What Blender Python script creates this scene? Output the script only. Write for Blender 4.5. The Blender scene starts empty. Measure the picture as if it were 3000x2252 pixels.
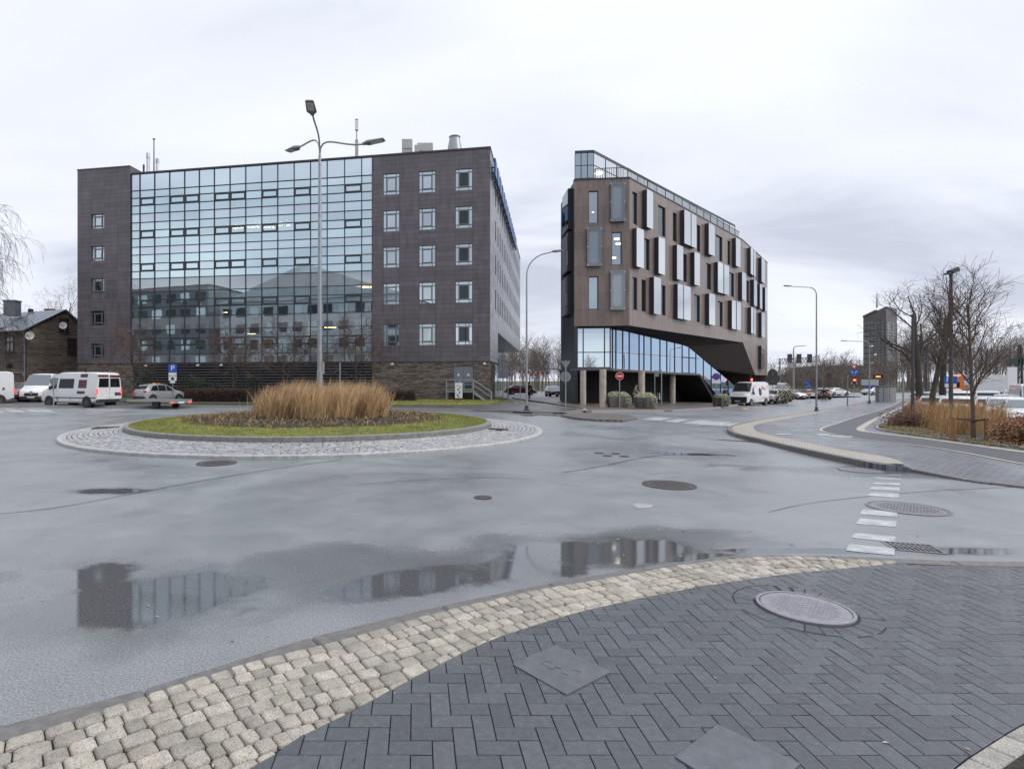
import bpy, bmesh, math, random
import numpy as np
from mathutils import Vector, Matrix
random.seed(7)
R = math.radians
sc = bpy.context.scene
COL = sc.collection
# ------------------------------------------------------------------ camera
F, CX, HY, H = 1650.0, 1220.0, 1115.0, 1.67      # focal length, principal column, horizon row (3000 px wide frame), eye height
cd = bpy.data.cameras.new('camera'); cam = bpy.data.objects.new('camera', cd); COL.objects.link(cam)
cd.sensor_fit = 'HORIZONTAL'; cd.sensor_width = 36.0; cd.lens = F/3000*36
cd.shift_x = (1500-CX)/3000; cd.shift_y = -(1126-HY)/3000
cd.clip_start = 0.05; cd.clip_end = 6000
cam.location = (0, 0, H); cam.rotation_euler = (R(90), 0, 0)
sc.camera = cam
# ------------------------------------------------------------------ world: closed grey cloud over a daylight sky
SUN_EL, SUN_AZ = R(38), R(102)
w = bpy.data.worlds.new('World'); sc.world = w; w.use_nodes = True
nt = w.node_tree; nt.nodes.clear()
def wn(t, **k):
    n = nt.nodes.new(t)
    for a, b in k.items(): setattr(n, a, b)
    return n
L = nt.links.new
out = wn('ShaderNodeOutputWorld'); bg = wn('ShaderNodeBackground'); L(bg.outputs[0], out.inputs[0])
sky = wn('ShaderNodeTexSky', sky_type='NISHITA'); sky.sun_disc = False
sky.sun_elevation = SUN_EL; sky.sun_rotation = SUN_AZ
tc = wn('ShaderNodeTexCoord'); sep = wn('ShaderNodeSeparateXYZ'); L(tc.outputs['Generated'], sep.inputs[0])
mx = wn('ShaderNodeMath', operation='MAXIMUM'); L(sep.outputs[2], mx.inputs[0]); mx.inputs[1].default_value = 0.0
ad = wn('ShaderNodeMath', operation='ADD'); L(mx.outputs[0], ad.inputs[0]); ad.inputs[1].default_value = 0.22
dx = wn('ShaderNodeMath', operation='DIVIDE'); L(sep.outputs[0], dx.inputs[0]); L(ad.outputs[0], dx.inputs[1])
dy = wn('ShaderNodeMath', operation='DIVIDE'); L(sep.outputs[1], dy.inputs[0]); L(ad.outputs[0], dy.inputs[1])
cb = wn('ShaderNodeCombineXYZ'); L(dx.outputs[0], cb.inputs[0]); L(dy.outputs[0], cb.inputs[1]); cb.inputs[2].default_value = 3.7
mp = wn('ShaderNodeMapping'); L(cb.outputs[0], mp.inputs[0]); mp.inputs['Rotation'].default_value = (0, 0, R(28)); mp.inputs['Scale'].default_value = (0.55, 1.25, 1)
n1 = wn('ShaderNodeTexNoise'); n1.inputs['Scale'].default_value = 0.9; n1.inputs['Detail'].default_value = 7; n1.inputs['Roughness'].default_value = 0.52; n1.inputs['Distortion'].default_value = 0.5
L(mp.outputs[0], n1.inputs['Vector'])
rp = wn('ShaderNodeValToRGB'); L(n1.outputs[0], rp.inputs[0])
e = rp.color_ramp.elements
e[0].position = 0.36; e[0].color = (0.53, 0.56, 0.66, 1)
e[1].position = 0.66; e[1].color = (0.86, 0.885, 0.95, 1)
m = rp.color_ramp.elements.new(0.49); m.color = (0.755, 0.785, 0.87, 1)
sm = wn('ShaderNodeVectorMath', operation='SCALE'); L(sky.outputs[0], sm.inputs[0]); sm.inputs['Scale'].default_value = 0.10
mixw = wn('ShaderNodeMix', data_type='RGBA'); mixw.inputs['Factor'].default_value = 0.93
L(sm.outputs[0], mixw.inputs['A']); L(rp.outputs[0], mixw.inputs['B'])
zr = wn('ShaderNodeMapRange', interpolation_type='SMOOTHSTEP'); L(sep.outputs[2], zr.inputs[0])   # overcast skies are brightest overhead
for i_, v_ in enumerate((0.5, 1.0, 0.96, 1.8)): zr.inputs[1+i_].default_value = v_
L(mixw.outputs['Result'], bg.inputs[0]); L(zr.outputs[0], bg.inputs[1])
# ------------------------------------------------------------------ the soft sun behind the cloud
sl = bpy.data.lights.new('sun', 'SUN'); sl.energy = 1.4; sl.angle = R(35); sl.color = (1, 0.985, 0.97)
so = bpy.data.objects.new('sun', sl); COL.objects.link(so)
sd = Vector((math.sin(SUN_AZ)*math.cos(SUN_EL), math.cos(SUN_AZ)*math.cos(SUN_EL), math.sin(SUN_EL)))
so.rotation_euler = sd.to_track_quat('Z', 'Y').to_euler()
vs = sc.view_settings; vs.view_transform = 'Standard'; vs.look = 'None'; vs.exposure = 0.33; vs.gamma = 1.0; vs.use_curve_mapping = False
sc.cycles.use_denoising = True
sc.cycles.max_bounces = 6; sc.cycles.transparent_max_bounces = 10; sc.cycles.glossy_bounces = 4
sc.cycles.caustics_reflective = False; sc.cycles.caustics_refractive = False

# ------------------------------------------------------------------ ground height, pixel <-> ground
def g(X, Y):
    t = min(max((Y-8)/20, 0), 1); t = t*t*(3-2*t)
    return -0.027*min(max(X-4.6, 0), 36)*t
def unp(px, py, off=0.0):
    Y = 20.0
    for _ in range(60):
        X = (px-CX)/F*Y
        Yn = F*(H-g(X, Y)-off)/(py-HY)
        Y = 0.5*Y+0.5*min(Yn, 900)
    X = (px-CX)/F*Y
    return Vector((X, Y, g(X, Y)+off))
def gp(px, Y, off=0.0):
    X = (px-CX)/F*Y
    return Vector((X, Y, g(X, Y)+off))
def at(px, py, Y): return Vector(((px-CX)/F*Y, Y, H-(py-HY)/F*Y))
def zat(py, Y): return H-(py-HY)/F*Y
ROAD = -0.12

# ------------------------------------------------------------------ materials
MATS = {}
def mat(name, col, rough=0.6, metal=0.0, var=0.0, vscale=3.0, bump=0.0, bscale=40.0, spec=0.5, emit=None, estr=0, coat=0, col2=None, stretch=None, island=0.0, rvar=0.0, detail=5):
    if name in MATS: return MATS[name]
    m = bpy.data.materials.new(name); m.use_nodes = True
    t = m.node_tree; N = t.nodes; K = t.links.new
    b = N['Principled BSDF']
    b.inputs['Base Color'].default_value = (*col, 1); b.inputs['Roughness'].default_value = rough; b.inputs['Metallic'].default_value = metal
    b.inputs['Specular IOR Level'].default_value = spec; b.inputs['Coat Weight'].default_value = coat; b.inputs['Coat Roughness'].default_value = 0.05
    if emit: b.inputs['Emission Color'].default_value = (*emit, 1); b.inputs['Emission Strength'].default_value = estr
    vec = None
    if var or bump or rvar or col2:
        tcn = N.new('ShaderNodeTexCoord'); vec = tcn.outputs['Object']
        if stretch:
            mpn = N.new('ShaderNodeMapping'); mpn.inputs['Scale'].default_value = stretch; K(vec, mpn.inputs[0]); vec = mpn.outputs[0]
    src = None
    if var or col2 or rvar:
        nz = N.new('ShaderNodeTexNoise'); nz.inputs['Scale'].default_value = vscale; nz.inputs['Detail'].default_value = detail; nz.inputs['Roughness'].default_value = 0.62; K(vec, nz.inputs['Vector'])
        if var or col2:
            r = N.new('ShaderNodeValToRGB'); K(nz.outputs[0], r.inputs[0])
            c2 = col2 if col2 else tuple(min(1, c*(1+var)) for c in col)
            c1 = col if col2 else tuple(c*(1-var) for c in col)
            r.color_ramp.elements[0].position = 0.32; r.color_ramp.elements[0].color = (*c1, 1)
            r.color_ramp.elements[1].position = 0.68; r.color_ramp.elements[1].color = (*c2, 1)
            src = r.outputs[0]
        if rvar:
            mr = N.new('ShaderNodeMapRange'); K(nz.outputs[0], mr.inputs[0])
            mr.inputs[1].default_value = 0.3; mr.inputs[2].default_value = 0.7; mr.inputs[3].default_value = max(0.02, rough-rvar); mr.inputs[4].default_value = rough+rvar
            K(mr.outputs[0], b.inputs['Roughness'])
    if island:
        oi = N.new('ShaderNodeObjectInfo'); ge = N.new('ShaderNodeNewGeometry')
        a = N.new('ShaderNodeMath'); a.operation = 'ADD'; K(oi.outputs['Random'], a.inputs[0]); K(ge.outputs['Random Per Island'], a.inputs[1])
        fr = N.new('ShaderNodeMath'); fr.operation = 'FRACT'; K(a.outputs[0], fr.inputs[0])
        mr = N.new('ShaderNodeMapRange'); K(fr.outputs[0], mr.inputs[0]); mr.inputs[3].default_value = 1-island; mr.inputs[4].default_value = 1+island
        hs = N.new('ShaderNodeHueSaturation'); K(mr.outputs[0], hs.inputs['Value'])
        if src: K(src, hs.inputs['Color'])
        else: hs.inputs['Color'].default_value = (*col, 1)
        src = hs.outputs[0]
    if src: K(src, b.inputs['Base Color'])
    if bump:
        nb = N.new('ShaderNodeTexNoise'); nb.inputs['Scale'].default_value = bscale; nb.inputs['Detail'].default_value = 4; K(vec, nb.inputs['Vector'])
        bp = N.new('ShaderNodeBump'); bp.inputs['Strength'].default_value = bump; bp.inputs['Distance'].default_value = 0.02
        K(nb.outputs[0], bp.inputs['Height']); K(bp.outputs[0], b.inputs['Normal'])
    MATS[name] = m
    return m
def glassmat(name, tint, body, refl, rough=0.01, see=False, wav=0.0, wscale=0.6, vary=0.0):
    """window glass: mirror coat over a dark (or see-through) body"""
    if name in MATS: return MATS[name]
    m = bpy.data.materials.new(name); m.use_nodes = True
    t = m.node_tree; N = t.nodes; K = t.links.new
    for n in list(N):
        if n.type == 'BSDF_PRINCIPLED': N.remove(n)
    o = N['Material Output']
    gl = N.new('ShaderNodeBsdfGlossy'); gl.inputs[0].default_value = (*tint, 1); gl.inputs['Roughness'].default_value = rough
    bd = N.new('ShaderNodeBsdfTransparent' if see else 'ShaderNodeBsdfDiffuse'); bd.inputs[0].default_value = (*body, 1)
    mx = N.new('ShaderNodeMixShader'); K(bd.outputs[0], mx.inputs[1]); K(gl.outputs[0], mx.inputs[2])
    fr = N.new('ShaderNodeLayerWeight'); pw = N.new('ShaderNodeMath'); pw.operation = 'POWER'; K(fr.outputs['Facing'], pw.inputs[0]); pw.inputs[1].default_value = 4.0
    mr = N.new('ShaderNodeMapRange'); K(pw.outputs[0], mr.inputs[0]); mr.inputs[3].default_value = refl; mr.inputs[4].default_value = 1.0
    K(mr.outputs[0], mx.inputs[0]); K(mx.outputs[0], o.inputs[0])
    if vary:      # every pane its own slight tint
        ob = N.new('ShaderNodeObjectInfo'); m2 = N.new('ShaderNodeMapRange'); K(ob.outputs['Random'], m2.inputs[0]); m2.inputs[3].default_value = 1-vary; m2.inputs[4].default_value = 1.0
        sc_ = N.new('ShaderNodeVectorMath'); sc_.operation = 'SCALE'; sc_.inputs[0].default_value = tint; K(m2.outputs[0], sc_.inputs['Scale']); K(sc_.outputs[0], gl.inputs[0])
    if wav:
        tcn = N.new('ShaderNodeTexCoord'); nb = N.new('ShaderNodeTexNoise'); nb.inputs['Scale'].default_value = wscale; nb.inputs['Detail'].default_value = 1.5
        ge = N.new('ShaderNodeNewGeometry'); oi = N.new('ShaderNodeObjectInfo')
        aa = N.new('ShaderNodeVectorMath'); K(ge.outputs['Position'], aa.inputs[0])
        cc = N.new('ShaderNodeCombineXYZ')
        mm = N.new('ShaderNodeMath'); mm.operation = 'MULTIPLY'; K(oi.outputs['Random'], mm.inputs[0]); mm.inputs[1].default_value = 3
        K(mm.outputs[0], cc.inputs[0]); K(cc.outputs[0], aa.inputs[1])
        K(aa.outputs[0], nb.inputs['Vector'])
        bp = N.new('ShaderNodeBump'); bp.inputs['Strength'].default_value = wav; bp.inputs['Distance'].default_value = 0.05
        K(nb.outputs[0], bp.inputs['Height']); K(bp.outputs[0], gl.inputs['Normal'])
    MATS[name] = m
    return m

# ------------------------------------------------------------------ mesh building
class MB:
    def __init__(s): s.v = []; s.f = []; s.m = []
    def add(s, vs, fs, mi=0):
        o = len(s.v); s.v.extend([tuple(p) for p in vs])
        for f in fs: s.f.append(tuple(i+o for i in f)); s.m.append(mi)
        return s
    def box(s, x0, x1, y0, y1, z0, z1, mi=0):
        return s.add([(x0,y0,z0),(x1,y0,z0),(x1,y1,z0),(x0,y1,z0),(x0,y0,z1),(x1,y0,z1),(x1,y1,z1),(x0,y1,z1)],
                     [(3,2,1,0),(4,5,6,7),(0,1,5,4),(1,2,6,5),(2,3,7,6),(3,0,4,7)], mi)
    def obox(s, c, a, b, d, mi=0):
        c, a, b, d = map(Vector, (c, a, b, d))
        P = [c+i*a+j*b+k*d for k in (-1, 1) for i, j in ((-1,-1),(1,-1),(1,1),(-1,1))]
        fs = [(3,2,1,0),(4,5,6,7),(0,1,5,4),(1,2,6,5),(2,3,7,6),(3,0,4,7)]
        if a.cross(b).dot(d) < 0: fs = [f[::-1] for f in fs]
        return s.add(P, fs, mi)
    def prism(s, bot, top, mi=0):
        n = len(bot); fs = [tuple(range(n-1, -1, -1)), tuple(range(n, 2*n))]
        fs += [(i, (i+1) % n, n+(i+1) % n, n+i) for i in range(n)]
        return s.add(list(bot)+list(top), fs, mi)
    def bar(s, p, q, w, h=None, up=(0, 0, 1), mi=0):
        p, q = Vector(p), Vector(q); d = (q-p); l = d.length
        if l < 1e-6: return s
        d /= l; u = Vector(up)
        if abs(d.dot(u)) > 0.97: u = Vector((0, 1, 0))
        a = d.cross(u).normalized(); b = a.cross(d)
        return s.obox((p+q)/2, d*l/2, a*w/2, b*(h or w)/2, mi)
    def tube(s, pts, rad, n=8, caps=True, mi=0):
        pts = [Vector(p) for p in pts]
        if not hasattr(rad, '__len__'): rad = [rad]*len(pts)
        vs = []; fs = []; prev = None
        for i, p in enumerate(pts):
            d = (pts[min(i+1, len(pts)-1)]-pts[max(i-1, 0)])
            d = d.normalized() if d.length > 1e-9 else Vector((0, 0, 1))
            if prev is None:
                a = d.orthogonal().normalized()
            else:
                a = prev-d*prev.dot(d)
                a = a.normalized() if a.length > 1e-6 else d.orthogonal().normalized()
            prev = a; b = d.cross(a)
            for k in range(n):
                t = 2*math.pi*k/n; vs.append(p+(a*math.cos(t)+b*math.sin(t))*rad[i])
        for i in range(len(pts)-1):
            for k in range(n):
                fs.append((i*n+k, i*n+(k+1) % n, (i+1)*n+(k+1) % n, (i+1)*n+k))
        if caps: fs.append(tuple(range(n-1, -1, -1))); fs.append(tuple((len(pts)-1)*n+k for k in range(n)))
        return s.add(vs, fs, mi)
    def lathe(s, prof, n=16, c=(0, 0, 0), axis='z', mi=0, caps=True):
        vs = []; fs = []
        for r, z in prof:
            for k in range(n):
                t = 2*math.pi*k/n; x, y = r*math.cos(t), r*math.sin(t)
                p = (x, y, z) if axis == 'z' else ((x, z, -y) if axis == 'y' else (z, x, y))
                vs.append((p[0]+c[0], p[1]+c[1], p[2]+c[2]))
        for i in range(len(prof)-1):
            for k in range(n): fs.append((i*n+k, i*n+(k+1) % n, (i+1)*n+(k+1) % n, (i+1)*n+k))
        if caps:
            if prof[0][0] > 1e-6: fs.append(tuple(range(n-1, -1, -1)))
            if prof[-1][0] > 1e-6: fs.append(tuple((len(prof)-1)*n+k for k in range(n)))
        return s.add(vs, fs, mi)
    def ell(s, c, r, n=10, k=6, mi=0):
        prof = [(math.sin(math.pi*i/k), -math.cos(math.pi*i/k)) for i in range(k+1)]
        vs = []; fs = []
        for rr, z in prof:
            for j in range(n):
                t = 2*math.pi*j/n; vs.append((c[0]+r[0]*rr*math.cos(t), c[1]+r[1]*rr*math.sin(t), c[2]+r[2]*z))
        for i in range(k):
            for j in range(n): fs.append((i*n+j, i*n+(j+1) % n, (i+1)*n+(j+1) % n, (i+1)*n+j))
        return s.add(vs, fs, mi)
    def mesh(s, name, off=(0, 0, 0), smooth=None):
        me = bpy.data.meshes.new(name)
        ox, oy, oz = off
        me.from_pydata([(x-ox, y-oy, z-oz) for x, y, z in s.v], [], s.f)
        if any(s.m): me.polygons.foreach_set('material_index', s.m)
        if smooth is not None:
            me.polygons.foreach_set('use_smooth', [True]*len(me.polygons))
            me.set_sharp_from_angle(angle=R(smooth))
        me.update()
        return me
    def build(s, name, ms, parent=None, world=False, smooth=None, kind=None):
        off = parent.matrix_world.translation if (world and parent) else (0, 0, 0)
        if world and parent: off = WLOC[parent.name]
        return obj(name, s.mesh(name, off, smooth), ms, parent, kind)
WLOC = {}
def obj(name, me, ms, parent=None, kind=None):
    o = bpy.data.objects.new(name, me); COL.objects.link(o)
    if not isinstance(ms, (list, tuple)): ms = [ms]
    if not me.materials:
        for m in ms: me.materials.append(m)
    if parent: o.parent = parent
    if kind: o['kind'] = kind
    WLOC[o.name] = WLOC.get(parent.name, (0, 0, 0)) if parent else (0, 0, 0)
    return o
def tag(o, label, cat=None, group=None, kind=None):
    if label: o['label'] = label
    if cat: o['category'] = cat
    if group: o['group'] = group
    if kind: o['kind'] = kind
    return o
def thing(name, label, cat, loc=(0, 0, 0), rz=0.0, group=None):
    o = bpy.data.objects.new(name, None); COL.objects.link(o); o.empty_display_size = 0.2
    o.location = loc; o.rotation_euler = (0, 0, rz)
    WLOC[o.name] = tuple(loc)
    return tag(o, label, cat, group)
def copy_tree(o, parent=None):
    c = o.copy(); COL.objects.link(c); c.parent = parent
    for ch in o.children: copy_tree(ch, c)
    return c
def place(o, loc, rz, label=None, group=None):
    o.location = loc; o.rotation_euler = (0, 0, rz)
    if label: o['label'] = label
    if group: o['group'] = group
    return o
def textmesh(s, size, name='lettering', ext=0.002):
    cu = bpy.data.curves.new(name, 'FONT'); cu.body = s; cu.size = size; cu.align_x = 'CENTER'; cu.align_y = 'CENTER'; cu.extrude = ext; cu.resolution_u = 3
    o = bpy.data.objects.new(name, cu); COL.objects.link(o)
    bpy.context.view_layer.update()
    me = bpy.data.meshes.new_from_object(o.evaluated_get(bpy.context.evaluated_depsgraph_get()))
    bpy.data.objects.remove(o); bpy.data.curves.remove(cu); me.name = name
    return me
def lettering(s, size, parent, loc, right, up, m, width=None, name='lettering', bold=0):
    """flat letters: 'right' is the reading direction, 'up' the upright of the letters, in the parent's own space"""
    me = textmesh(s, size, name)
    r, u = Vector(right).normalized(), Vector(up).normalized(); n = r.cross(u)
    sx = 1.0
    if width:
        xs = [v.co.x for v in me.vertices]; sx = width/(max(xs)-min(xs))
    me.transform(Matrix(((r.x*sx, u.x, n.x, loc[0]), (r.y*sx, u.y, n.y, loc[1]), (r.z*sx, u.z, n.z, loc[2]), (0, 0, 0, 1))))
    return obj(name, me, m, parent)
# sheets that follow the ground
def sheet(name, poly, off, m, kind='structure', cell=2.0, parent=None, hole=None, label=None):
    bm = bmesh.new()
    vs = [bm.verts.new((p[0], p[1], 0)) for p in poly]
    f = bm.faces.new(vs)
    if f.normal.z < 0 or f.calc_area() and (f.normal_update() or f.normal.z < 0): f.normal_flip()
    bmesh.ops.triangulate(bm, faces=bm.faces[:])
    xs = [p[0] for p in poly]; ys = [p[1] for p in poly]
    for ax, lo, hi, a, b in ((0, min(xs), max(xs), -1, 42), (1, min(ys), max(ys), 7, 30)):
        c = math.ceil(max(lo, a)/cell)*cell
        while c < min(hi, b):
            co = [0, 0, 0]; no = [0, 0, 0]; co[ax] = c; no[ax] = 1
            bmesh.ops.bisect_plane(bm, geom=bm.verts[:]+bm.edges[:]+bm.faces[:], plane_co=co, plane_no=no)
            c += cell
    fo = off if callable(off) else (lambda x, y: off)
    for v in bm.verts: v.co.z = g(v.co.x, v.co.y)+fo(v.co.x, v.co.y)
    me = bpy.data.meshes.new(name); bm.to_mesh(me); bm.free()
    o = obj(name, me, m, parent)
    if kind and not parent: o['kind'] = kind
    if label: o['label'] = label
    return o
def slab(name, poly, z0, z1, m, kind='structure', parent=None, cell=2.0):
    """raised paving: top sheet plus its edge faces down to z0"""
    o = sheet(name, poly, z1, m, kind, cell, parent)
    bm = bmesh.new(); bm.from_mesh(o.data)
    es = [e for e in bm.edges if e.is_boundary]
    r = bmesh.ops.extrude_edge_only(bm, edges=es)
    for v in r['geom']:
        if isinstance(v, bmesh.types.BMVert): v.co.z = g(v.co.x, v.co.y)+z0
    bmesh.ops.recalc_face_normals(bm, faces=bm.faces[:])
    bm.to_mesh(o.data); bm.free()
    return o
def resample(pts, step):
    pts = [Vector((p[0], p[1], 0)) for p in pts]
    d = [0]
    for a, b in zip(pts, pts[1:]): d.append(d[-1]+(b-a).length)
    n = max(1, round(d[-1]/step)); res = []
    for i in range(n+1):
        t = d[-1]*i/n; k = 0
        while k < len(pts)-2 and d[k+1] < t: k += 1
        q = (t-d[k])/max(1e-9, d[k+1]-d[k]); res.append(pts[k].lerp(pts[k+1], q))
    return res
def catmull(pts, n=6):
    pts = [Vector((p[0], p[1])) for p in pts]; res = []
    for i in range(len(pts)-1):
        p0 = pts[max(i-1, 0)]; p1 = pts[i]; p2 = pts[i+1]; p3 = pts[min(i+2, len(pts)-1)]
        for k in range(n):
            t = k/n
            res.append(0.5*((2*p1)+(p2-p0)*t+(2*p0-5*p1+4*p2-p3)*t*t+(3*p1-p0-3*p2+p3)*t**3))
    res.append(pts[-1]); return [(p.x, p.y) for p in res]
def kerb(pts, parent, m, width=0.12, z0=-0.2, z1=0.004, piece=1.0, side=1, gap=0.006, name='kerb_stone'):
    """a line of kerb stones, each a piece of its own; side=1: the stones lie left of the line"""
    rs = resample(pts, piece); res = []; zf_ = z1 if callable(z1) else (lambda x, y: z1)
    for i, (a, b) in enumerate(zip(rs, rs[1:])):
        d = (b-a).normalized(); n0 = Vector((-d.y, d.x, 0))*side
        pa = (rs[i+1]-rs[i-1]).normalized() if i > 0 else d
        pb = (rs[i+2]-rs[i]).normalized() if i+2 < len(rs) else d
        na = Vector((-pa.y, pa.x, 0))*side; nb = Vector((-pb.y, pb.x, 0))*side
        a1, b1 = a+d*gap/2, b-d*gap/2
        q = [a1-na*.012, b1-nb*.012, b1+nb*width, a1+na*width]
        if side < 0: q = q[::-1]
        c = 0.012; mid = (q[0]+q[1]+q[2]+q[3])/4
        bot = [(p.x, p.y, g(p.x, p.y)+z0) for p in q]; up = [(p.x, p.y, g(p.x, p.y)+zf_(p.x, p.y)-c) for p in q]
        tp = []
        for p in q:
            v = mid-p; v = v/max(v.length, 1e-6); pp = p+v*c*1.2; tp.append((pp.x, pp.y, g(p.x, p.y)+zf_(p.x, p.y)))
        mb = MB(); mb.add(bot+up+tp, [(j, (j+1) % 4, 4+(j+1) % 4, 4+j) for j in range(4)]+[(4+j, 4+(j+1) % 4, 8+(j+1) % 4, 8+j) for j in range(4)]+[(8, 9, 10, 11)])
        res.append(mb.build(name, m, parent))
    return res
# ================================================================== GROUND
def asphalt():
    m = bpy.data.materials.new('wet_asphalt'); m.use_nodes = True
    t = m.node_tree; N = t.nodes; K = t.links.new; b = N['Principled BSDF']
    tcn = N.new('ShaderNodeTexCoord'); v = tcn.outputs['Object']
    def noise(s, d=3, dist=0, rough=0.5):
        n = N.new('ShaderNodeTexNoise'); n.inputs['Scale'].default_value = s; n.inputs['Detail'].default_value = d; n.inputs['Distortion'].default_value = dist; n.inputs['Roughness'].default_value = rough
        K(v, n.inputs['Vector']); return n.outputs[0]
    def math_(op, a, bb=None, clamp=False):
        n = N.new('ShaderNodeMath'); n.operation = op; n.use_clamp = clamp
        for i, q in enumerate((a, bb)):
            if q is None: continue
            if isinstance(q, (int, float)): n.inputs[i].default_value = q
            else: K(q, n.inputs[i])
        return n.outputs[0]
    def rng(a, f0, f1, t0, t1, smooth=False):
        n = N.new('ShaderNodeMapRange'); K(a, n.inputs[0])
        if smooth: n.interpolation_type = 'SMOOTHSTEP'
        for i, q in enumerate((f0, f1, t0, t1)): n.inputs[1+i].default_value = q
        return n.outputs[0]
    def mixf(fac, a, bb):
        n = N.new('ShaderNodeMix'); K(fac, n.inputs[0])
        for i, q in ((2, a), (3, bb)):
            if isinstance(q, (int, float)): n.inputs[i].default_value = q
            else: K(q, n.inputs[i])
        return n.outputs[0]
    grain = noise(75, 3, 0, 0.8); mid = noise(1.3, 5, 0.4, 0.6); big = noise(0.22, 4, 1.2, 0.55)
    # standing water: where the road dips
    pud = None
    for (x, y, rx, ry, rot) in PUDDLES:
        mp = N.new('ShaderNodeMapping'); mp.vector_type = 'TEXTURE'; K(v, mp.inputs[0])
        mp.inputs['Location'].default_value = (x, y, 0); mp.inputs['Rotation'].default_value = (0, 0, rot); mp.inputs['Scale'].default_value = (rx, ry, 1000)
        ln = N.new('ShaderNodeVectorMath'); ln.operation = 'LENGTH'; K(mp.outputs[0], ln.inputs[0])
        p = math_('SUBTRACT', 1.0, ln.outputs['Value'])
        pud = p if pud is None else math_('MAXIMUM', pud, p)
    damp = None
    for (x, y, rx, ry, rot) in DAMP:
        mp = N.new('ShaderNodeMapping'); mp.vector_type = 'TEXTURE'; K(v, mp.inputs[0])
        mp.inputs['Location'].default_value = (x, y, 0); mp.inputs['Rotation'].default_value = (0, 0, rot); mp.inputs['Scale'].default_value = (rx, ry, 1000)
        ln = N.new('ShaderNodeVectorMath'); ln.operation = 'LENGTH'; K(mp.outputs[0], ln.inputs[0])
        q_ = math_('SUBTRACT', 1.0, ln.outputs['Value'])
        damp = q_ if damp is None else math_('MAXIMUM', damp, q_)
    edge = noise(2.6, 5, 0.3, 0.6)
    pn = math_('ADD', pud, math_('MULTIPLY', math_('SUBTRACT', edge, 0.5), 1.3))
    p = rng(pn, 0.05, 0.40, 0, 1, True)
    shallow = rng(pn, -0.7, 0.25, 0, 1, True)
    wet0 = rng(big, 0.38, 0.62, 0, 1, True)
    film = rng(math_('ADD', damp, math_('MULTIPLY', math_('SUBTRACT', noise(0.9, 4, 0.6), 0.5), 1.6)), -0.05, 0.5, 0, 1, True)
    wet = math_('MAXIMUM', math_('MULTIPLY', wet0, 0.75), shallow)
    cr = N.new('ShaderNodeValToRGB'); K(grain, cr.inputs[0])
    cr.color_ramp.elements[0].position = 0.36; cr.color_ramp.elements[0].color = (0.075, 0.080, 0.087, 1)
    cr.color_ramp.elements[1].position = 0.66; cr.color_ramp.elements[1].color = (0.31, 0.322, 0.33, 1)
    dk = mixf(math_('MAXIMUM', film, math_('MULTIPLY', wet, 0.45)), 1.0, 0.58); dk2 = math_('MULTIPLY', dk, rng(mid, 0.3, 0.7, 0.86, 1.12))
    dk3 = mixf(p, dk2, 0.42)
    vm = N.new('ShaderNodeVectorMath'); vm.operation = 'SCALE'; K(cr.outputs[0], vm.inputs[0]); K(dk3, vm.inputs['Scale'])
    K(vm.outputs[0], b.inputs['Base Color'])
    r1 = mixf(wet, 0.42, 0.25); r2 = math_('ADD', r1, rng(mid, 0.3, 0.7, -0.04, 0.06)); r2 = mixf(film, r2, 0.12); r3 = mixf(p, r2, 0.012)
    K(r3, b.inputs['Roughness']); b.inputs['Specular IOR Level'].default_value = 1.0
    bp = N.new('ShaderNodeBump'); bp.inputs['Distance'].default_value = 0.004
    K(mixf(p, mixf(wet, 0.8, 0.4), 0.015), bp.inputs['Strength']); K(grain, bp.inputs['Height']); K(bp.outputs[0], b.inputs['Normal'])
    return m
def wpt(px, py, off=ROAD):
    p = unp(px, py, off); return p.x, p.y
PUDDLES = []; DAMP = []
for (px, py, rx, ry, rot) in ((1000, 1660, 2.3, 0.9, 0.3), (1850, 1595, 2.2, 0.8, 0.1), (380, 1770, 1.5, 0.9, .3), (2500, 1380, 3.0, 0.9, -.3)):
    x, y = wpt(px, py); DAMP.append((x, y, rx, ry, rot))
for (px, py, rx, ry, rot) in ((420, 1755, 1.15, 0.80, 0.25), (250, 1690, 0.6, 0.5, 0), (1560, 1668, 0.8, 0.42, 0.25), (1250, 1700, 1.15, 0.42, 0.40), (1790, 1615, 1.5, .62, .15), (2400, 1614, 1.7, 0.14, -0.02), (2850, 1615, 1.2, 0.16, 0.0),
                              (2700, 1378, 1.7, 0.42, -0.35), (330, 1438, 0.75, 0.26, 0.0), (0, 1690, 0.3, 0.22, 0), (1960, 1635, 1.1, 0.16, 0.2), (2230, 1295, 1.2, 0.3, -0.6), (1600, 1216, 2.0, 0.7, 0), (2120, 1250, 1.2, 0.35, -.2),
                              (2020, 1330, 1.2, 0.30, -0.2)):
    x, y = wpt(px, py); PUDDLES.append((x, y, rx, ry, rot))
M_road = asphalt()
M_earth = mat('far_grassland', (0.055, 0.06, 0.03), 0.9, var=0.35, vscale=0.3)
ground = sheet('ground', [(-1500, -400), (1800, -400), (1800, 3500), (-1500, 3500)], -0.5, M_earth, cell=4)
road = sheet('road', [(-95, -40), (170, -40), (170, 130), (-95, 130)], ROAD, M_road, cell=2)

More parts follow.
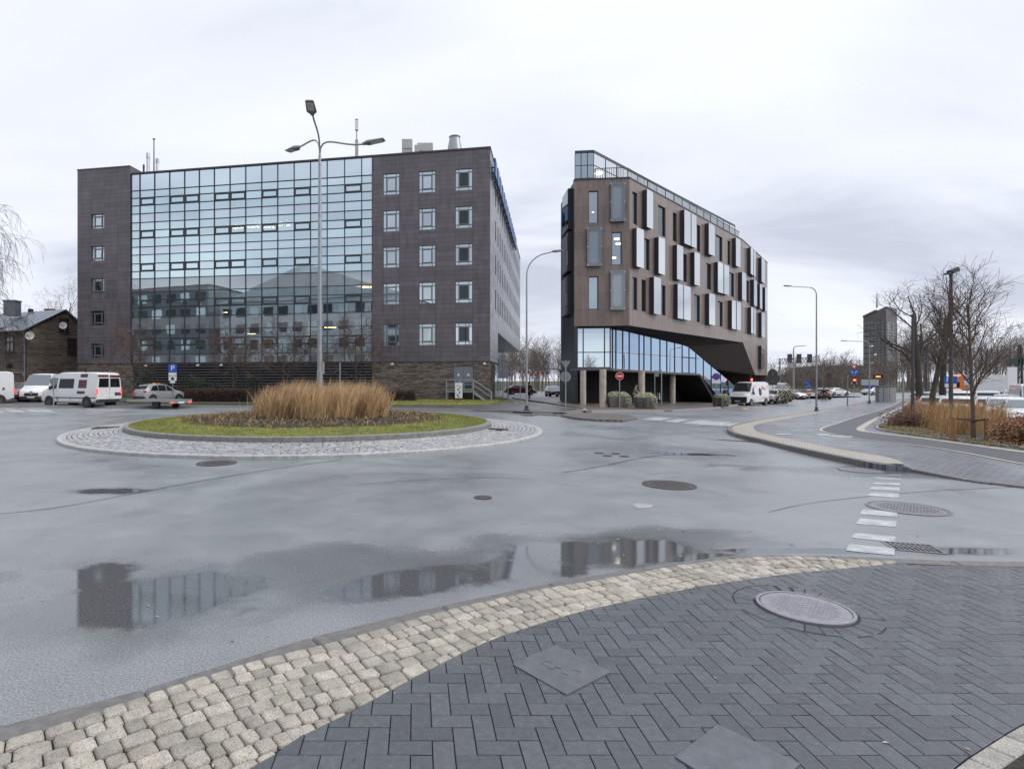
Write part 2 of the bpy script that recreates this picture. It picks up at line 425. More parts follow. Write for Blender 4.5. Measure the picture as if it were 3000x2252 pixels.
# ------------------------------------------------------------------ near pavement
M_joint = mat('dark_joint_sand', (0.018, 0.019, 0.022), 0.8, var=0.4, vscale=60)
M_paver = mat('damp_dark_paver', (0.076, 0.081, 0.090), 0.22, var=0.18, vscale=26, bump=0.25, bscale=420, island=0.17, rvar=0.12, detail=7)
M_kerb = mat('wet_kerb_concrete', (0.13, 0.122, 0.115), 0.5, var=0.25, vscale=14, bump=0.25, bscale=260)
M_kerbpale = mat('pale_kerb_granite', (0.30, 0.28, 0.25), 0.6, var=0.25, vscale=30, bump=0.3, bscale=160)
def granite(name, c, dark, isl):
    m = mat(name, c, 0.62, var=0.25, vscale=9, bump=0.55, bscale=120, island=isl)
    t = m.node_tree; N = t.nodes; K = t.links.new; b = N['Principled BSDF']
    lk = b.inputs['Base Color'].links[0].from_socket
    tcn = [n for n in N if n.type == 'TEX_COORD'][0]
    nz = N.new('ShaderNodeTexNoise'); nz.inputs['Scale'].default_value = 150; nz.inputs['Detail'].default_value = 3; nz.inputs['Roughness'].default_value = 0.7; K(tcn.outputs['Object'], nz.inputs['Vector'])
    mr = N.new('ShaderNodeMapRange'); K(nz.outputs[0], mr.inputs[0]); mr.inputs[1].default_value = 0.50; mr.inputs[2].default_value = 0.62; mr.inputs[3].default_value = 0; mr.inputs[4].default_value = 0.8
    mxn = N.new('ShaderNodeMix'); mxn.data_type = 'RGBA'; K(mr.outputs[0], mxn.inputs[0]); K(lk, mxn.inputs['A']); mxn.inputs['B'].default_value = (*dark, 1)
    K(mxn.outputs['Result'], b.inputs['Base Color'])
    return m
M_sett = granite('speckled_beige_granite', (0.375, 0.335, 0.275), (0.11, 0.115, 0.115), 0.26)
KO = [(0,2132),(184,2092),(348,2043),(646,1953),(895,1871),(1094,1824),(1210,1796),(1407,1748),(1633,1704),(1904,1660),(2000,1645),(2130,1628),(2289,1619),(2452,1629),(2626,1640),(2836,1643),(3000,1647)]
KI = [(0,2167),(94,2142),(268,2085),(497,2008),(741,1933),(910,1893),(1100,1844),(1212,1810),(1407,1760),(1633,1715),(1904,1670),(2000,1652),(2120,1637),(2226,1629),(2339,1627),(2452,1634),(2626,1643)]
GB = [(736,2252),(845,2172),(994,2102),(1136,2025),(1280,1948),(1407,1887),(1497,1853),(1678,1796),(1814,1765),(2000,1726),(2181,1697),(2362,1674),(2588,1654),(2640,1643)]
wo = [wpt(a, b, 0) for a, b in KO]; wi = [wpt(a, b, 0) for a, b in KI]; wg = [wpt(a, b, 0) for a, b in GB]
wo = [(-8.5, -0.9), (-5, 1.0), (-3.2, 2.02)]+wo[:]+[(7.5, 5.13), (11, 4.95), (16, 4.4)]
ko = catmull(wo, 5)
wi = [(-8.4, -1.05), (-4.9, 0.85), (-3.1, 1.88)]+wi; wgx = [(-3.6, 0.2), (-2.0, 1.35)]+wg
ki = catmull(wi, 5); gb = catmull(wgx, 5)
def smooth_(c, k=6):
    for _ in range(k): c = [c[0]]+[((a[0]+2*b[0]+d[0])/4, (a[1]+2*b[1]+d[1])/4) for a, b, d in zip(c, c[1:], c[2:])]+[c[-1]]
    return c
ko, ki, gb = smooth_(ko), smooth_(ki, 10), smooth_(gb)
near = slab('near_pavement', ko+[(16, -10), (-8.5, -10)], -0.3, -0.018, M_joint)
near['label'] = 'dark block pavement in the foreground'
kerb(ko[::1], near, M_kerb, width=0.135, z0=-0.26, z1=0.0, piece=1.0, side=-1)
def side_of(curve, p):
    """signed distance to the nearest segment of an open curve (left positive) with the local line"""
    best = None
    for a, b in zip(curve, curve[1:]):
        ax, ay = a; bx, by = b; dx, dy = bx-ax, by-ay; l2 = dx*dx+dy*dy
        t = max(0, min(1, ((p[0]-ax)*dx+(p[1]-ay)*dy)/l2)); qx, qy = ax+t*dx, ay+t*dy
        d = math.hypot(p[0]-qx, p[1]-qy)
        if best is None or d < best[0]:
            l = math.sqrt(l2); n = (-dy/l, dx/l); best = (d, ((p[0]-qx)*n[0]+(p[1]-qy)*n[1]), (qx, qy), n)
    return best
def clip(poly, q, n):
    """keep the part of a convex polygon where (p-q).n > 0"""
    r = []
    for i, p in enumerate(poly):
        s = poly[(i+1) % len(poly)]; a = (p[0]-q[0])*n[0]+(p[1]-q[1])*n[1]; b = (s[0]-q[0])*n[0]+(s[1]-q[1])*n[1]
        if a > 0: r.append(p)
        if a*b < 0: t = a/(a-b); r.append((p[0]+t*(s[0]-p[0]), p[1]+t*(s[1]-p[1])))
    return r
def area(p): return abs(sum(p[i][0]*p[(i+1) % len(p)][1]-p[(i+1) % len(p)][0]*p[i][1] for i in range(len(p))))/2
def ccw(p): return p if sum(p[i][0]*p[(i+1) % len(p)][1]-p[(i+1) % len(p)][0]*p[i][1] for i in range(len(p))) > 0 else p[::-1]
def stone(mb, poly, z0, z1, bev, dome=0.0, tilt=(0, 0)):
    """a paving piece: sides, a rounded rim, a top; follows the ground"""
    poly = ccw(poly); n = len(poly); cx = sum(p[0] for p in poly)/n; cy = sum(p[1] for p in poly)/n
    zz = lambda x, y: g(x, y)+tilt[0]*(x-cx)+tilt[1]*(y-cy)
    bot = [(x, y, zz(x, y)+z0) for x, y in poly]; up = [(x, y, zz(x, y)+z1-bev*0.8-dome) for x, y in poly]
    def ins(k):
        r = []
        for x, y in poly:
            dx, dy = cx-x, cy-y; l = max(1e-6, math.hypot(dx, dy)); s = min(k*1.35, l*0.8); r.append((x+dx/l*s, y+dy/l*s))
        return r
    tp = [(x, y, zz(x, y)+z1-dome*0.45) for x, y in ins(bev)]
    vs = bot+up+tp; fs = [(j, (j+1) % n, n+(j+1) % n, n+j) for j in range(n)]+[(n+j, n+(j+1) % n, 2*n+(j+1) % n, 2*n+j) for j in range(n)]
    if dome:
        t2 = [(x, y, zz(x, y)+z1) for x, y in ins(bev*2.6)]; vs += t2
        fs += [(2*n+j, 2*n+(j+1) % n, 3*n+(j+1) % n, 3*n+j) for j in range(n)]+[tuple(range(3*n, 4*n))]
    else: fs.append(tuple(range(2*n, 3*n)))
    mb.add(vs, fs)
def pieces(items, name, m, parent, limit, z0, z1, bev, dome=0, tiltamt=0.0, zvar=0.0, smooth=None):
    """items: list of (rank, polygon). The 'limit' that show largest become objects, the rest one joined part"""
    items.sort(key=lambda q: -q[0]); rest = MB()
    for i, (_, poly) in enumerate(items):
        tl = (random.gauss(0, tiltamt), random.gauss(0, tiltamt)); dz = random.gauss(0, zvar)
        if i < limit:
            mb = MB(); stone(mb, poly, z0, z1+dz, bev, dome, tl); mb.build(name, m, parent, smooth=smooth)
        else: stone(rest, poly, z0, z1+dz, bev, dome, tl)
    if rest.v: rest.build(name+'s', m, parent, kind='stuff', smooth=smooth)
def inview(x, y, z=0, pad=60):
    if y < 0.5: return False
    px = CX+F*x/y; py = HY+F*(H-z)/y
    return -pad < px < 3000+pad and -pad < py < 2252+pad
# granite setts in courses along the kerb
setts = []
acc = [0]
for a, b in zip(ki, ki[1:]): acc.append(acc[-1]+math.hypot(b[0]-a[0], b[1]-a[1]))
def along(curve, acc, s):
    k = 0
    while k < len(curve)-2 and acc[k+1] < s: k += 1
    q = (s-acc[k])/max(1e-9, acc[k+1]-acc[k]); a, b = curve[k], curve[k+1]
    dx, dy = b[0]-a[0], b[1]-a[1]; l = math.hypot(dx, dy)
    return a[0]+q*dx, a[1]+q*dy, dx/l, dy/l
off = 0.004
for row in range(13):
    wd = random.uniform(0.100, 0.112); s = random.uniform(0, 0.1)
    while s < acc[-1]-0.02:
        ln = random.choice((0.10, 0.115, 0.125, 0.14, 0.085)) + random.uniform(-0.008, 0.008)
        gq = 0.0035
        P = []
        for ss, oo in ((s+gq, off+gq), (s+ln-gq, off+gq), (s+ln-gq, off+wd-gq), (s+gq, off+wd-gq)):
            x, y, ux, uy = along(ki, acc, min(ss, acc[-1])); oo += 0.006*math.sin(ss*5+row)+random.uniform(-.003, .003)
            P.append((x+uy*oo, y-ux*oo))
        cx = sum(p[0] for p in P)/4; cy = sum(p[1] for p in P)/4
        d, sg, q, n = side_of(gb, (cx, cy))
        if max(math.hypot(p[0]-cx, p[1]-cy) for p in P) > 0.13: s += ln; continue
        if sg > -0.07 and inview(cx, cy, 0, 150):
            # round the corners: 8-gon
            O = []
            for i in range(4):
                p, a, b = P[i], P[i-1], P[(i+1) % 4]
                for t in (a, b):
                    l = math.hypot(t[0]-p[0], t[1]-p[1]); k = random.uniform(.008, .015)/l; O.append((p[0]+(t[0]-p[0])*k, p[1]+(t[1]-p[1])*k))
            O = ccw(O); O = clip(O, q, n) if d < 0.12 else O
            if len(O) > 2 and area(O) > 0.0012: setts.append((1/cy**2, O))
        s += ln
    off += wd
pieces(setts, 'granite_sett', M_sett, near, 300, -0.03, 0.004, 0.006, dome=0.004, tiltamt=0.02, zvar=0.002, smooth=50)
# herringbone pavers
pav = []
X0, Y0, U = -0.027, 2.617, 0.1
EDGE = [wpt(*p, 0) for p in ((2600, 2400), (2791, 2250), (2871, 2194), (3000, 2117), (3300, 1960))]
edge = catmull(EDGE, 4)
MH = wpt(2357, 1782, 0)
for j in range(-14, 30):
    for c in range(-20, 70):
        k = (c-j) % 4
        if k == 0: r = (X0+c*U, Y0+j*U, 2*U, U)
        elif k == 3: r = (X0+c*U, Y0+j*U, U, 2*U)
        else: continue
        gq = 0.0023; x0, y0, x1, y1 = r[0]+gq, r[1]+gq, r[0]+r[2]-gq, r[1]+r[3]-gq
        cx, cy = (x0+x1)/2, (y0+y1)/2
        if not inview(cx, cy, 0, 200): continue
        if math.hypot(cx-MH[0], cy-MH[1]) < 0.34: continue
        P = [(x0, y0), (x1, y0), (x1, y1), (x0, y1)]
        d, sg, q, n = side_of(gb, (cx, cy))
        if cx > gb[-1][0]: d, sg, q, n = side_of(ki[-1:]+[(p[0], p[1]-0.14) for p in ko if p[0] > ki[-1][0]], (cx, cy)); 
        if sg > 0.12: continue
        if d < 0.14: P = clip(P, q, (-n[0], -n[1]))
        if len(P) < 3: continue
        d2, s2, q2, n2 = side_of(edge, (cx, cy))
        if s2 < -0.12: continue
        if d2 < 0.14: P = clip(P, q2, n2)
        if len(P) > 2 and area(P) > 0.0008: pav.append((area(P)/cy**2.5, P))
pieces(pav, 'paver', M_paver, near, 300, -0.05, 0.0, 0.0022, tiltamt=0.003, zvar=0.0006)
# edging setts and soil at the near right corner
M_sett2 = granite('grey_granite', (0.34, 0.32, 0.28), (0.10, 0.10, 0.10), 0.15)
eo = resample(edge, 0.19)
for a, b in zip(eo, eo[1:]):
    d = (b-a).normalized(); n = Vector((d.y, -d.x, 0))
    P = [(p.x, p.y) for p in (a+d*.003+n*.006, b-d*.003+n*.006, b-d*.003+n*.10, a+d*.003+n*.10)]
    mb = MB(); stone(mb, P, -0.05, 0.006, 0.006, 0.004); mb.build('edging_sett', M_sett2, near, smooth=50)
M_soil = mat('dark_wet_soil', (0.022, 0.017, 0.013), 0.85, var=0.5, vscale=30, bump=0.9, bscale=60)
ed2 = [(p[0], p[1]) for p in edge]
soilpoly = [(p.x+0.09, p.y-0.07) for p in eo]+[(8, 3.0), (8, 0.5), (2, 0.5)]
sheet('soil_bed', soilpoly, 0.002, M_soil, cell=50)
# ------------------------------------------------------------------ covers and drains
M_iron = mat('cast_iron', (0.075, 0.062, 0.060), 0.42, metal=0.5, var=0.35, vscale=25, bump=0.3, bscale=90)
M_ironpale = mat('worn_pale_iron', (0.19, 0.185, 0.19), 0.38, metal=0.35, var=0.22, vscale=18, bump=0.2, bscale=90)
M_lid = mat('pale_lilac_iron', (0.23, 0.225, 0.245), 0.36, metal=0.2, var=0.16, vscale=14, bump=0.25, bscale=120)
M_black = mat('black_hollow', (0.006, 0.006, 0.007), 0.9)
M_plate = mat('checker_steel_plate', (0.125, 0.13, 0.142), 0.36, metal=0.3, var=0.18, vscale=12, bump=0.3, bscale=160)
M_conc = mat('weathered_concrete', (0.32, 0.31, 0.285), 0.8, var=0.22, vscale=6, bump=0.3, bscale=60)
def cover(px, py, r, off, label, m=M_iron, tread=True, ring=None, mring=None, group=None):
    x, y = wpt(px, py, off)
    t = thing('manhole_cover', label, 'manhole cover', (x, y, g(x, y)+off+0.003), random.uniform(0, 3), group)
    mb = MB(); mb.lathe([(r*0.97, -0.03), (r*0.97, 0.003), (r*0.955, 0.006), (0.0, 0.006)], 40); mb.build('lid', m, t)
    fr = MB(); fr.lathe([(r*0.985, -0.03), (r*0.985, 0.008), (r*1.06, 0.008), (r*1.06, -0.03)], 40, caps=False); fr.build('frame', mring or m, t)
    if tread:
        tb = MB(); n = int(r*0.78/0.035)
        for i in range(-n, n+1):
            for j in range(-n, n+1):
                cx, cy = i*0.035, j*0.035
                if math.hypot(cx, cy) < r*0.74: s = 0.012; tb.box(cx-s, cx+s, cy-s*.8, cy+s*.8, 0.005, 0.0078)
        tb.build('tread', m, t, kind='stuff')
    return t
cover(635, 1357, 0.40, ROAD, 'dark ribbed manhole cover in the road at the front of the roundabout')
cover(1415, 1458, 0.13, ROAD, 'small round valve cover alone in the middle of the road', tread=False)
cover(1960, 1421, 0.41, ROAD, 'dark round manhole cover in the road right of centre')
cover(2658, 1489, 0.44, ROAD, 'worn manhole cover beside the right-hand zebra crossing', m=M_ironpale)
cover(2520, 1377, 0.36, ROAD, 'pale worn manhole cover near the far right kerb', m=M_ironpale)
for i, (px, py, w_) in enumerate(((1755, 1327, 'left back'), (1780, 1335.5, 'left front'), (1803, 1329, 'right back'), (1829, 1337, 'right front'))):
    cover(px, py, 0.10, ROAD, f'small valve cap, {w_} one of the four in the road', tread=False, group='four small valve caps')
# the big cover in the pavement with its ring of cut pavers
t = cover(2357, 1780, 0.29, 0.004, 'large pale round manhole cover set in the dark pavers', m=M_lid, mring=M_lid)
x, y = MH
nb = 26
for i in range(nb):
    a0, a1 = 2*math.pi*(i+.04)/nb, 2*math.pi*(i+.96)/nb
    if i in (4, 5): a1 -= .05
    P = [(x+r_*math.cos(a), y+r_*math.sin(a)) for r_, a in ((0.325, a0), (0.455, a0), (0.455, a1), (0.325, a1))]
    mb = MB(); stone(mb, P, -0.05, 0.003+random.gauss(0, .001), 0.003); mb.build('ring_paver', M_paver, near)
bed = MB(); bed.lathe([(0.465, -0.02), (0.465, 0.0005), (0.0, 0.0005)], 40, c=(x, y, 0)); bed.build('ring_bedding', M_joint, near)
def hatch(px4, label, marks):
    P = [wpt(*p, 0) for p in px4]; cx = sum(p[0] for p in P)/4; cy = sum(p[1] for p in P)/4
    t = thing('hatch_plate', label, 'access plate', (cx, cy, 0.0))
    mb = MB(); L4 = ccw([(p[0]-cx, p[1]-cy) for p in P])
    mb.prism([(a, b, -0.02) for a, b in L4], [(a, b, 0.007) for a, b in L4]); mb.build('plate', M_plate, t)
    for pts in marks:
        mk = MB(); mk.tube([(a, b, 0.0075) for a, b in pts], 0.004, 5); mk.build('raised_mark', M_plate, t)
ov = [(0.055*math.cos(a)+0.05, 0.028*math.sin(a)-0.055) for a in np.linspace(-1.2, 4.2, 14)]
sw = [(-0.07+0.03*math.cos(a), 0.05+0.025*math.sin(a)) for a in np.linspace(0, 6.2, 10)]
sq = [(-0.08, 0.0), (-0.05, -0.02), (-0.03, 0.005), (0.0, -0.015)]
hatch(((1501, 1947), (1628, 1891), (1789, 1971), (1660, 2037)), 'square grey steel plate with raised marks set diagonally in the pavers', (ov, sw, sq))
hatch(((1977, 2219), (2104, 2124), (2345, 2240), (2200, 2360)), 'square grey steel plate cut off by the bottom edge of the view', ())
def grate(px, py, w_, d_, rz, off, label):
    x, y = wpt(px, py, off)
    t = thing('drain_grate', label, 'drain grate', (x, y, g(x, y)+off), rz)
    mb = MB(); mb.box(-w_/2, w_/2, -d_/2, d_/2, -0.06, 0.001); mb.build('pit', M_black, t)
    fr = MB()
    for a in (-1, 1):
        fr.box(-w_/2-0.03, w_/2+0.03, a*d_/2-0.03*(a < 0), a*d_/2+0.03*(a > 0), -0.03, 0.006)
        fr.box(a*w_/2-0.03*(a < 0), a*w_/2+0.03*(a > 0), -d_/2, d_/2, -0.03, 0.0055)
    fr.build('frame', M_ironpale, t)
    for i in range(8):
        b = MB(); xx = -w_/2+w_*(i+1)/9; b.box(xx-0.008, xx+0.008, -d_/2, d_/2, -0.02, 0.004); b.build('grate_bar', M_ironpale, t)
    b = MB(); b.box(-w_/2, w_/2, -0.01, 0.01, -0.02, 0.0045); b.box(-w_/2, w_/2, d_/4-.01, d_/4+.01, -0.02, 0.0045); b.build('cross_bar', M_ironpale, t)
grate(2675, 1603, 0.40, 0.30, -0.35, ROAD, 'cast iron drain grate at the kerb by the near end of the zebra crossing')
grate(1540, 1218, 0.8, 0.5, 0, ROAD, 'dark drain grate in the wet driveway mouth by the street lamp')

# ------------------------------------------------------------------ road markings
M_paint = mat('worn_white_paint', (0.27, 0.275, 0.28), 0.38, col2=(0.50, 0.51, 0.515), vscale=7, bump=0.3, bscale=150, detail=9)
M_yellow = mat('yellow_paint', (0.62, 0.36, 0.04), 0.5, var=0.2, vscale=9)
def stripe(q, m=M_paint, off=ROAD+0.004):
    P = [wpt(*p, ROAD) for p in q]; sheet('crossing_stripe', ccw(P), off, m, kind=None, parent=road, cell=50)
for (y0, y1, xl, xr, sl) in ((1594, 1619, 2484, 2622, 12), (1561, 1581, 2500, 2624, 11), (1518, 1540, 2514, 2627, 8), (1492, 1512, 2524, 2630, 6), (1443, 1458, 2546, 2635, 4), (1425, 1439, 2552, 2637, 3), (1413, 1423, 2560, 2638, 3), (1400, 1408, 2566, 2640, 2), (1390, 1396, 2570, 2641, 2)):
    stripe(((xl+4, y0), (xr, y0+sl), (xr-2, y1+sl-4), (xl-6, y1-6)))
for (x0, x1, y0, y1, sh) in ((1880, 1945, 1229, 1222, 40), (1945, 1995, 1234, 1227, 44), (1998, 2060, 1239, 1231, 50), (2040, 2120, 1243, 1235, 46), (2105, 2180, 1246, 1240, 40)):
    stripe(((x0, y0), (x0+sh, y1), (x1+sh*.55, y1+2), (x1-10, y0+3)))
for (x0, x1) in ((-70, 8), (35, 75), (90, 125), (128, 160)):
    stripe(((x0, 1206), (x1+5, 1208), (x1-16, 1201), (x0-18, 1200)))
stripe(((250, 1200), (370, 1203), (372, 1201), (255, 1198.5)))
stripe(((2175, 1198.5), (2193, 1198.5), (2190, 1195.5), (2176, 1195.5)), M_yellow)
# faded paint patch in the road
stripe(((1850, 1478), (1872, 1474), (1918, 1480), (1905, 1488), (1870, 1489)), mat('faded_paint', (0.30, 0.30, 0.30), 0.5, var=0.3, vscale=6))
# tar seams across the road
M_tar = mat('tar_seam', (0.020, 0.020, 0.022), 0.35, var=0.3, vscale=8)
def seam(pts, wd):
    P = resample(catmull([wpt(*p) for p in pts], 5), 0.3); mb = MB(); n = len(P)
    vs = []
    for i, p in enumerate(P):
        d = (P[min(i+1, n-1)]-P[max(i-1, 0)]).normalized(); q = Vector((-d.y, d.x, 0))*wd*random.uniform(.4, 1.2)
        for s in (-1, 1): v = p+q*s; vs.append((v.x, v.y, g(v.x, v.y)+ROAD+0.003))
    mb.add(vs, [(2*i, 2*i+2, 2*i+3, 2*i+1) for i in range(n-1)]); mb.build('tar_seam', M_tar, road)
seam([(0, 1505), (180, 1485), (420, 1440), (640, 1400), (860, 1365), (1000, 1347)], 0.02)
seam([(2250, 1500), (2400, 1470), (2700, 1440), (3000, 1425)], .010)
seam([(1050, 1420), (1250, 1405), (1500, 1400), (1700, 1425)], .008)
seam([(1650, 1384), (1760, 1366), (1900, 1338), (2005, 1331), (2110, 1338)], 0.022)

# ------------------------------------------------------------------ roundabout
RC = (-3.7, 21.0)
M_cobble = mat('pale_wet_cobble', (0.30, 0.30, 0.30), 0.38, var=0.25, vscale=10, bump=0.5, bscale=60, island=0.18, rvar=0.08)
M_moss = mat('mossy_joint', (0.035, 0.04, 0.018), 0.9, var=0.5, vscale=12)
M_kg = mat('grey_granite_kerb', (0.19, 0.185, 0.175), 0.6, var=0.25, vscale=9, bump=0.35, bscale=110)
M_kw = mat('white_kerb_edge', (0.36, 0.36, 0.35), 0.55, var=0.2, vscale=9, bump=0.3, bscale=110)
M_lawn = mat('lawn_turf', (0.14, 0.145, 0.03), 0.9, var=0.45, vscale=2.2, bump=0.5, bscale=60)
RO, RI = 8.2, 6.28
def ringz(r):
    if r >= 8.05: return -0.03
    if r >= 6.4: return -0.03+(8.05-r)/1.65*0.10
    return 0.07
def disc(r0, r1, zf, n=96, rings=6):
    mb = MB(); vs = []; fs = []
    for k in range(rings+1):
        r = r0+(r1-r0)*k/rings
        for i in range(n):
            a = 2*math.pi*i/n; vs.append((RC[0]+r*math.cos(a), RC[1]+r*math.sin(a), zf(r)))
    for k in range(rings):
        for i in range(n): fs.append((k*n+i, (k+1)*n+i, (k+1)*n+(i+1) % n, k*n+(i+1) % n))
    if r0 == 0: pass
    return mb.add(vs, fs)
apron = disc(6.2, 8.15, lambda r: ringz(r)-0.02).build('roundabout_apron', M_moss); apron['kind'] = 'structure'; apron['label'] = 'cobbled apron ring of the roundabout'
def ringkerb(r, wd, z0, z1, n, m, name, parent):
    for i in range(n):
        a0, a1 = 2*math.pi*(i+.004)/n, 2*math.pi*(i+.996)/n; c = 0.02
        if RC[1]+r*math.sin((a0+a1)/2) > RC[1]+r*0.99: pass
        am = (a0+a1)/2
        P = lambda rr, a, z: (RC[0]+rr*math.cos(a), RC[1]+rr*math.sin(a), z)
        vs = []
        for a in (a0, am, a1): vs += [P(r, a, z0), P(r, a, z1-c), P(r-c, a, z1), P(r-wd, a, z1), P(r-wd, a, z0)]
        fs = [(0, 1, 2, 3, 4), (14, 13, 12, 11, 10)]
        for s in (0, 5): fs += [(s+j+5, s+j+1+5, s+j+1, s+j) for j in range(4)]
        fs = [f[::-1] for f in fs]
        mb = MB(); mb.add(vs, [f[::-1] for f in fs]); mb.build(name, m, parent)
ringkerb(RO, 0.15, -0.2, -0.028, 52, M_kw, 'kerb_stone', apron)
ringkerb(6.42, 0.15, -0.05, 0.215, 40, M_kg, 'inner_kerb_stone', apron)
cob = []; r = 6.43
while r < 8.0:
    wd = random.uniform(0.125, 0.15); a = random.uniform(0, .02)
    while a < 2*math.pi-0.01:
        da = random.uniform(0.15, 0.24)/(r+wd/2); gq = 0.009
        P = [(RC[0]+rr*math.cos(t_), RC[1]+rr*math.sin(t_)) for rr, t_ in ((r+gq, a+gq/r), (r+wd-gq, a+gq/r), (r+wd-gq, a+da-gq/r), (r+gq, a+da-gq/r))]
        P = [(p[0]+random.uniform(-.006, .006), p[1]+random.uniform(-.006, .006)) for p in P]
        cy = sum(p[1] for p in P)/4
        vis = cy < RC[1]+2.2
        if vis or random.random() < 1.0: cob.append((area(P)/cy**3 if vis else 0, P, ringz(r+wd/2)))
        a += da
    r += wd
cob.sort(key=lambda q: -q[0]); rest = MB()
for i, (k, P, z) in enumerate(cob):
    mb = MB() if i < 300 else rest
    stone(mb, P, z-0.06, z+random.gauss(0.012, .004), 0.012, 0.006, (random.gauss(0, .03), random.gauss(0, .03)))
    if i < 300: mb.build('cobble', M_cobble, apron)
rest.build('cobbles', M_cobble, apron, kind='stuff')
lawnz = lambda r: 0.20+0.24*(1-(r/6.3)**2)
lw = disc(0.02, 6.3, lawnz, rings=14).build('roundabout_mound', M_lawn); lw['kind'] = 'structure'
sb = disc(0.02, 4.55, lambda r: lawnz(r)+0.012+0.012*math.sin(r*3)*(r < 4), rings=12).build('planting_soil', M_soil); sb['kind'] = 'structure'
def inset_drain(px, py, w_, d_, rz, label):
    p = unp(px, py, 0.03)
    t = thing('drain_grate', label, 'drain grate', (p.x, p.y, ringz(math.hypot(p.x-RC[0], p.y-RC[1]))+0.02), rz)
    mb = MB(); mb.box(-w_/2, w_/2, -d_/2, d_/2, -0.05, 0.008); mb.build('frame', M_iron, t)
    for i in range(6):
        b = MB(); xx = -w_/2+w_*(i+.5)/6; b.box(xx-0.02, xx+0.02, -d_/2+.05, d_/2-.05, 0.0, 0.014); b.build('grate_bar', M_black, t)
inset_drain(322, 1253, 1.0, 0.6, 0.25, 'rusty drain grate in the cobbles at the left of the roundabout')
inset_drain(1452, 1260, 0.7, 0.5, -0.6, 'rusty drain grate in the cobbles at the right of the roundabout')

# ------------------------------------------------------------------ grasses
def blades(mb, n, pos, hgt, wid, lean, bend=0.35, segs=2, plume=0, nm=1, wind=(0, 0)):
    for _ in range(n):
        x, y, z = pos(); h = hgt()*random.uniform(.6, 1.2); a = random.uniform(0, 6.283); l = abs(random.gauss(0, lean))
        lx, ly = math.cos(a)*l+wind[0]*random.uniform(.4, 1.5), math.sin(a)*l+wind[1]; b = random.uniform(0, 6.283); wx, wy = math.cos(b)*wid/2, math.sin(b)*wid/2
        vs = []; mi = random.randrange(nm)
        for k in range(segs+1):
            t = k/segs; q = t+bend*t*t; ww = (1-t)**.7 if not plume else (0.55 if t < .5 else 1.6*(1-t)+.35)
            if k == segs: ww = 0.12
            px, py, pz = x+lx*h*q, y+ly*h*q, z+h*t*(1-0.25*l*t)
            vs += [(px-wx*ww, py-wy*ww, pz), (px+wx*ww, py+wy*ww, pz)]
        mb.add(vs, [(2*k, 2*k+1, 2*k+3, 2*k+2) for k in range(segs)], mi)
def ringpos(r0, r1, zf):
    def f():
        r = math.sqrt(random.uniform(r0*r0, r1*r1)); a = random.uniform(0, 6.283)
        return RC[0]+r*math.cos(a), RC[1]+r*math.sin(a), zf(r)-0.01
    return f
G1 = mat('turf_green', (0.15, 0.19, 0.028), 0.8, var=0.3, vscale=1.3); G2 = mat('turf_olive', (0.27, 0.22, 0.055), 0.8, var=0.3, vscale=1.3); G3 = mat('turf_straw', (0.19, 0.155, 0.05), 0.8)
mb = MB(); blades(mb, 30000, ringpos(4.35, 6.28, lawnz), lambda: 0.05, 0.016, 0.6, segs=1, nm=3); blades(mb, 14000, ringpos(5.2, 6.28, lawnz), lambda: 0.05, 0.012, 0.7, segs=1, nm=3)
o = mb.build('lawn', [G1, G2, G1]); tag(o, 'short green lawn covering the round mound of the roundabout', 'grass', kind='stuff')
T1 = mat('straw_tan', (0.50, 0.33, 0.17), 0.75, var=0.25, vscale=2); T2 = mat('straw_pale', (0.66, 0.50, 0.30), 0.75, var=0.2, vscale=2); T3 = mat('straw_brown', (0.29, 0.165, 0.07), 0.8, var=0.25, vscale=2); T4 = mat('straw_rust', (0.30, 0.14, 0.05), 0.8)
clump = [(random.uniform(-1, 1), random.uniform(-1, 1)) for _ in range(400)]
clump = [(RC[0]+0.25+2.3*a, RC[1]-0.3+2.45*b, random.uniform(.70, 1.18)) for a, b in clump if a*a+b*b < 1][:105]
mb = MB()
for (cx, cy, k) in clump:
    zz = lawnz(math.hypot(cx-RC[0], cy-RC[1])); rr = random.uniform(.07, .2)
    pos = lambda: (cx+random.gauss(0, rr), cy+random.gauss(0, rr), zz)
    blades(mb, 84, pos, lambda: 1.02*k, 0.016, 0.20, 0.55, 3, 1, 4, wind=(0.16, 0))
    blades(mb, 24, pos, lambda: 0.75*k, 0.020, 0.30, 0.5, 2, 0, 4, wind=(0.06, 0))
o = mb.build('tall_grass', [T1, T2, T1, T3]); tag(o, 'tall tawny dry ornamental grass in the middle of the roundabout', 'grass', kind='stuff')
D1 = mat('dead_stalk', (0.26, 0.17, 0.085), 0.85, var=0.3, vscale=4); D2 = mat('dead_dark', (0.07, 0.045, 0.03), 0.9); 
mb = MB()
blades(mb, 4600, ringpos(1.5, 4.75, lawnz), lambda: 0.15, 0.028, 1.1, 0.5, 2, 0, 3); blades(mb, 1500, ringpos(4.3, 4.75, lawnz), lambda: 0.07, 0.03, 1.2, 0.5, 1, 0, 3)
o = mb.build('dead_perennials', [D1, D2, mat('dead_ochre', (0.36, 0.25, 0.10), 0.85)]); tag(o, 'low withered perennials on dark soil round the tall dry grass', 'withered plants', kind='stuff')
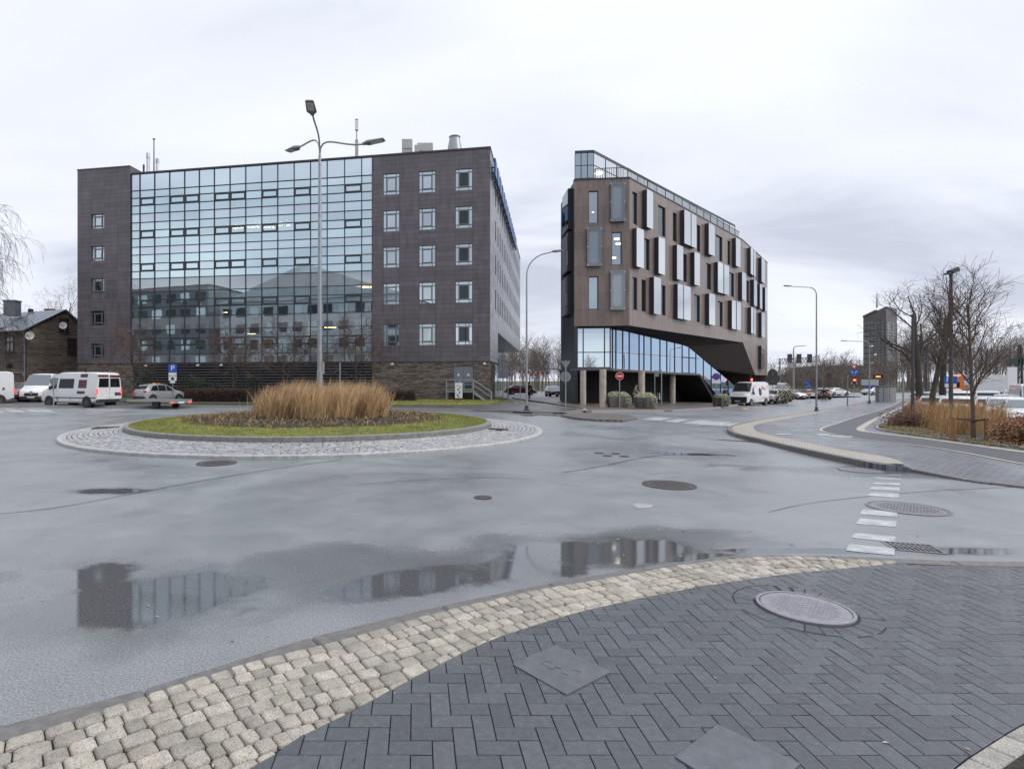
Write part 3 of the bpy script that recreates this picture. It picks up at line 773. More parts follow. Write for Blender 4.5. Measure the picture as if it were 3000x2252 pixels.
# ------------------------------------------------------------------ right-hand pavement across the road
def blockpave(name, c1, c2, mort, sx, sy, rough, rot=0.0, mortar=0.012):
    m = bpy.data.materials.new(name); m.use_nodes = True
    t = m.node_tree; N = t.nodes; K = t.links.new; b = N['Principled BSDF']
    tcn = N.new('ShaderNodeTexCoord'); mp = N.new('ShaderNodeMapping'); K(tcn.outputs['Object'], mp.inputs[0]); mp.inputs['Rotation'].default_value = (0, 0, rot)
    br = N.new('ShaderNodeTexBrick'); K(mp.outputs[0], br.inputs['Vector']); br.inputs['Scale'].default_value = 1
    br.inputs['Brick Width'].default_value = sx; br.inputs['Row Height'].default_value = sy; br.inputs['Mortar Size'].default_value = mortar
    br.inputs['Color1'].default_value = (*c1, 1); br.inputs['Color2'].default_value = (*c2, 1); br.inputs['Mortar'].default_value = (*mort, 1)
    nz = N.new('ShaderNodeTexNoise'); nz.inputs['Scale'].default_value = 0.7; nz.inputs['Detail'].default_value = 6; K(tcn.outputs['Object'], nz.inputs['Vector'])
    mr = N.new('ShaderNodeMapRange'); K(nz.outputs[0], mr.inputs[0]); mr.inputs[1].default_value = .35; mr.inputs[2].default_value = .65; mr.inputs[3].default_value = rough-.14; mr.inputs[4].default_value = rough+.12
    K(mr.outputs[0], b.inputs['Roughness']); K(br.outputs[0], b.inputs['Base Color'])
    bp = N.new('ShaderNodeBump'); bp.inputs['Strength'].default_value = 0.25; bp.inputs['Distance'].default_value = .004; bp.invert = True; K(br.outputs[1], bp.inputs['Height']); K(bp.outputs[0], b.inputs['Normal'])
    return m
M_blk = blockpave('wet_grey_block_paving', (0.115, 0.12, 0.135), (0.16, 0.165, 0.18), (0.05, 0.05, 0.055), 0.2, 0.1, 0.34, 0.15)
M_blkdark = blockpave('dark_block_paving', (0.075, 0.075, 0.082), (0.10, 0.10, 0.108), (0.02, 0.02, 0.02), 0.2, 0.1, 0.42, 0.3)
M_blkbrown = blockpave('brown_block_paving', (0.14, 0.118, 0.105), (0.18, 0.15, 0.135), (0.04, 0.035, 0.03), 0.2, 0.1, 0.4, 0.3)
M_band = blockpave('beige_sett_band', (0.36, 0.32, 0.26), (0.42, 0.375, 0.31), (0.15, 0.14, 0.12), 0.12, 0.11, 0.55, 0.6, 0.014)
M_cyc = mat('cycle_path_asphalt', (0.058, 0.060, 0.066), 0.55, var=0.3, vscale=90, bump=0.3, bscale=160, rvar=0.08)
W = lambda L_, off=0.0: [wpt(a, b, off) for a, b in L_]
RK = [(3300, 1450), (3000, 1408), (2859, 1394), (2723, 1371), (2646, 1362), (2588, 1360), (2511, 1347), (2407, 1326), (2289, 1301), (2226, 1286), (2160, 1271), (2137, 1262), (2131, 1254), (2140, 1247), (2165, 1241), (2212, 1231), (2294, 1218), (2375, 1206), (2452, 1193), (2484, 1187), (2551, 1173)]
rk = catmull(W(RK), 4)
far_r = rk+[(rk[-1][0]+25, rk[-1][1]+18), (150, 75), (150, 3), (26, 3)]
def drop(x, y):
    if y < 3 or y > 16: return 0.0
    px = CX+F*x/y; t_ = min(max((px-2640)/50, 0), 1)
    if t_ <= 0: return 0.0
    return -0.095*t_*max(0, 1-side_of(rk[:30], (x, y))[0]/1.8)
rp_ = slab('right_pavement', far_r, ROAD-0.1, drop, M_blk, cell=0.9); rp_['label'] = 'wet grey block pavement across the road on the right'
# kerb stones, dark road face, along the near part
kerb(rk[:len(rk)], rp_, M_kerb, width=0.15, z0=-0.25, z1=lambda x, y: drop(x, y)+0.006, piece=1.0, side=-1)
BI = [(2650, 1361), (2633, 1349), (2588, 1337), (2497, 1322), (2407, 1306), (2294, 1283), (2226, 1266), (2208, 1254), (2222, 1243), (2294, 1228), (2375, 1214), (2452, 1200)]
bi = catmull(W(BI), 4)
# beige band between kerb and paving
ka = [p for p in rk]
i0 = min(range(len(ka)), key=lambda i: math.hypot(ka[i][0]-bi[0][0], ka[i][1]-bi[0][1])); i1 = min(range(len(ka)), key=lambda i: math.hypot(ka[i][0]-bi[-1][0], ka[i][1]-bi[-1][1]))
kin = []
for i in range(i0, i1+1):
    a, b = ka[max(i-1, 0)], ka[min(i+1, len(ka)-1)]; l = math.hypot(b[0]-a[0], b[1]-a[1]); n = ((b[1]-a[1])/l, -(b[0]-a[0])/l)
    kin.append((ka[i][0]+n[0]*0.155, ka[i][1]+n[1]*0.155))
sheet('sett_band', kin+bi[::-1], 0.005, M_band, kind=None, parent=rp_)
CP = [(3300, 1400), (3000, 1360), (2814, 1324), (2678, 1304), (2542, 1288), (2434, 1270), (2405, 1257), (2452, 1240), (2520, 1218), (2579, 1202), (2615, 1188), (2640, 1174)]
CQ = [(2665, 1176), (2645, 1190), (2615, 1206), (2565, 1228), (2527, 1250), (2524, 1261), (2565, 1268), (2678, 1281), (2814, 1299), (3000, 1324), (3300, 1362)]
cp, cq = catmull(W(CP), 4), catmull(W(CQ), 4)
sheet('cycle_path', cp+cq, 0.006, M_cyc, kind=None, parent=rp_)
def line(pts, wd, off, m, name, parent):
    P = resample(pts, 0.6); mb = MB(); vs = []
    for i, p in enumerate(P):
        d = (P[min(i+1, len(P)-1)]-P[max(i-1, 0)]).normalized(); q = Vector((-d.y, d.x, 0))*wd/2
        for s in (-1, 1): v = p+q*s; vs.append((v.x, v.y, g(v.x, v.y)+off))
    mb.add(vs, [(2*i+1, 2*i, 2*i+2, 2*i+3) for i in range(len(P)-1)]); return mb.build(name, m, parent)
M_edge = mat('pale_edging', (0.36, 0.33, 0.28), 0.6, var=0.2, vscale=8)
line(cp, 0.10, 0.010, M_edge, 'path_edging', rp_)
line(cq, 0.26, 0.0105, mat('yellowish_edging', (0.36, 0.33, 0.27), 0.6, var=0.2, vscale=8), 'bed_edging', rp_)
for q in (((2277, 1270), (2318, 1270), (2316, 1273), (2276, 1273)), ((2389, 1272), (2428, 1272), (2436, 1276), (2400, 1276)), ((2430, 1276), (2497, 1278), (2494, 1282), (2438, 1280))):
    sheet('path_marking', ccw(W(q)), 0.008, M_paint, kind=None, parent=rp_, cell=50)
# planting bed on the right, with its low kerb
BED = [(3300, 1350), (3000, 1316), (2814, 1293), (2678, 1276), (2585, 1262), (2566, 1252), (2590, 1240), (2650, 1215), (2700, 1200), (2780, 1190), (3000, 1190), (3400, 1190)]
bedp = catmull(W(BED[:9]), 3)+W(BED[9:])
bed_r = sheet('right_soil_bed', bedp, 0.02, M_soil); 
kerb(catmull(W(BED[:9]), 3), rp_, M_kerbpale, width=0.08, z0=-0.1, z1=0.06, piece=1.0, side=-1, name='bed_kerb_stone')
sheet('bed_crossing', ccw(W(((2560, 1246), (2690, 1262), (2700, 1248), (2600, 1232)))), 0.03, M_band, kind=None, parent=rp_)
# car park surface
sheet('car_park', [(20.5, 19.5), (24, 17), (120, 17), (120, 66), (60, 63), (46.5, 50), (35, 37.5), (27.5, 28.5)], -0.08+0.11, mat('car_park_asphalt', (0.07, 0.07, 0.075), 0.35, var=0.3, vscale=2, rvar=0.12))

# ------------------------------------------------------------------ far pavement in front of the buildings
FK = [(-300, 1187), (380, 1188), (620, 1189), (1060, 1193), (1385, 1200), (1539, 1205), (1653, 1207), (1716, 1201)]
fk = W(FK)
fp = slab('far_pavement', fk+[(9.6, 52.0), (9.2, 62), (6.6, 62), (6.5, 49.2), (-34, 56.4), (-60, 62), (-75, 48)], ROAD-0.1, 0.0, M_blkdark); fp['label'] = 'dark block pavement along the far side of the roundabout'
kerb(fk, fp, M_kerbpale, width=0.15, z0=-0.25, z1=0.006, piece=1.2, side=1)
line([fk[4], fk[5], fk[6], fk[7], W([(1640, 1191)])[0], W([(1560, 1181)])[0]], 0.14, 0.008, M_edge, 'path_edging', fp)
# lay-by island edge and the pavement round the brown building
BK = [(1600, 1178), (1660, 1188), (1708, 1197), (1716, 1203), (1827, 1201), (1966, 1201), (2100, 1193), (2150, 1186), (2215, 1172), (2290, 1158)]
bk = W(BK)
bp_ = slab('side_pavement', bk+[(75, 95), (60, 98), (10.5, 62), (10.3, 56)], ROAD-0.1, 0.0, M_blkbrown); bp_['label'] = 'brown block pavement round the brown office building'
kerb(bk[2:], bp_, M_kerbpale, width=0.15, z0=-0.25, z1=0.006, piece=1.2, side=1)
IK = [(1644, 1214), (1685, 1222), (1748, 1227), (1824, 1229), (1868, 1222), (1840, 1213), (1760, 1209), (1680, 1209), (1644, 1214)]
ik = W(IK)
il = slab('traffic_island', ik[:-1], ROAD-0.1, -0.02, M_blkbrown); il['label'] = 'low paved traffic island in front of the brown building'
kerb(ik, il, M_kerb, width=0.12, z0=-0.2, z1=-0.012, piece=0.8, side=1)
# grass verge in front of the left building
vg = slab('grass_verge', W([(1050, 1187), (1330, 1188), (1428, 1187)])+[(9.0, 55), (8.6, 60), (7.6, 60), (6.4, 48.9), (-4, 50.6)], -0.1, 0.05, M_lawn)
hb = slab('hedge_bed', W([(380, 1182), (700, 1184), (1050, 1187)])+[(-4, 50.5), (-30, 55.2)], -0.1, 0.07, mat('leaf_litter', (0.05, 0.04, 0.02), 0.9, col2=(0.09, 0.09, 0.03), vscale=3))
mb = MB()
P0 = W([(1060, 1186), (1425, 1186)])
def vpos():
    x = random.uniform(-5, 8.6); y0 = P0[0][1]+(P0[1][1]-P0[0][1])*(x-P0[0][0])/(P0[1][0]-P0[0][0]); y1 = 49-.182*(x-6.4) if x < 6.4 else 56
    y = random.uniform(min(y0, y1), y1); return x, y, g(x, y)+0.05
blades(mb, 5000, vpos, lambda: 0.09, 0.03, 0.6, segs=1, nm=2)
tag(mb.build('verge_grass', [G1, G2]), 'short grass verge at the foot of the stone wall', 'grass', kind='stuff')
# ================================================================== BUILDINGS
class Face:
    """a wall plane: u runs along it, z up, d outwards"""
    def __init__(s, o, d, n): s.o = Vector((o[0], o[1], 0)); s.d = Vector((d[0], d[1], 0)).normalized(); s.n = Vector((n[0], n[1], 0)).normalized(); s.flip = s.d.cross(Vector((0, 0, 1))).dot(s.n) < 0
    def pt(s, u, z, d=0): p = s.o+s.d*u+s.n*d; return Vector((p.x, p.y, z))
    def box(s, mb, u0, u1, z0, z1, d0, d1, mi=0):
        c = s.pt((u0+u1)/2, (z0+z1)/2, (d0+d1)/2)
        return mb.obox(c, s.d*(u1-u0)/2, Vector((0, 0, (z1-z0)/2)), s.n*(d1-d0)/2, mi)
    def poly(s, mb, uz, d0, d1, mi=0):
        uz = ccw([tuple(p) for p in uz])
        if s.flip: uz = uz[::-1]
        return mb.prism([s.pt(u, z, d0) for u, z in uz], [s.pt(u, z, d1) for u, z in uz], mi)
    def u(s, px, d=0):
        k = (px-CX)/F; o = s.o+s.n*d   # (ox+u dx) = k (oy+u dy)
        return (k*o.y-o.x)/(s.d.x-k*s.d.y)
    def z(s, px, py, d=0):
        p = s.pt(s.u(px, d), 0, d); return zat(py, p.y)
def minus(rects, hole):
    res = []
    for (a, b, c, d) in rects:
        h0, h1, h2, h3 = max(a, hole[0]), min(b, hole[1]), max(c, hole[2]), min(d, hole[3])
        if h0 >= h1-1e-4 or h2 >= h3-1e-4: res.append((a, b, c, d)); continue
        if a < h0: res.append((a, h0, c, d))
        if h1 < b: res.append((h1, b, c, d))
        if c < h2: res.append((h0, h1, c, h2))
        if h3 < d: res.append((h0, h1, h3, d))
    return [r for r in res if r[1]-r[0] > .02 and r[3]-r[2] > .02]
def cladding(face, us, zs, holes, d0, d1, gap, shift=None):
    """rectangles of cladding between the joint lines, openings cut out; a list of (area, mesh builder)"""
    res = []
    for j, (z0, z1) in enumerate(zip(zs, zs[1:])):
        uu = us if not shift else [u+(shift if j % 2 else 0) for u in us]
        for (u0, u1) in zip(uu, uu[1:]):
            rs = [(u0+gap, u1-gap, z0+gap, z1-gap)]
            for h in holes: rs = minus(rs, h)
            if not rs: continue
            mb = MB(); dd = random.uniform(-.002, .002)
            for r in rs: face.box(mb, r[0], r[1], r[2], r[3], d0, d1+dd)
            res.append((sum((r[1]-r[0])*(r[3]-r[2]) for r in rs), mb))
    return res
def emit_panels(lst, name, m, parent, limit):
    lst.sort(key=lambda q: -q[0]); rest = MB()
    for i, (_, mb) in enumerate(lst):
        if i < limit: mb.build(name, m, parent, world=True)
        else: rest.add(mb.v, mb.f)
    if rest.v: rest.build(name+'s', m, parent, world=True, kind='stuff')
# ------------------------------------------------------------------ the grey office building on the left
M_clad = mat('dark_grey_cladding', (0.118, 0.104, 0.112), 0.34, var=0.20, vscale=1.6, stretch=(1.5, 1.5, .35), island=0.12, rvar=0.10, bump=0.02, bscale=2)
M_clad2 = mat('grey_side_cladding', (0.12, 0.115, 0.127), 0.26, var=0.12, vscale=1.2, island=0.07, rvar=0.08)
M_core = mat('dark_wall_backing', (0.022, 0.021, 0.023), 0.8)
M_frame = mat('dark_window_frame', (0.03, 0.035, 0.042), 0.45)
M_frameg = mat('grey_window_frame', (0.13, 0.155, 0.175), 0.45)
M_slat = mat('dark_louvre_slat', (0.075, 0.072, 0.078), 0.42, var=0.1, vscale=2)
M_roof = mat('roof_felt', (0.06, 0.06, 0.062), 0.9)
M_trim = mat('dark_roof_trim', (0.045, 0.04, 0.043), 0.4)
M_galv = mat('galvanised_steel', (0.36, 0.38, 0.40), 0.4, metal=0.75, var=0.12, vscale=8)
M_steel = mat('bright_steel', (0.55, 0.56, 0.58), 0.28, metal=0.9)
M_white = mat('white_coating', (0.72, 0.72, 0.71), 0.45)
G_win = glassmat('sky_blue_window', (0.88, 0.97, 1.0), (0.02, 0.03, 0.035), 0.68, wav=0.04, vary=.22)
G_dark = glassmat('dark_window', (0.75, 0.8, 0.85), (0.012, 0.013, 0.016), 0.07, wav=0.05)
G_cw = glassmat('curtain_glass', (0.80, 0.96, 0.985), (0.62, 0.72, 0.74), 0.80, see=True, wav=0.014, wscale=0.45, vary=0.14)
G_cw2 = glassmat('curtain_glass_clear', (0.78, 0.92, 0.97), (0.80, 0.88, 0.87), 0.46, see=True, wav=0.08, wscale=0.5, vary=.2)
G_sp = glassmat('spandrel_glass', (0.80, 0.92, 0.98), (0.22, 0.235, 0.24), 0.80, wav=0.014, wscale=0.45, vary=.12)
G_sp2 = glassmat('spandrel_glass_grey', (0.80, 0.9, 0.95), (0.20, 0.21, 0.215), 0.40, wav=0.05, wscale=0.45)
C0 = Vector((6.42, 49.0, 0))
FF = Face(C0, (-.984, .179), (-.179, -.984))      # front
FS = Face(C0, (.2356, .972), (.972, -.2356))      # side
UE, UC0, UC1 = FF.u(228), FF.u(1090), FF.u(384)
ZT, ZB, ZTOW = 22.0, 3.38, 22.75
bl = thing('office_building', 'long dark grey office block with a big glass curtain wall and stone base', 'building', (C0.x, C0.y, -0.4))
def hol(face, holes, rng_, m_, name, d0, d1): pass
# right part of the front: panels with 15 windows
wr = []
for (xa, xb) in ((1122, 1170), (1227, 1275.5), (1333.7, 1384)):
    for (za, zb) in ((18.35, 20.27), (15.04, 16.97), (11.8, 13.68), (8.5, 10.4), (4.8, 6.73)):
        wr.append((FF.u(xb), FF.u(xa), za, zb))
wt = []
for (za, zb) in ((16.75, 18.2), (13.55, 15.0), (10.3, 11.8), (7.13, 8.6), (3.9, 5.37)): wt.append((FF.u(306), FF.u(268), za, zb))
zs = list(np.linspace(ZB, ZT-0.12, 45))
us = [0.0, 1.05, FF.u(1384), FF.u(1333.7), FF.u(1275.5), FF.u(1227), FF.u(1170), FF.u(1122), UC0-0.02]
us = sorted(set(us)); us = [us[0]]+us[1:]
p1 = cladding(FF, us, zs, wr, -0.22, 0.0, 0.006)
ust = [UC1+0.05, FF.u(345), FF.u(306), FF.u(268), UE]
p2 = cladding(FF, ust, list(np.linspace(ZB, ZTOW-0.1, 46)), wt, -0.22, 0.06, 0.006)
emit_panels(p1+p2, 'cladding_panel', M_clad, bl, 300)
# side: narrow boards, many rows of windows, an underpass
FSL = 46.0; US0 = 7.1
wsd = []
usw = [4.4+2.42*i for i in range(17)]
for r_, (za, zb) in enumerate(((18.2, 20.1), (14.95, 16.85), (11.7, 13.6), (8.4, 10.3))):
    for i, u in enumerate(usw): wsd.append((u, u+0.75, za, zb))
rows = list(np.linspace(ZB, ZT-0.12, 45)); mb = MB()
q = cladding(FS, [0.0, 3.6, US0]+list(np.linspace(US0, FSL, 9))[1:], rows, wsd+[(US0, FSL+1, 0, 6.5)], -0.22, 0.0, 0.006)
emit_panels(q, 'side_panel', M_clad2, bl, 60)
# backing walls and roof
mb = MB()
FF.box(mb, 0.23, UC0-0.02, ZB, ZT-.1, -0.4, -0.23); FF.box(mb, UC1+0.05, UE-.05, ZB, ZTOW-.1, -0.4, -0.23)
FS.box(mb, 0.23, US0+.01, ZB, ZT-.1, -0.4, -0.23); FS.box(mb, US0, FSL, 6.6, ZT-.1, -0.4, -0.23)
mb.build('wall', M_core, bl, world=True)
mb = MB(); C = [FF.pt(0, 0, -.1), FS.pt(FSL, 0, -.1), FS.pt(FSL, 0, -.1)+FF.d*UE, FF.pt(UE, 0, -.1)]
mb.prism([(p.x, p.y, ZT-.45) for p in C][::-1], [(p.x, p.y, ZT-.25) for p in C][::-1]); mb.build('roof', M_roof, bl, world=True)
mb = MB(); FF.box(mb, -0.04, UC1+0.04, ZT-.12, ZT+.03, -0.5, 0.07); FS.box(mb, 0.06, FSL, ZT-.12, ZT+.028, -0.5, 0.05); mb.build('parapet_trim', M_trim, bl, world=True)
mb = MB(); FF.box(mb, UC1+0.04, UE+.02, ZTOW-.1, ZTOW, -5.0, 0.12); FF.box(mb, UC1+.045, UC1+.25, ZT-.6, ZTOW-.1, -5, 0.055); FF.box(mb, UE-.2, UE, ZB, ZTOW-.1, -5, -0.23)
FF.box(mb, UC1+.05, UE, ZT-.4, ZTOW-.1, -5.2, -4.9); mb.build('tower_edge', M_clad, bl, world=True)
mb = MB(); FS.box(mb, FSL, FSL+.2, 6.5, ZT, -20, 0.0); FF.box(mb, UE-.25, UE-.2, ZB, ZT, -30, -5); mb.build('rear_wall', M_clad, bl, world=True)
# windows of the panelled parts: frame, a central sash, narrow strips round it
def cross_window(face, r, midm, sidem, frm, parent):
    u0, u1, z0, z1 = r; w_, h_ = u1-u0, z1-z0
    bars = MB(); a, b = 0.20*w_, 0.16*h_; t_ = 0.045
    for (x0, x1, y0, y1) in ((u0, u1, z0, z0+t_), (u0, u1, z1-t_, z1), (u0, u0+t_, z0+t_, z1-t_), (u1-t_, u1, z0+t_, z1-t_)): face.box(bars, x0, x1, y0, y1, -0.16, -0.05)
    for uu in (u0+a, u1-a): face.box(bars, uu-.028, uu+.028, z0+t_, z1-t_, -0.155, -0.055)
    for zz in (z0+b, z1-b): face.box(bars, u0+t_, u1-t_, zz-.028, zz+.028, -0.15, -0.06)
    ff = MB()
    for (x0, x1, y0, y1) in ((u0+a+.028, u1-a-.028, z0+b+.028, z0+b+.1), (u0+a+.028, u1-a-.028, z1-b-.1, z1-b-.028), (u0+a+.028, u0+a+.09, z0+b+.1, z1-b-.1), (u1-a-.09, u1-a-.028, z0+b+.1, z1-b-.1)): face.box(ff, x0, x1, y0, y1, -0.15, -0.04)
    wo_ = bars.build('window', frm, parent, world=True)
    ff.build('sash', frm, wo_, world=True)
    mb = MB(); face.box(mb, u0+a+.09, u1-a-.09, z0+b+.1, z1-b-.1, -0.14, -0.10); mb.build('pane', midm, wo_, world=True)
    k = 0
    for (x0, x1, y0, y1) in ((u0+t_, u0+a-.028, z0+b+.028, z1-b-.028), (u1-a+.028, u1-t_, z0+b+.028, z1-b-.028), (u0+a+.028, u1-a-.028, z0+t_, z0+b-.028), (u0+a+.028, u1-a-.028, z1-b+.028, z1-t_),
                             (u0+t_, u0+a-.028, z0+t_, z0+b-.028), (u1-a+.028, u1-t_, z0+t_, z0+b-.028), (u0+t_, u0+a-.028, z1-b+.028, z1-t_), (u1-a+.028, u1-t_, z1-b+.028, z1-t_)):
        mb = MB(); face.box(mb, x0, x1, y0, y1, -0.14, -0.11); mb.build('pane', sidem, wo_, world=True)
for i, r in enumerate(wr): cross_window(FF, r, G_dark if i >= 10 else G_win, G_win, M_frameg, bl)
for i, r in enumerate(wt): cross_window(FF, r, G_win if i < 2 else G_dark, G_win if i < 3 else G_dark, M_frameg, bl)
for i, r in enumerate(wsd):
    mb = MB(); FS.box(mb, r[0], r[1], r[2], r[3], -0.16, -0.06)
    wo_ = mb.build('window', M_frameg, bl, world=True)
    mb = MB(); FS.box(mb, r[0]+.06, r[1]-.06, r[2]+.06, r[3]-.06, -0.06, -0.045); mb.build('pane', G_win if random.random() < .85 else G_dark, wo_, world=True)
# curtain wall
MX = [384, 409, 452, 496, 540, 583, 627, 673, 719, 766, 813, 861, 909, 958, 1009, 1059, 1090]
MU = [FF.u(x) for x in MX]
MZ = [21.89, 20.26, 19.54, 18.79, 17.99, 17.13, 16.34, 15.58, 14.74, 13.97, 13.11, 12.35, 11.63, 10.34, 9.53, 8.79, 7.9, 6.62, 5.8, 5.07, 4.24, 3.40]
cwf = MB()
for i, u in enumerate(MU): FF.box(cwf, u-.03, u+.03, 3.36, 21.9, -0.14, 0.012)
for z in MZ: FF.box(cwf, MU[-1], MU[0], z-.03, z+.03, -0.13, 0.006)
cw = cwf.build('curtain_wall', M_frame, bl, world=True)
opn = {(c, r) for c in (1, 3, 4, 6, 7, 9, 11, 14) for r in (2, 6, 10, 14, 18)}
SP = {0, 4, 8, 12, 16, 20}
pl = []
for c in range(16):
    for r in range(21):
        u1, u0 = MU[c], MU[c+1]; z1, z0 = MZ[r], MZ[r+1]
        mm = G_sp if r in (0, 4, 8) else (G_sp2 if r in SP else (G_cw if r < 12 else G_cw2))
        mb = MB(); FF.box(mb, u0+.03, u1-.03, z0+.03, z1-.03, -0.09, -0.07)
        pl.append(((u1-u0)*(z1-z0), mb, mm, c, r))
pl.sort(key=lambda q: -q[0]); restp = {}
for i, (a, mb, mm, c, r) in enumerate(pl):
    if i < 300: mb.build('pane', mm, cw, world=True)
    else: restp.setdefault(mm.name, MB()).add(mb.v, mb.f)
for k, mb in restp.items(): mb.build('edge_panes', MATS[k], cw, world=True, kind='stuff')
for (c, r) in opn:
    u1, u0, z1, z0 = MU[c], MU[c+1], MZ[r], MZ[r+1]; mb = MB(); t_ = 0.13
    for (a, b, y0, y1) in ((u0, u1, z0, z0+t_), (u0, u1, z1-t_, z1), (u0, u0+t_, z0+t_, z1-t_), (u1-t_, u1, z0+t_, z1-t_)): FF.box(mb, a, b, y0, y1, -0.06, 0.03)
    mb.build('opening_sash', M_frame, cw, world=True)
# rooms behind the glass
M_int = mat('office_interior', (0.38, 0.37, 0.35), 0.8, var=0.3, vscale=0.8)
M_ceil = mat('office_ceiling', (0.45, 0.44, 0.42), 0.9)
M_blind = mat('white_blind', (0.55, 0.57, 0.55), 0.9, var=0.06, vscale=3)
M_curt = mat('cream_curtain', (0.45, 0.42, 0.34), 0.9, var=0.3, vscale=10, stretch=(6, 6, 0.2))
M_warm = mat('warm_lamp', (1, 0.7, 0.4), 0.5, emit=(1.0, 0.62, 0.30), estr=14.0)
M_warm3 = mat('bright_warm_lamp', (1, 0.7, 0.4), 0.5, emit=(1.0, 0.55, 0.25), estr=45.0)
M_dark = mat('dark_furniture', (0.03, 0.028, 0.03), 0.7)
mb = MB()
for z in (3.3, 7.25, 10.95, 14.35, 17.55, 20.9): FF.box(mb, MU[-1]+.05, MU[0]-.05, z-.15, z+.15, -7, -0.18)
mb.build('floor_slab', M_ceil, bl, world=True)
mb = MB(); FF.box(mb, MU[-1], MU[0], 3.3, 21.6, -7.3, -7.0); FF.box(mb, MU[-1]-.02, MU[-1]+.03, 3.3, 21.6, -7, -.16); FF.box(mb, MU[0]-.03, MU[0]+.02, 3.3, 21.6, -7, -.16)
for z0, z1 in ((3.5, 7.1), (7.4, 10.8), (11.1, 14.2), (14.5, 17.4), (17.7, 20.7)):
    for k in range(4): u = random.uniform(MU[-1]+1, MU[0]-1); FF.box(mb, u, u+.12, z0, z1, -7, -2.5)
mb.build('partition_wall', M_int, bl, world=True)
for (c, lv, zf) in ((8, 0, 7.05), (3, 0, 7.05), (11, 0, 7.05), (13, 0, 7.05), (14, 0, 7.05), (6, 3, 17.1), (7, 3, 17.1), (8, 3, 17.0), (9, 3, 17.1), (14, 1, 10.7), (15, 1, 10.7), (5, 1, 8.6), (12, 0, 6.9), (7, 0, 6.4), (4, 1, 9.0)):
    mb = MB(); u = (MU[c]+MU[c+1])/2; FF.box(mb, u-.6, u+.6, zf-.05, zf-.01, -3.4, -3.2); mb.build('ceiling_lamp', M_warm if lv < 2 else M_warm3, bl, world=True)
for (c, z0, z1, mm) in ((0, 8.0, 10.2, M_blind), (1, 8.0, 10.2, M_blind), (5, 8.3, 10.2, M_blind), (6, 8.6, 10.2, M_blind), (7, 8.8, 10.2, M_blind), (9, 9.5, 10.2, M_blind), (11, 8.5, 10.2, M_blind), (14, 8.0, 10.2, M_curt), (13, 8.0, 10.2, M_curt), (5, 4.3, 6.5, M_curt), (8, 4.3, 6.5, M_curt), (12, 4.3, 6.5, M_curt), (13, 4.3, 6.4, M_curt), (2, 5.2, 6.5, M_blind), (10, 5, 6.5, M_curt),
                        (4, 14.8, 17.1, M_blind), (5, 11.7, 13.9, M_blind), (12, 11.7, 13.9, M_blind), (2, 17.9, 20.2, M_blind), (4, 17.9, 20.2, M_blind), (11, 17.9, 20.2, M_blind)):
    u1, u0 = MU[c], MU[c+1]
    if mm is M_curt: u1 = u0+(u1-u0)*.5
    mb = MB(); FF.box(mb, u0+.08, u1-.05, z0, z1, -0.32, -0.30); mb.build('blind' if mm is M_blind else 'curtain', mm, bl, world=True)
for k in range(26):
    u = random.uniform(MU[-1]+.5, MU[0]-1.5); zf = random.choice((3.45, 3.45, 7.4, 14.5)); mb = MB(); FF.box(mb, u, u+random.uniform(.8, 1.6), zf, zf+random.uniform(.75, 1.5), -3.5, -1.2); mb.build('furniture', M_dark, bl, world=True)
# dark louvre below the curtain wall
for i in range(14):
    z = -0.2+i*0.26; mb = MB(); c = FF.pt(0, 0)
    P = [(-.05, z), (0.13, z+.03), (0.13, z+.10), (-.05, z+.19)]
    mb.prism([FF.pt(UC0+.02, q[1], q[0]-.1) for q in P], [FF.pt(UC1-.3, q[1], q[0]-.1) for q in P]); mb.build('slat', M_slat, bl, world=True)
mb = MB(); FF.box(mb, UC0, UC1-.2, -0.4, ZB-.03, -0.5, -0.26); mb.build('louvre_backing', M_black, bl, world=True)
# stone base
M_stone = mat('stacked_brown_stone', (0.165, 0.135, 0.11), 0.7, var=0.3, vscale=5, bump=0.5, bscale=25, island=0.45)
mb = MB()
def stones(face, u0, u1, z0, z1):
    z = z0
    while z < z1-.02:
        h_ = min(random.uniform(.05, .11), z1-z); u = u0-random.uniform(0, .3)
        while u < u1:
            l_ = random.uniform(.25, .8); a, b = max(u, u0), min(u+l_, u1)
            if b-a > .02: face.box(mb, a+.004, b-.004, z+.004, z+h_-.003, -0.25, random.uniform(-.03, .03))
            u += l_
        z += h_
dL, dR = FF.u(1388), FF.u(1327)
stones(FF, 0.02, dL, -.4, ZB-.04); stones(FF, dR, UC0, -.4, ZB-.04); stones(FF, dL, dR, -.4, .72); stones(FF, dL, dR, 3.0, ZB-.04)
stones(FS, 0.0, 4.2, -.5, ZB-.04); stones(FF, UC1-.3, UE, -.3, ZB-.04)
mb.build('stone_base', M_stone, bl, world=True, kind='stuff')
mb = MB(); FF.box(mb, .1, UC0, -.5, ZB-.02, -.6, -.26); FS.box(mb, .3, 4.1, -.6, ZB-.02, -.6, -.26); FF.box(mb, UC1-.3, UE, -.5, ZB-.02, -.6, -.26); mb.build('base_core', M_core, bl, world=True)
mb = MB(); FF.box(mb, -.03, UC0, ZB-.06, ZB-.005, -.3, 0.05); FF.box(mb, UC0, UE, ZB-.06, ZB-.005, -.3, 0.07); mb.build('base_flashing', M_trim, bl, world=True)
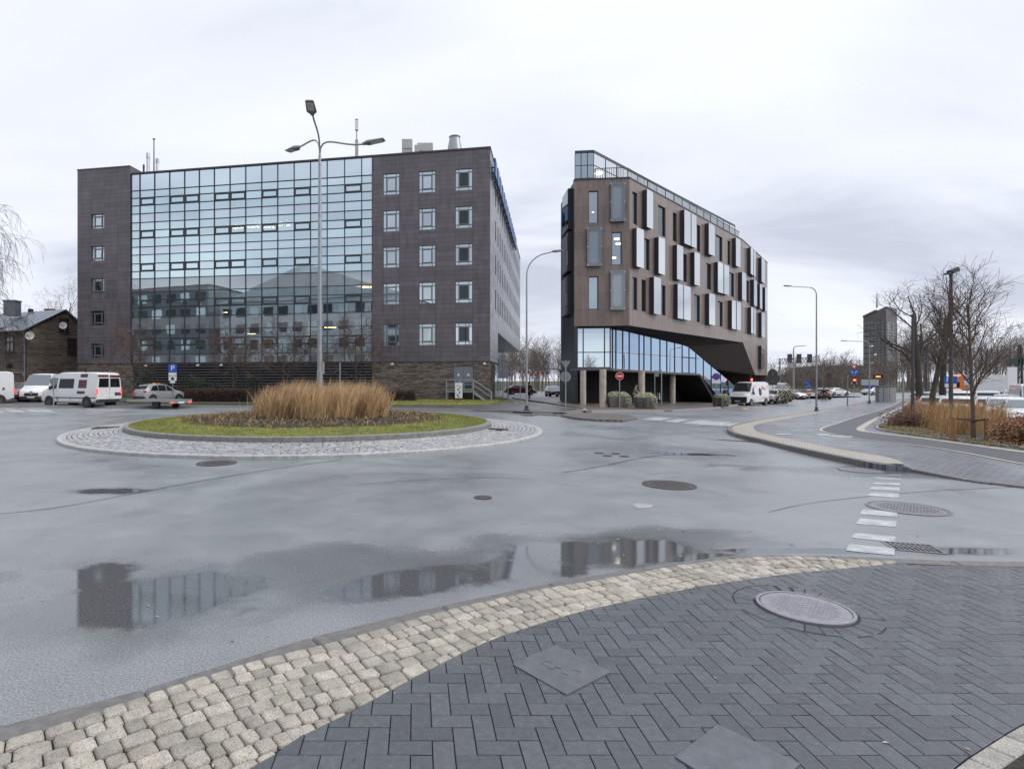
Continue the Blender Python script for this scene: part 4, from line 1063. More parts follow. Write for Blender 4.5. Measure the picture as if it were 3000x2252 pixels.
# underpass on the side: soffit, inner glass wall
mb = MB(); FS.box(mb, US0, FSL, 6.42, 6.52, -9, -0.01); mb.build('soffit', mat('dark_soffit', (0.04, 0.04, 0.043), 0.35), bl, world=True)
mb = MB(); FS.box(mb, 4.2, US0, -.6, 6.5, -9, -0.9); FS.box(mb, US0-.12, US0, 3.3, 6.5, -9, -0.01); mb.build('return_wall', M_core, bl, world=True)
mb = MB(); FS.box(mb, US0, FSL, -.9, 0.1, -2.75, -2.5); mb.build('plinth', M_conc, bl, world=True)
for i in range(13):
    u = US0+i*3.0; mb = MB(); FS.box(mb, u+.04, u+2.96, .12, 3.2, -2.7, -2.64); FS.box(mb, u+.04, u+2.96, 3.28, 6.4, -2.7, -2.64); mb.build('lobby_glass', G_cw2, bl, world=True)
mb = MB(); FS.box(mb, US0, FSL, -.9, 6.4, -9.1, -9.0); mb.build('lobby_wall', M_int, bl, world=True)
# service door up three steps with a galvanised stair
dr = MB(); um = (dL+dR)/2
FF.box(dr, dL, dR, .72, 3.0, -.2, -.12); dro = dr.build('door_surround', M_frameg, bl, world=True)
for (a, b) in ((dL+.06, um-.01), (um+.01, dR-.06)):
    mb = MB(); FF.box(mb, a, b, .78, 2.94, -.12, -.07); do_ = mb.build('door', mat('grey_steel_door', (0.17, 0.19, 0.21), 0.45, var=.1, vscale=3), bl, world=True)
    mb = MB(); c = (a+b)/2; FF.poly(mb, ((c-.13, 2.1), (c+.13, 2.1), (c, 2.36)), -.068, -.06); mb.build('warning_sign', mat('sign_white', (.75, .73, .62), .5), do_, world=True)
    mb = MB(); FF.box(mb, c-.3, c+.3, .95, 1.5, -.068, -.062); mb.build('vent_grille', M_frame, do_, world=True)
pf = MB(); FF.box(pf, FF.u(1394), FF.u(1312), .68, .76, 0.06, 1.3); stp = pf.build('landing', M_galv, bl, world=True)
ua, ub = FF.u(1390), FF.u(1313)
mb = MB()
for u in (ua, (ua+ub)/2, ub):
    mb.bar(FF.pt(u, -.4, 1.25), FF.pt(u, 1.75, 1.25), .07)
for z in (.95, 1.35, 1.75): mb.bar(FF.pt(ua, z, 1.25), FF.pt(ub, z, 1.25), .05)
mb.bar(FF.pt(ub, 1.75, 1.25), FF.pt(ub, 1.75, .1), .05); mb.bar(FF.pt(ub, 1.35, 1.25), FF.pt(ub, 1.35, .1), .05); mb.bar(FF.pt(ub, -.4, .3), FF.pt(ub, .7, .3), .07)
for d in (1.25, .1):
    mb.bar(FF.pt(ua, 1.75, d), FF.pt(ua-1.5, .7, d), .05); mb.bar(FF.pt(ua, 1.3, d), FF.pt(ua-1.5, .25, d), .04); mb.bar(FF.pt(ua, .68, d), FF.pt(ua-1.5, -.4, d), .09, .16); mb.bar(FF.pt(ua-1.5, -.4, d), FF.pt(ua-1.5, .7, d), .06)
mb.build('railing', M_galv, stp, world=True)
for i in range(5):
    mb = MB(); u = ua-.15-i*.3; FF.box(mb, u-.14, u+.14, .5-i*.22, .54-i*.22, .12, 1.22); mb.build('stair_tread', M_galv, stp, world=True)
# cameras and roof gear
for px in (430, 512, 582, 650, 1150, 1420):
    u = FF.u(px); mb = MB(); FF.box(mb, u-.05, u+.05, 3.15, 3.27, .0, .12); FF.box(mb, u-.14, u+.14, 3.08, 3.18, .12, .24); mb.build('security_camera', M_white, bl, world=True)
def onroof(px, Y, z=ZT-.25): return Vector(((px-CX)/F*Y, Y, z))
def roofthing(name, label, cat, px, Y): p = onroof(px, Y); return thing(name, label, cat, p)
for (px, py, r_, lb) in ((434, 447, .16, 'taller of two steel flue pipes on the grey office roof'), (461, 464, .15, 'shorter steel flue pipe on the grey office roof'), (421, 482, .09, 'stubby dark vent pipe beside the flues')):
    Y = 57.5; p = onroof(px, Y); t = thing('flue_pipe', lb, 'flue pipe', p); h_ = zat(py, Y)-p.z
    mb = MB(); mb.lathe([(r_, 0), (r_, h_*.8)], 12); mb.build('pipe', M_steel if r_ > .1 else M_frame, t, smooth=40)
    mb = MB(); mb.lathe([(r_*1.12, h_*.8), (r_*1.12, h_*.97), (r_*.6, h_)], 12); mb.build('cowl', M_galv if r_ > .1 else M_frame, t, smooth=40)
def mast(px, py, Y, label, box=None):
    p = onroof(px, Y); t = thing('antenna_mast', label, 'antenna', p); h_ = zat(py, Y)-p.z
    mb = MB(); mb.lathe([(.07, 0), (.05, h_)], 8); mb.lathe([(.2, 0), (.2, .06)], 8); mb.build('mast', M_frame if not box else M_conc, t)
    mb = MB(); mb.lathe([(.14, h_), (.14, h_+.06)], 8); mb.build('cap', M_frame, t)
    if box:
        mb = MB(); mb.box(-.16, .16, -.14, .14, h_-1.0, h_-.05); mb.build('antenna_panel', M_white, t)
        mb = MB(); mb.box(-.15, .15, -.14, .14, 0.0, h_*.62); mb.build('equipment_box', mat('beige_panel', (.45, .42, .36), .6), t)
mast(451, 409, 57.5, 'thin dark antenna mast beside the flue pipes')
mast(1045, 352, 54.5, 'pale antenna mast with a panel above the curtain wall', box=True)
p = onroof(1332, 54); t = thing('roof_fan', 'conical steel extractor fan cowl on the grey office roof', 'roof vent', p)
mb = MB(); h_ = zat(402, 54)-p.z; mb.lathe([(.86, 0), (.86, h_*.35), (.5, h_*.95), (.56, h_), (.0, h_)], 20); mb.build('cowl', mat('dull_zinc', (.30, .31, .32), .45, metal=.6), t, smooth=30)
mb = MB(); mb.box(-.7, .7, -.7, .7, -.2, .12); mb.build('curb', M_galv, t)
for (px, py, w_, Y, lb) in ((1193, 414, .5, 54, 'tall grey air conditioning unit on the roof edge'), (1245, 425, .75, 54, 'low grey air handling box on the roof edge'), (1222, 431, .25, 53.6, 'small cable box between the roof units')):
    p = onroof(px, Y); t = thing('roof_unit', lb, 'roof unit', p); h_ = zat(py, Y)-p.z
    mb = MB(); mb.box(-w_, w_, -.5, .5, .1, h_); mb.build('casing', mat('grey_casing', (.42, .42, .41), .5, var=.1, vscale=3), t)
    mb = MB(); mb.box(-w_*.9, w_*.9, -.45, .45, 0, .1); mb.build('skid', M_frame, t)
    for k in range(3): mb = MB(); mb.box(-w_*.8, w_*.8, -.52, -.5, .25+k*(h_-.35)/3, .29+k*(h_-.35)/3); mb.build('louvre', M_frame, t)
p = onroof(1176, 53.5); t = thing('small_aerial', 'small spiky aerial at the left of the roof units', 'antenna', p)
mb = MB(); mb.bar((0, 0, 0), (0, 0, .9), .03); mb.build('mast', M_frame, t)
mb = MB(); [mb.bar((-.4, 0, .5+.12*k), (.4, 0, .58+.12*k), .02) for k in range(3)]; mb.build('aerial_rod', M_frame, t)
# blue letters standing proud of the side wall, seen edge on
M_blue = mat('blue_sign_plastic', (0.02, 0.10, 0.30), 0.35)
for i in range(13):
    u = 1.2+i*2.35; mb = MB(); FS.box(mb, u, u+1.5, 19.95, 21.45, .2, .36); FS.box(mb, u+.3, u+.4, 20.2, 20.3, .0, .2); FS.box(mb, u+1.1, u+1.2, 21, 21.1, .0, .2); mb.build('sign_letter', M_blue, bl, world=True)
mb = MB(); FS.box(mb, 1.0, 31.5, 20.1, 20.16, .1, .19); mb.build('sign_rail', M_frame, bl, world=True)
# ------------------------------------------------------------------ the brown office building on the right
M_br = mat('brown_fibre_cement', (0.192, 0.146, 0.124), 0.30, var=0.20, vscale=1.4, stretch=(2.2, 2.2, .3), island=0.10, rvar=0.07)
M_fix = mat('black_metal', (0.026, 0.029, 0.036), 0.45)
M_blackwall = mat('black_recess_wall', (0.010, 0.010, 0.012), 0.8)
M_col = mat('pale_concrete_column', (0.42, 0.36, 0.30), 0.75, var=0.2, vscale=2.5, bump=0.15, bscale=30)
G_bay = glassmat('bay_glass', (0.95, 0.98, 1.0), (0.26, 0.28, 0.30), 0.60, wav=0.03, vary=.2)
G_low = glassmat('blue_showroom_glass', (0.58, 0.76, 0.98), (0.02, 0.03, 0.05), 0.66, vary=.12, wav=0.16, wscale=0.35)
G_rec = glassmat('recessed_dark_glass', (0.8, 0.85, 0.88), (0.012, 0.012, 0.013), 0.12)
G_fr = glassmat('front_window_glass', (0.8, 0.93, 1.0), (0.03, 0.035, 0.04), 0.45, wav=.02)
A_, B_, C_, D_ = (12.9, 46.0), (17.2, 45.5), (37.9, 65.5), (48.8, 78.3)
def facing(p, q): dx, dy = q[0]-p[0], q[1]-p[1]; return Face(p, (dx, dy), (dy, -dx)), math.hypot(dx, dy)
BF, LF = facing(A_, B_); BS, LS = facing(B_, C_); BD, LD = facing(C_, D_)
ZB0, ZB1, ZP = 6.12, 18.0, 20.25
bb = thing('office_building', 'brown wedge-shaped office block with staggered box windows raised on columns', 'building', (B_[0], B_[1], -.6))
WZ = [(14.48, 17.1), (11.05, 13.7), (7.48, 10.14)]; BZ = [(14.5, 17.6), (10.95, 14.05), (7.4, 10.5)]
cx5 = lambda c: 1600+c*.5121
fw = [(BF.u(cx5(243)), BF.u(cx5(298)), *WZ[0]), (BF.u(cx5(376)), BF.u(cx5(432)), *WZ[1]), (BF.u(cx5(243)), BF.u(cx5(298)), *WZ[2])]
fb = [(cx5(370), cx5(450), 0), (cx5(235), cx5(316), 1), (cx5(370), cx5(450), 2)]
SW = {0: [(493, 520), (640, 683), (725, 747), (862, 880), (970, 1008), (1038, 1052), (1112, 1125)], 1: [(562, 592), (782, 805), (915, 945), (1048, 1075), (1147, 1160)], 2: [(493, 520), (545, 572), (658, 683), (845, 880), (980, 1010), (1112, 1130)]}
SB = {0: [(576, 610), (790, 825), (830, 858), (930, 963), (1085, 1110), (1170, 1184), (1187, 1197), (1232, 1250)], 1: [(518, 557), (643, 678), (748, 782), (848, 878), (982, 1012), (1017, 1045), (1120, 1142), (1188, 1205), (1222, 1235), (1252, 1262)], 2: [(616, 655), (752, 782), (787, 825), (932, 965), (1062, 1084), (1089, 1112), (1172, 1184), (1187, 1197), (1232, 1250)]}
DB = 0.36
def pick(px, d=0):
    """which side face a column of the picture meets, and where"""
    u = BS.u(px, d)
    return (BS, u) if u < LS else (BD, BD.u(px, d))
holes = {'S': [], 'D': []}; recs = []; bays = []
for r_, l_ in SW.items():
    for a, b in l_:
        f1, ua = pick(cx5(a)); f2, ub = pick(cx5(b))
        if f1 is f2 and ub > ua+.1: ub = max(ub, ua+.9); recs.append((f1, ua, ub, *WZ[r_])); holes['S' if f1 is BS else 'D'].append((ua, ub, *WZ[r_]))
for r_, l_ in SB.items():
    for a, b in l_:
        f1, ua = pick(cx5(a), DB); f2, ub = pick(cx5(b), DB)
        if f1 is f2 and ub > ua+.1: bays.append((f1, ua, ub, *BZ[r_]))
u0, u1 = BD.u(cx5(1232), DB), BD.u(cx5(1250), DB); bays.append((BD, u0, u1, 3.2, 6.2))
pn = cladding(BF, [0, BF.u(cx5(243)), BF.u(cx5(300)), BF.u(cx5(374)), BF.u(cx5(434)), LF], [ZB0, 7.46, 8.8, 10.18, 11.0, 12.4, 13.74, 14.44, 15.8, 17.13, ZB1], fw, -.25, 0, .004)
emit_panels(pn, 'facade_panel', M_br, bb, 100)
pn = cladding(BS, list(np.linspace(0, LS, 20)), [ZB0, 7.44, 10.3, 13.9, 17.2, ZB1], holes['S'], -.25, 0, .005)
pn += cladding(BD, list(np.linspace(0, LD, 9)), [6.3, 7.44, 10.3, 13.9, 17.2, ZB1], holes['D'], -.25, 0, .005)
emit_panels(pn, 'facade_panel', M_br, bb, 200)
# the end that folds down to the ground
uk = BD.u(2212); zk = 2.4
for i, (ua, ub) in enumerate(zip(np.linspace(0, LD, 7), np.linspace(0, LD, 7)[1:])):
    P = []
    zl = lambda u: max(zk, 6.28+(zk-6.28)*u/uk)
    mb = MB(); P = [(ua+.005, zl(ua)), (min(max(uk, ua+.005), ub-.005), zl(min(max(uk, ua), ub))), (ub-.005, zl(ub)), (ub-.005, 6.29), (ua+.005, 6.29)]
    Q = [P[0]]
    for p in P[1:]:
        if abs(p[0]-Q[-1][0])+abs(p[1]-Q[-1][1]) > .01: Q.append(p)
    if abs(Q[0][1]-Q[-1][1])+abs(Q[0][0]-Q[-1][0]) < .01: Q.pop()
    if len(Q) > 2: BD.poly(mb, Q, -.25, 0); mb.build('facade_panel', M_br, bb, world=True)
# core, roof
mb = MB(); E_ = [A_, B_, C_, D_, (52, 84), (44, 86), (17, 60), (13.6, 52)]
ins_ = [(p[0]+q[0], p[1]+q[1]) for p, q in zip(E_, ((.25, .4), (-.3, .45), (-.3, .35), (-.35, 0), (-.3, 0), (0, 0), (.3, 0), (.3, 0)))]
mb.prism([(x, y, ZB0+.02) for x, y in ins_], [(x, y, ZB1-.05) for x, y in ins_]); mb.build('core', M_core, bb, world=True)
mb = MB(); BD.box(mb, LD-.25, LD, -1, ZB1, -11, -.01); mb.build('end_wall', M_br, bb, world=True)
mb = MB(); BF.box(mb, -.03, LF+.03, ZB1, ZB1+.12, -.45, .04); BS.box(mb, 0.06, LS, ZB1+.003, ZB1+.115, -.45, .035); BD.box(mb, 0, LD, ZB1+.003, ZB1+.115, -.45, .035); mb.build('parapet_trim', M_fix, bb, world=True)
# windows in the wall
def plain_window(face, r, glass, fr=M_fix):
    u0, u1, z0, z1 = r; t_ = .05; mb = MB()
    for (a, b, c, d) in ((u0, u1, z0, z0+t_), (u0, u1, z1-t_, z1), (u0, u0+t_, z0+t_, z1-t_), (u1-t_, u1, z0+t_, z1-t_)): face.box(mb, a, b, c, d, -.2, -.1)
    w_ = mb.build('window', fr, bb, world=True); mb = MB(); face.box(mb, u0+t_, u1-t_, z0+t_, z1-t_, -.18, -.15); mb.build('pane', glass, w_, world=True)
for r in fw: plain_window(BF, r, G_fr)
for (f_, a, b, c, d) in recs: plain_window(f_, (a, b, c, d), G_rec)
M_lampw = mat('white_office_lamp', (1, .9, .7), .5, emit=(1, .82, .55), estr=3.0)
for (ci, zz) in ((408, 13.1), (416, 12.65)):
    u = BF.u(cx5(ci)); mb = MB(); mb.lathe([(.0, 0), (.3, .0), (.3, .07), (0, .07)], 14, c=tuple(BF.pt(u, zz, -.13)-Vector((0, .02, 0)))); 
def bay(face, u0, u1, z0, z1, front=False):
    dep = DB if not front else .28; t_ = .07; bx_ = MB()
    for (a, b, c, d) in ((u0, u1, z0, z0+t_), (u0, u1, z1-t_, z1), (u0, u0+t_, z0+t_, z1-t_), (u1-t_, u1, z0+t_, z1-t_)): face.box(bx_, a, b, c, d, -.02, dep)
    o_ = bx_.build('box_window', M_fix, bb, world=True)
    mb = MB(); face.box(mb, u0-.02, u1+.02, z0-.03, z1+.03, dep+.01, dep+.03); mb.build('pane', G_bay if not front else MATS_FRONT, o_, world=True)
    mb = MB(); face.box(mb, u0+t_, u1-t_, z0+t_, z1-t_, .0, .02); mb.build('rear_pane', G_rec if not front else M_fritt, o_, world=True)
    for (uu, zz) in ((u0, z0+.1), (u1, z0+.1), (u0, z1-.1), (u1, z1-.1), (u0, (z0+z1)/2), (u1, (z0+z1)/2)):
        mb = MB(); mb.obox(face.pt(uu, zz, dep+.035), face.d*.035, (0, 0, .035), face.n*.012); mb.build('glass_fixing', M_steel, o_, world=True)
M_fritt = mat('frosted_panel', (0.20, 0.19, 0.185), .5)
MATS_FRONT = glassmat('front_bay_glass', (.9, .95, .97), (0.78, 0.80, 0.80), 0.14, see=True)
for (f_, a, b, c, d) in bays: bay(f_, a, b, c, d)
for (xa, xb, r_) in fb:
    bay(BF, BF.u(xa, .28), BF.u(xb, .28), *BZ[r_], front=True)
    ua, ub = BF.u(xa, .28), BF.u(xb, .28); mb = MB(); w4 = (ub-ua)*.2
    BF.box(mb, ua+w4, ub-w4, BZ[r_][0]+.3, BZ[r_][1]-.3, .02, .05); mb.build('inner_pane', G_fr, bb, world=True)
# penthouse of glass, set back along the side, with a thin roof and a railing
PN = [(12.95, 46.05), (14.45, 45.87), (38.5, 68.0), (34, 72), (16.5, 55)]
pf_, pl_ = facing(PN[0], PN[1]); ps_, psl = facing(PN[1], PN[2])
mb = MB(); mb.prism([(x, y, ZP-.02) for x, y in PN], [(x, y, ZP+.2) for x, y in PN]); mb.build('penthouse_roof', M_fix, bb, world=True)
for f_, l_, n_ in ((pf_, pl_, 3), (ps_, psl, 17)):
    mb = MB()
    for i in range(n_+1): u = l_*i/n_; f_.box(mb, max(0, u-.03), min(l_, u+.03), ZB1+.1, ZP-.02, -.1, 0)
    f_.box(mb, 0.03, l_-.03, ZB1+.1, ZB1+.2, -.09, -.005); f_.box(mb, 0.03, l_-.03, ZB1+1.2, ZB1+1.25, -.09, -.005)
    fr_ = mb.build('penthouse_frame', M_fix, bb, world=True)
    for i in range(n_):
        mb = MB(); f_.box(mb, l_*i/n_+.03, l_*(i+1)/n_-.03, ZB1+.2, ZP-.03, -.05, -.03); mb.build('pane', G_fr if f_ is pf_ else G_bay, fr_, world=True)
mb = MB()
BS.box(mb, 0.3, LS, 18.98, 19.03, -.32, -.28); BF.box(mb, LF*.28, LF-.3, 18.98, 19.03, -.32, -.28)
for i in range(116): u = .3+i*(LS-.3)/116; BS.box(mb, u-.02, u+.02, ZB1+.1, 18.98, -.31, -.29)
for i in range(16): u = LF*.28+i*.18; BF.box(mb, u-.015, u+.015, ZB1+.1, 18.98, -.31, -.29)
mb.build('railing', M_fix, bb, world=True)
mb = MB(); p = Vector((14.2, 46.8, ZP+.2)); 
for dx in (-.5, .5): mb.bar(p+Vector((dx, 0, 0)), p+Vector((dx, 0, .3)), .05)
mb.bar(p+Vector((-.5, 0, .3)), p+Vector((.5, 0, .3)), .05); mb.build('roof_rail', M_fix, bb, world=True)
# left flank: dark wall with three stacked screens
LFc, LL = facing((13.32, 52.0), A_)
LFc.n = Vector((-.99, -.06, 0))
mb = MB(); LFc.box(mb, 0, LL, -.8, ZB1, -.3, -.02); mb.build('flank_wall', M_fix, bb, world=True)
for (z0, z1, dd) in ((14.3, 17.7, .32), (10.8, 14.1, .35), (7.2, 10.5, .35)):
    mb = MB(); LFc.box(mb, LL-3.6, LL-1.0, z0, z1, -.02, dd); so_ = mb.build('side_screen', M_fix, bb, world=True)
    mb = MB(); LFc.box(mb, LL-3.5, LL-1.1, z0+.1, z1-.1, dd, dd+.02); mb.build('pane', G_rec, so_, world=True)
# showroom storey: corner box of glass then the slanting glass line
zg0, zg1 = 2.68, 6.0
ff_, fl_ = facing((12.95, 46.05), (15.75, 45.75))
GL_, gll = facing((15.8, 45.95), (15.8+20.7*1.6, 45.95+20.0*1.6))
mb = MB()
for u in (0, fl_*.24, fl_*.84, fl_): ff_.box(mb, max(0, u-.04), min(fl_, u+.04), zg0, zg1, -.12, 0)
ff_.box(mb, .04, fl_-.04, zg0, zg0+.1, -.11, -.005); ff_.box(mb, .04, fl_-.04, zg1-.08, zg1, -.11, -.005); ff_.box(mb, .04, fl_-.04, 3.95, 4.02, -.11, -.005)
fr_ = mb.build('showroom_frame', M_fix, bb, world=True)
for (a, b) in ((0, .24), (.24, .84), (.84, 1)):
    for (z0, z1) in ((zg0+.1, 3.95), (4.02, zg1-.08)):
        mb = MB(); ff_.box(mb, fl_*a+.04, fl_*b-.04, z0, z1, -.07, -.05); mb.build('pane', G_sp, fr_, world=True)
GX = [1789, 1796, 1806, 1826, 1845, 1874, 1888, 1909, 1935, 1955, 1978, 2000, 2020, 2040, 2062, 2085, 2112, 2135, 2160]
gu = [GL_.u(x) for x in GX]
mb = MB(); fpn = []
UA, UB, UC_, UD = GL_.u(2017), GL_.u(2097), GL_.u(2050), GL_.u(2106)
def ztop(u): return 6.02+(5.2-6.02)*u/UA if u < UA else max(.2, 5.2+(2.95-5.2)*(u-UA)/(UB-UA))
def zbot(u): return zg0+(2.42-zg0)*u/UC_ if u < UC_ else max(-.9, 2.42-(u-UC_)/(UD-UC_)*2.6)
for u in gu: GL_.box(mb, u-.035, u+.035, zbot(u), ztop(u), -.12, 0)
for a, b in zip(gu, gu[1:]):
    zm = 4.3 
    for (z0a, z0b, z1a, z1b) in (((zbot(a), zbot(b), 4.0, 4.0), (4.05, 4.05, ztop(a), ztop(b))) if ztop(b) > 4.4 else ((zbot(a), zbot(b), ztop(a), ztop(b)),)):
        if z1a-z0a < .05 or z1b-z0b < .05: continue
        pm = MB(); GL_.poly(pm, ((a+.035, z0a+.03), (b-.035, z0b+.03), (b-.035, z1b-.03), (a+.035, z1a-.03)), -.08, -.05); fpn.append(pm)
GL_.box(mb, 0, GL_.u(2050), 4.0, 4.05, -.11, -.01)
fr_ = mb.build('showroom_frame', M_fix, bb, world=True)
for pm in fpn: pm.build('pane', G_low, fr_, world=True)
mb = MB(); ff_.box(mb, -.1, fl_+.2, zg0-.18, zg0-.01, -3, .05); GL_.poly(mb, ((0, zg0-.2), (UC_, 2.22), (UC_, 2.41), (0, zg0-.01)), -4, .06); mb.build('floor_edge', mat('dark_zinc_edge', (.09, .09, .10), .4, metal=.4), bb, world=True)
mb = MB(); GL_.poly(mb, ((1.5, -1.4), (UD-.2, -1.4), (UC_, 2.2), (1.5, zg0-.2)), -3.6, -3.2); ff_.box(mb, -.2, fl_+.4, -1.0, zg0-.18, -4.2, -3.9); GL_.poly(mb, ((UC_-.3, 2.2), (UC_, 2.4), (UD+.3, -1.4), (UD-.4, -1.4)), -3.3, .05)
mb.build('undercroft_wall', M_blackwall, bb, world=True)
# underside: from the foot of the brown wall in to the head of the glass, then folding down at the far end
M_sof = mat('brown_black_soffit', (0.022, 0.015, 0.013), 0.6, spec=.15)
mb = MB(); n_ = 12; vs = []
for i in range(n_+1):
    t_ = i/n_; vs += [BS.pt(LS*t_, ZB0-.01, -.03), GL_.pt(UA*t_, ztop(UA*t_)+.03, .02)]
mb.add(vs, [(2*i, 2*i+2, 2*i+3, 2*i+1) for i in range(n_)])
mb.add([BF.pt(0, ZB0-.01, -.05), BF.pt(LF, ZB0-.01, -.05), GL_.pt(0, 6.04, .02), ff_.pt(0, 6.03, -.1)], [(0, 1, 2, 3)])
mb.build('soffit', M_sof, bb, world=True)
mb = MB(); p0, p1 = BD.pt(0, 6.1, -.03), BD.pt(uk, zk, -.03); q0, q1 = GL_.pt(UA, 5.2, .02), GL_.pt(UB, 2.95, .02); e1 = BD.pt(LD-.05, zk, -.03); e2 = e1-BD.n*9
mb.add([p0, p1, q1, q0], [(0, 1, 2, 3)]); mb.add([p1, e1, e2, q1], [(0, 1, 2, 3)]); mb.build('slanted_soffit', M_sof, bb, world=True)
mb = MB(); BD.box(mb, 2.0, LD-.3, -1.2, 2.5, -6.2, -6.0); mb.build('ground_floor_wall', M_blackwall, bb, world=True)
for (px, py, wpx) in ((1708, 1184, 17), (1766, 1192, 19), (1879.5, 1188, 18), (1970, 1180.5, 16), (2035, 1173, 15)):
    p = unp(px, py, 0.0); r_ = wpx/F*p.y/2; c_ = MB(); c_.lathe([(r_, p.z-.1), (r_, zg0-.18)], 20, c=(p.x, p.y, 0)); c_.build('column', M_col, bb, world=True, smooth=40)
# small warm lamps inside the penthouse and front rooms
for (ci, zz, f2) in ((310, 18.75, ps_),):
    u = .8; mb = MB(); mb.ell(f2.pt(u, zz, .02), (.3, .3, .12)); mb.build('pendant_lamp', M_lampw, bb, world=True)
for (ci, cz, rz_) in ((410, 585, .28), (417, 613, .26), (392, 693, .2), (270, 427, .1), (290, 622, .09)):
    px = cx5(ci); py = 400+cz*.512; u = BF.u(px); z_ = zat(py, 45.7); mb = MB(); c = BF.pt(u, z_, -.145); mb.ell(c, (rz_, .02, rz_*.35)); mb.build('pendant_lamp', M_lampw, bb, world=True)
# ------------------------------------------------------------------ old wooden house on the left
M_board = mat('weathered_brown_board', (0.15, 0.115, 0.09), 0.85, var=0.45, vscale=1.4, bump=0.5, bscale=18, island=0.30, stretch=(1, 1, 6))
M_tin = mat('grey_tin_roof', (0.22, 0.25, 0.285), 0.38, metal=0.3, var=0.14, vscale=1.2)
M_dish = mat('white_dish', (0.68, 0.67, 0.64), 0.5, var=.06, vscale=4)
M_brownframe = mat('dark_red_window_frame', (0.045, 0.022, 0.016), 0.6)
G_old = glassmat('old_window_glass', (.8, .85, .9), (.03, .03, .03), .12)
HY0 = 60.0
HW, _ = facing(((212-CX)/F*HY0, HY0), ((232-CX)/F*HY0+.0, HY0-.0))
hc = Vector(((214-CX)/F*HY0, HY0))                 # corner between gable wall and eaves wall
corner = ((80-CX)/F*58.0, 58.0)
gable_far = ((262-CX)/F*63.0, 63.0)
eave_far = ((-260-CX)/F*66.0, 66.0)
HG, hgl = facing(corner, gable_far); HE, hel = facing(eave_far, corner)
hz = lambda py, Y=58.0: zat(py, Y)
ze, zr = hz(966), hz(908, 60.2)
wh = thing('wooden_house', 'old brown timber house with grey tin roof and satellite dishes', 'house', (corner[0], corner[1], -.3))
ur = HG.u(190); 
def boards(face, u0, u1, zlo, zf, holes, name='board'):
    lst = []; z = zlo
    while True:
        zt_ = z+.19
        seg = [(u0, u1)]
        zmax = zf((u0+u1)/2)
        cut = []
        n_ = 6; uu = np.linspace(u0, u1, 41); ok = [u for u in uu if zf(u) > zt_]
        if not ok: break
        rs = [(min(ok), max(ok), z, zt_)]
        for h in holes: rs = minus(rs, h)
        mb = MB(); 
        for r in rs:
            a = r[0]
            while a < r[1]-.05:
                b = min(r[1], a+random.uniform(2, 5)); dd = random.uniform(.0, .02); mb = MB(); face.box(mb, a+.004, b-.004, r[2]+.006, r[3], -.1, dd); lst.append(mb); a = b
        z += .19
    return lst
gf = lambda u: ze+(zr-ze)*u/ur if u < ur else ze+(zr-ze)*max(0, (hgl-u))/(hgl-ur)+(0)
Wg = [(HG.u(199), HG.u(221), hz(1036, 61.5), hz(993, 61.5)), (HG.u(176), HG.u(199), hz(971, 61), hz(935, 61))]
We = [(HE.u(16), HE.u(40), hz(1028), hz(982)), (HE.u(18), HE.u(38), hz(1079), hz(1066))]
for mb in boards(HG, 0, hgl, -.3, gf, Wg)+boards(HE, 0, hel, -.3, lambda u: ze, We): mb.build('board', M_board, wh, world=True)
mb = MB(); HG.poly(mb, ((0, -.4), (hgl, -.4), (hgl, ze), (ur, zr-.05), (0, ze)), -.4, -.11); HE.box(mb, 0, hel, -.4, ze, -.4, -.11); mb.build('wall', M_core, wh, world=True)
bk_ = HE.d*hel
mb = MB(); ridge0 = HG.pt(ur, zr+.06, .35); ridge1 = ridge0-HE.d*hel; ev0 = HG.pt(0, ze-.1, .35)+HE.n*.5; ev1 = ev0-HE.d*hel; oth0 = HG.pt(hgl+.3, ze-.1, .35); oth1 = oth0-HE.d*hel
up = Vector((0, 0, .09))
mb.add([ridge0, ridge1, ev1, ev0], [(0, 1, 2, 3)]); mb.add([p+up for p in (ridge0, ridge1, ev1, ev0)], [(3, 2, 1, 0)]); mb.add([ridge0, ev0, ev0+up, ridge0+up], [(0, 1, 2, 3)]); mb.add([ev0, ev1, ev1+up, ev0+up], [(0, 1, 2, 3)])
mb.add([oth0, oth1, ridge1, ridge0], [(0, 1, 2, 3)]); mb.add([p+up for p in (oth0, oth1, ridge1, ridge0)], [(3, 2, 1, 0)]); mb.add([oth0, ridge0, ridge0+up, oth0+up], [(0, 1, 2, 3)])
rf = mb.build('roof', M_tin, wh, world=True)
for i in range(22):
    a = (ridge0+up).lerp(ridge1+up, i/22); b = (ev0+up).lerp(ev1+up, i/22); mb = MB(); mb.bar(a, b, .04, .05); mb.build('roof_seam', M_tin, rf, world=True)
def housewin(face, r, curt=True):
    u0, u1, z0, z1 = r; mb = MB(); t_ = .12
    for (a, b, c, d) in ((u0-.08, u1+.08, z0-.08, z0+t_*.6), (u0-.08, u1+.08, z1-t_*.6, z1+.08), (u0-.08, u0+t_*.6, z0+t_*.6, z1-t_*.6), (u1-t_*.6, u1+.08, z0+t_*.6, z1-t_*.6)): face.box(mb, a, b, c, d, -.1, .07)
    face.box(mb, (u0+u1)/2-.04, (u0+u1)/2+.04, z0, z0+(z1-z0)*.62, -.06, .04); face.box(mb, u0, u1, z0+(z1-z0)*.62, z0+(z1-z0)*.68, -.06, .045)
    o_ = mb.build('window', M_brownframe, wh, world=True)
    mb = MB(); face.box(mb, u0, u1, z0, z1, -.105, -.07); mb.build('pane', M_blind if curt else G_old, o_, world=True)
    mb = MB(); face.box(mb, u0-.15, u1+.15, z0-.16, z0-.1, -.02, .2); mb.build('sill', M_brownframe, o_, world=True)
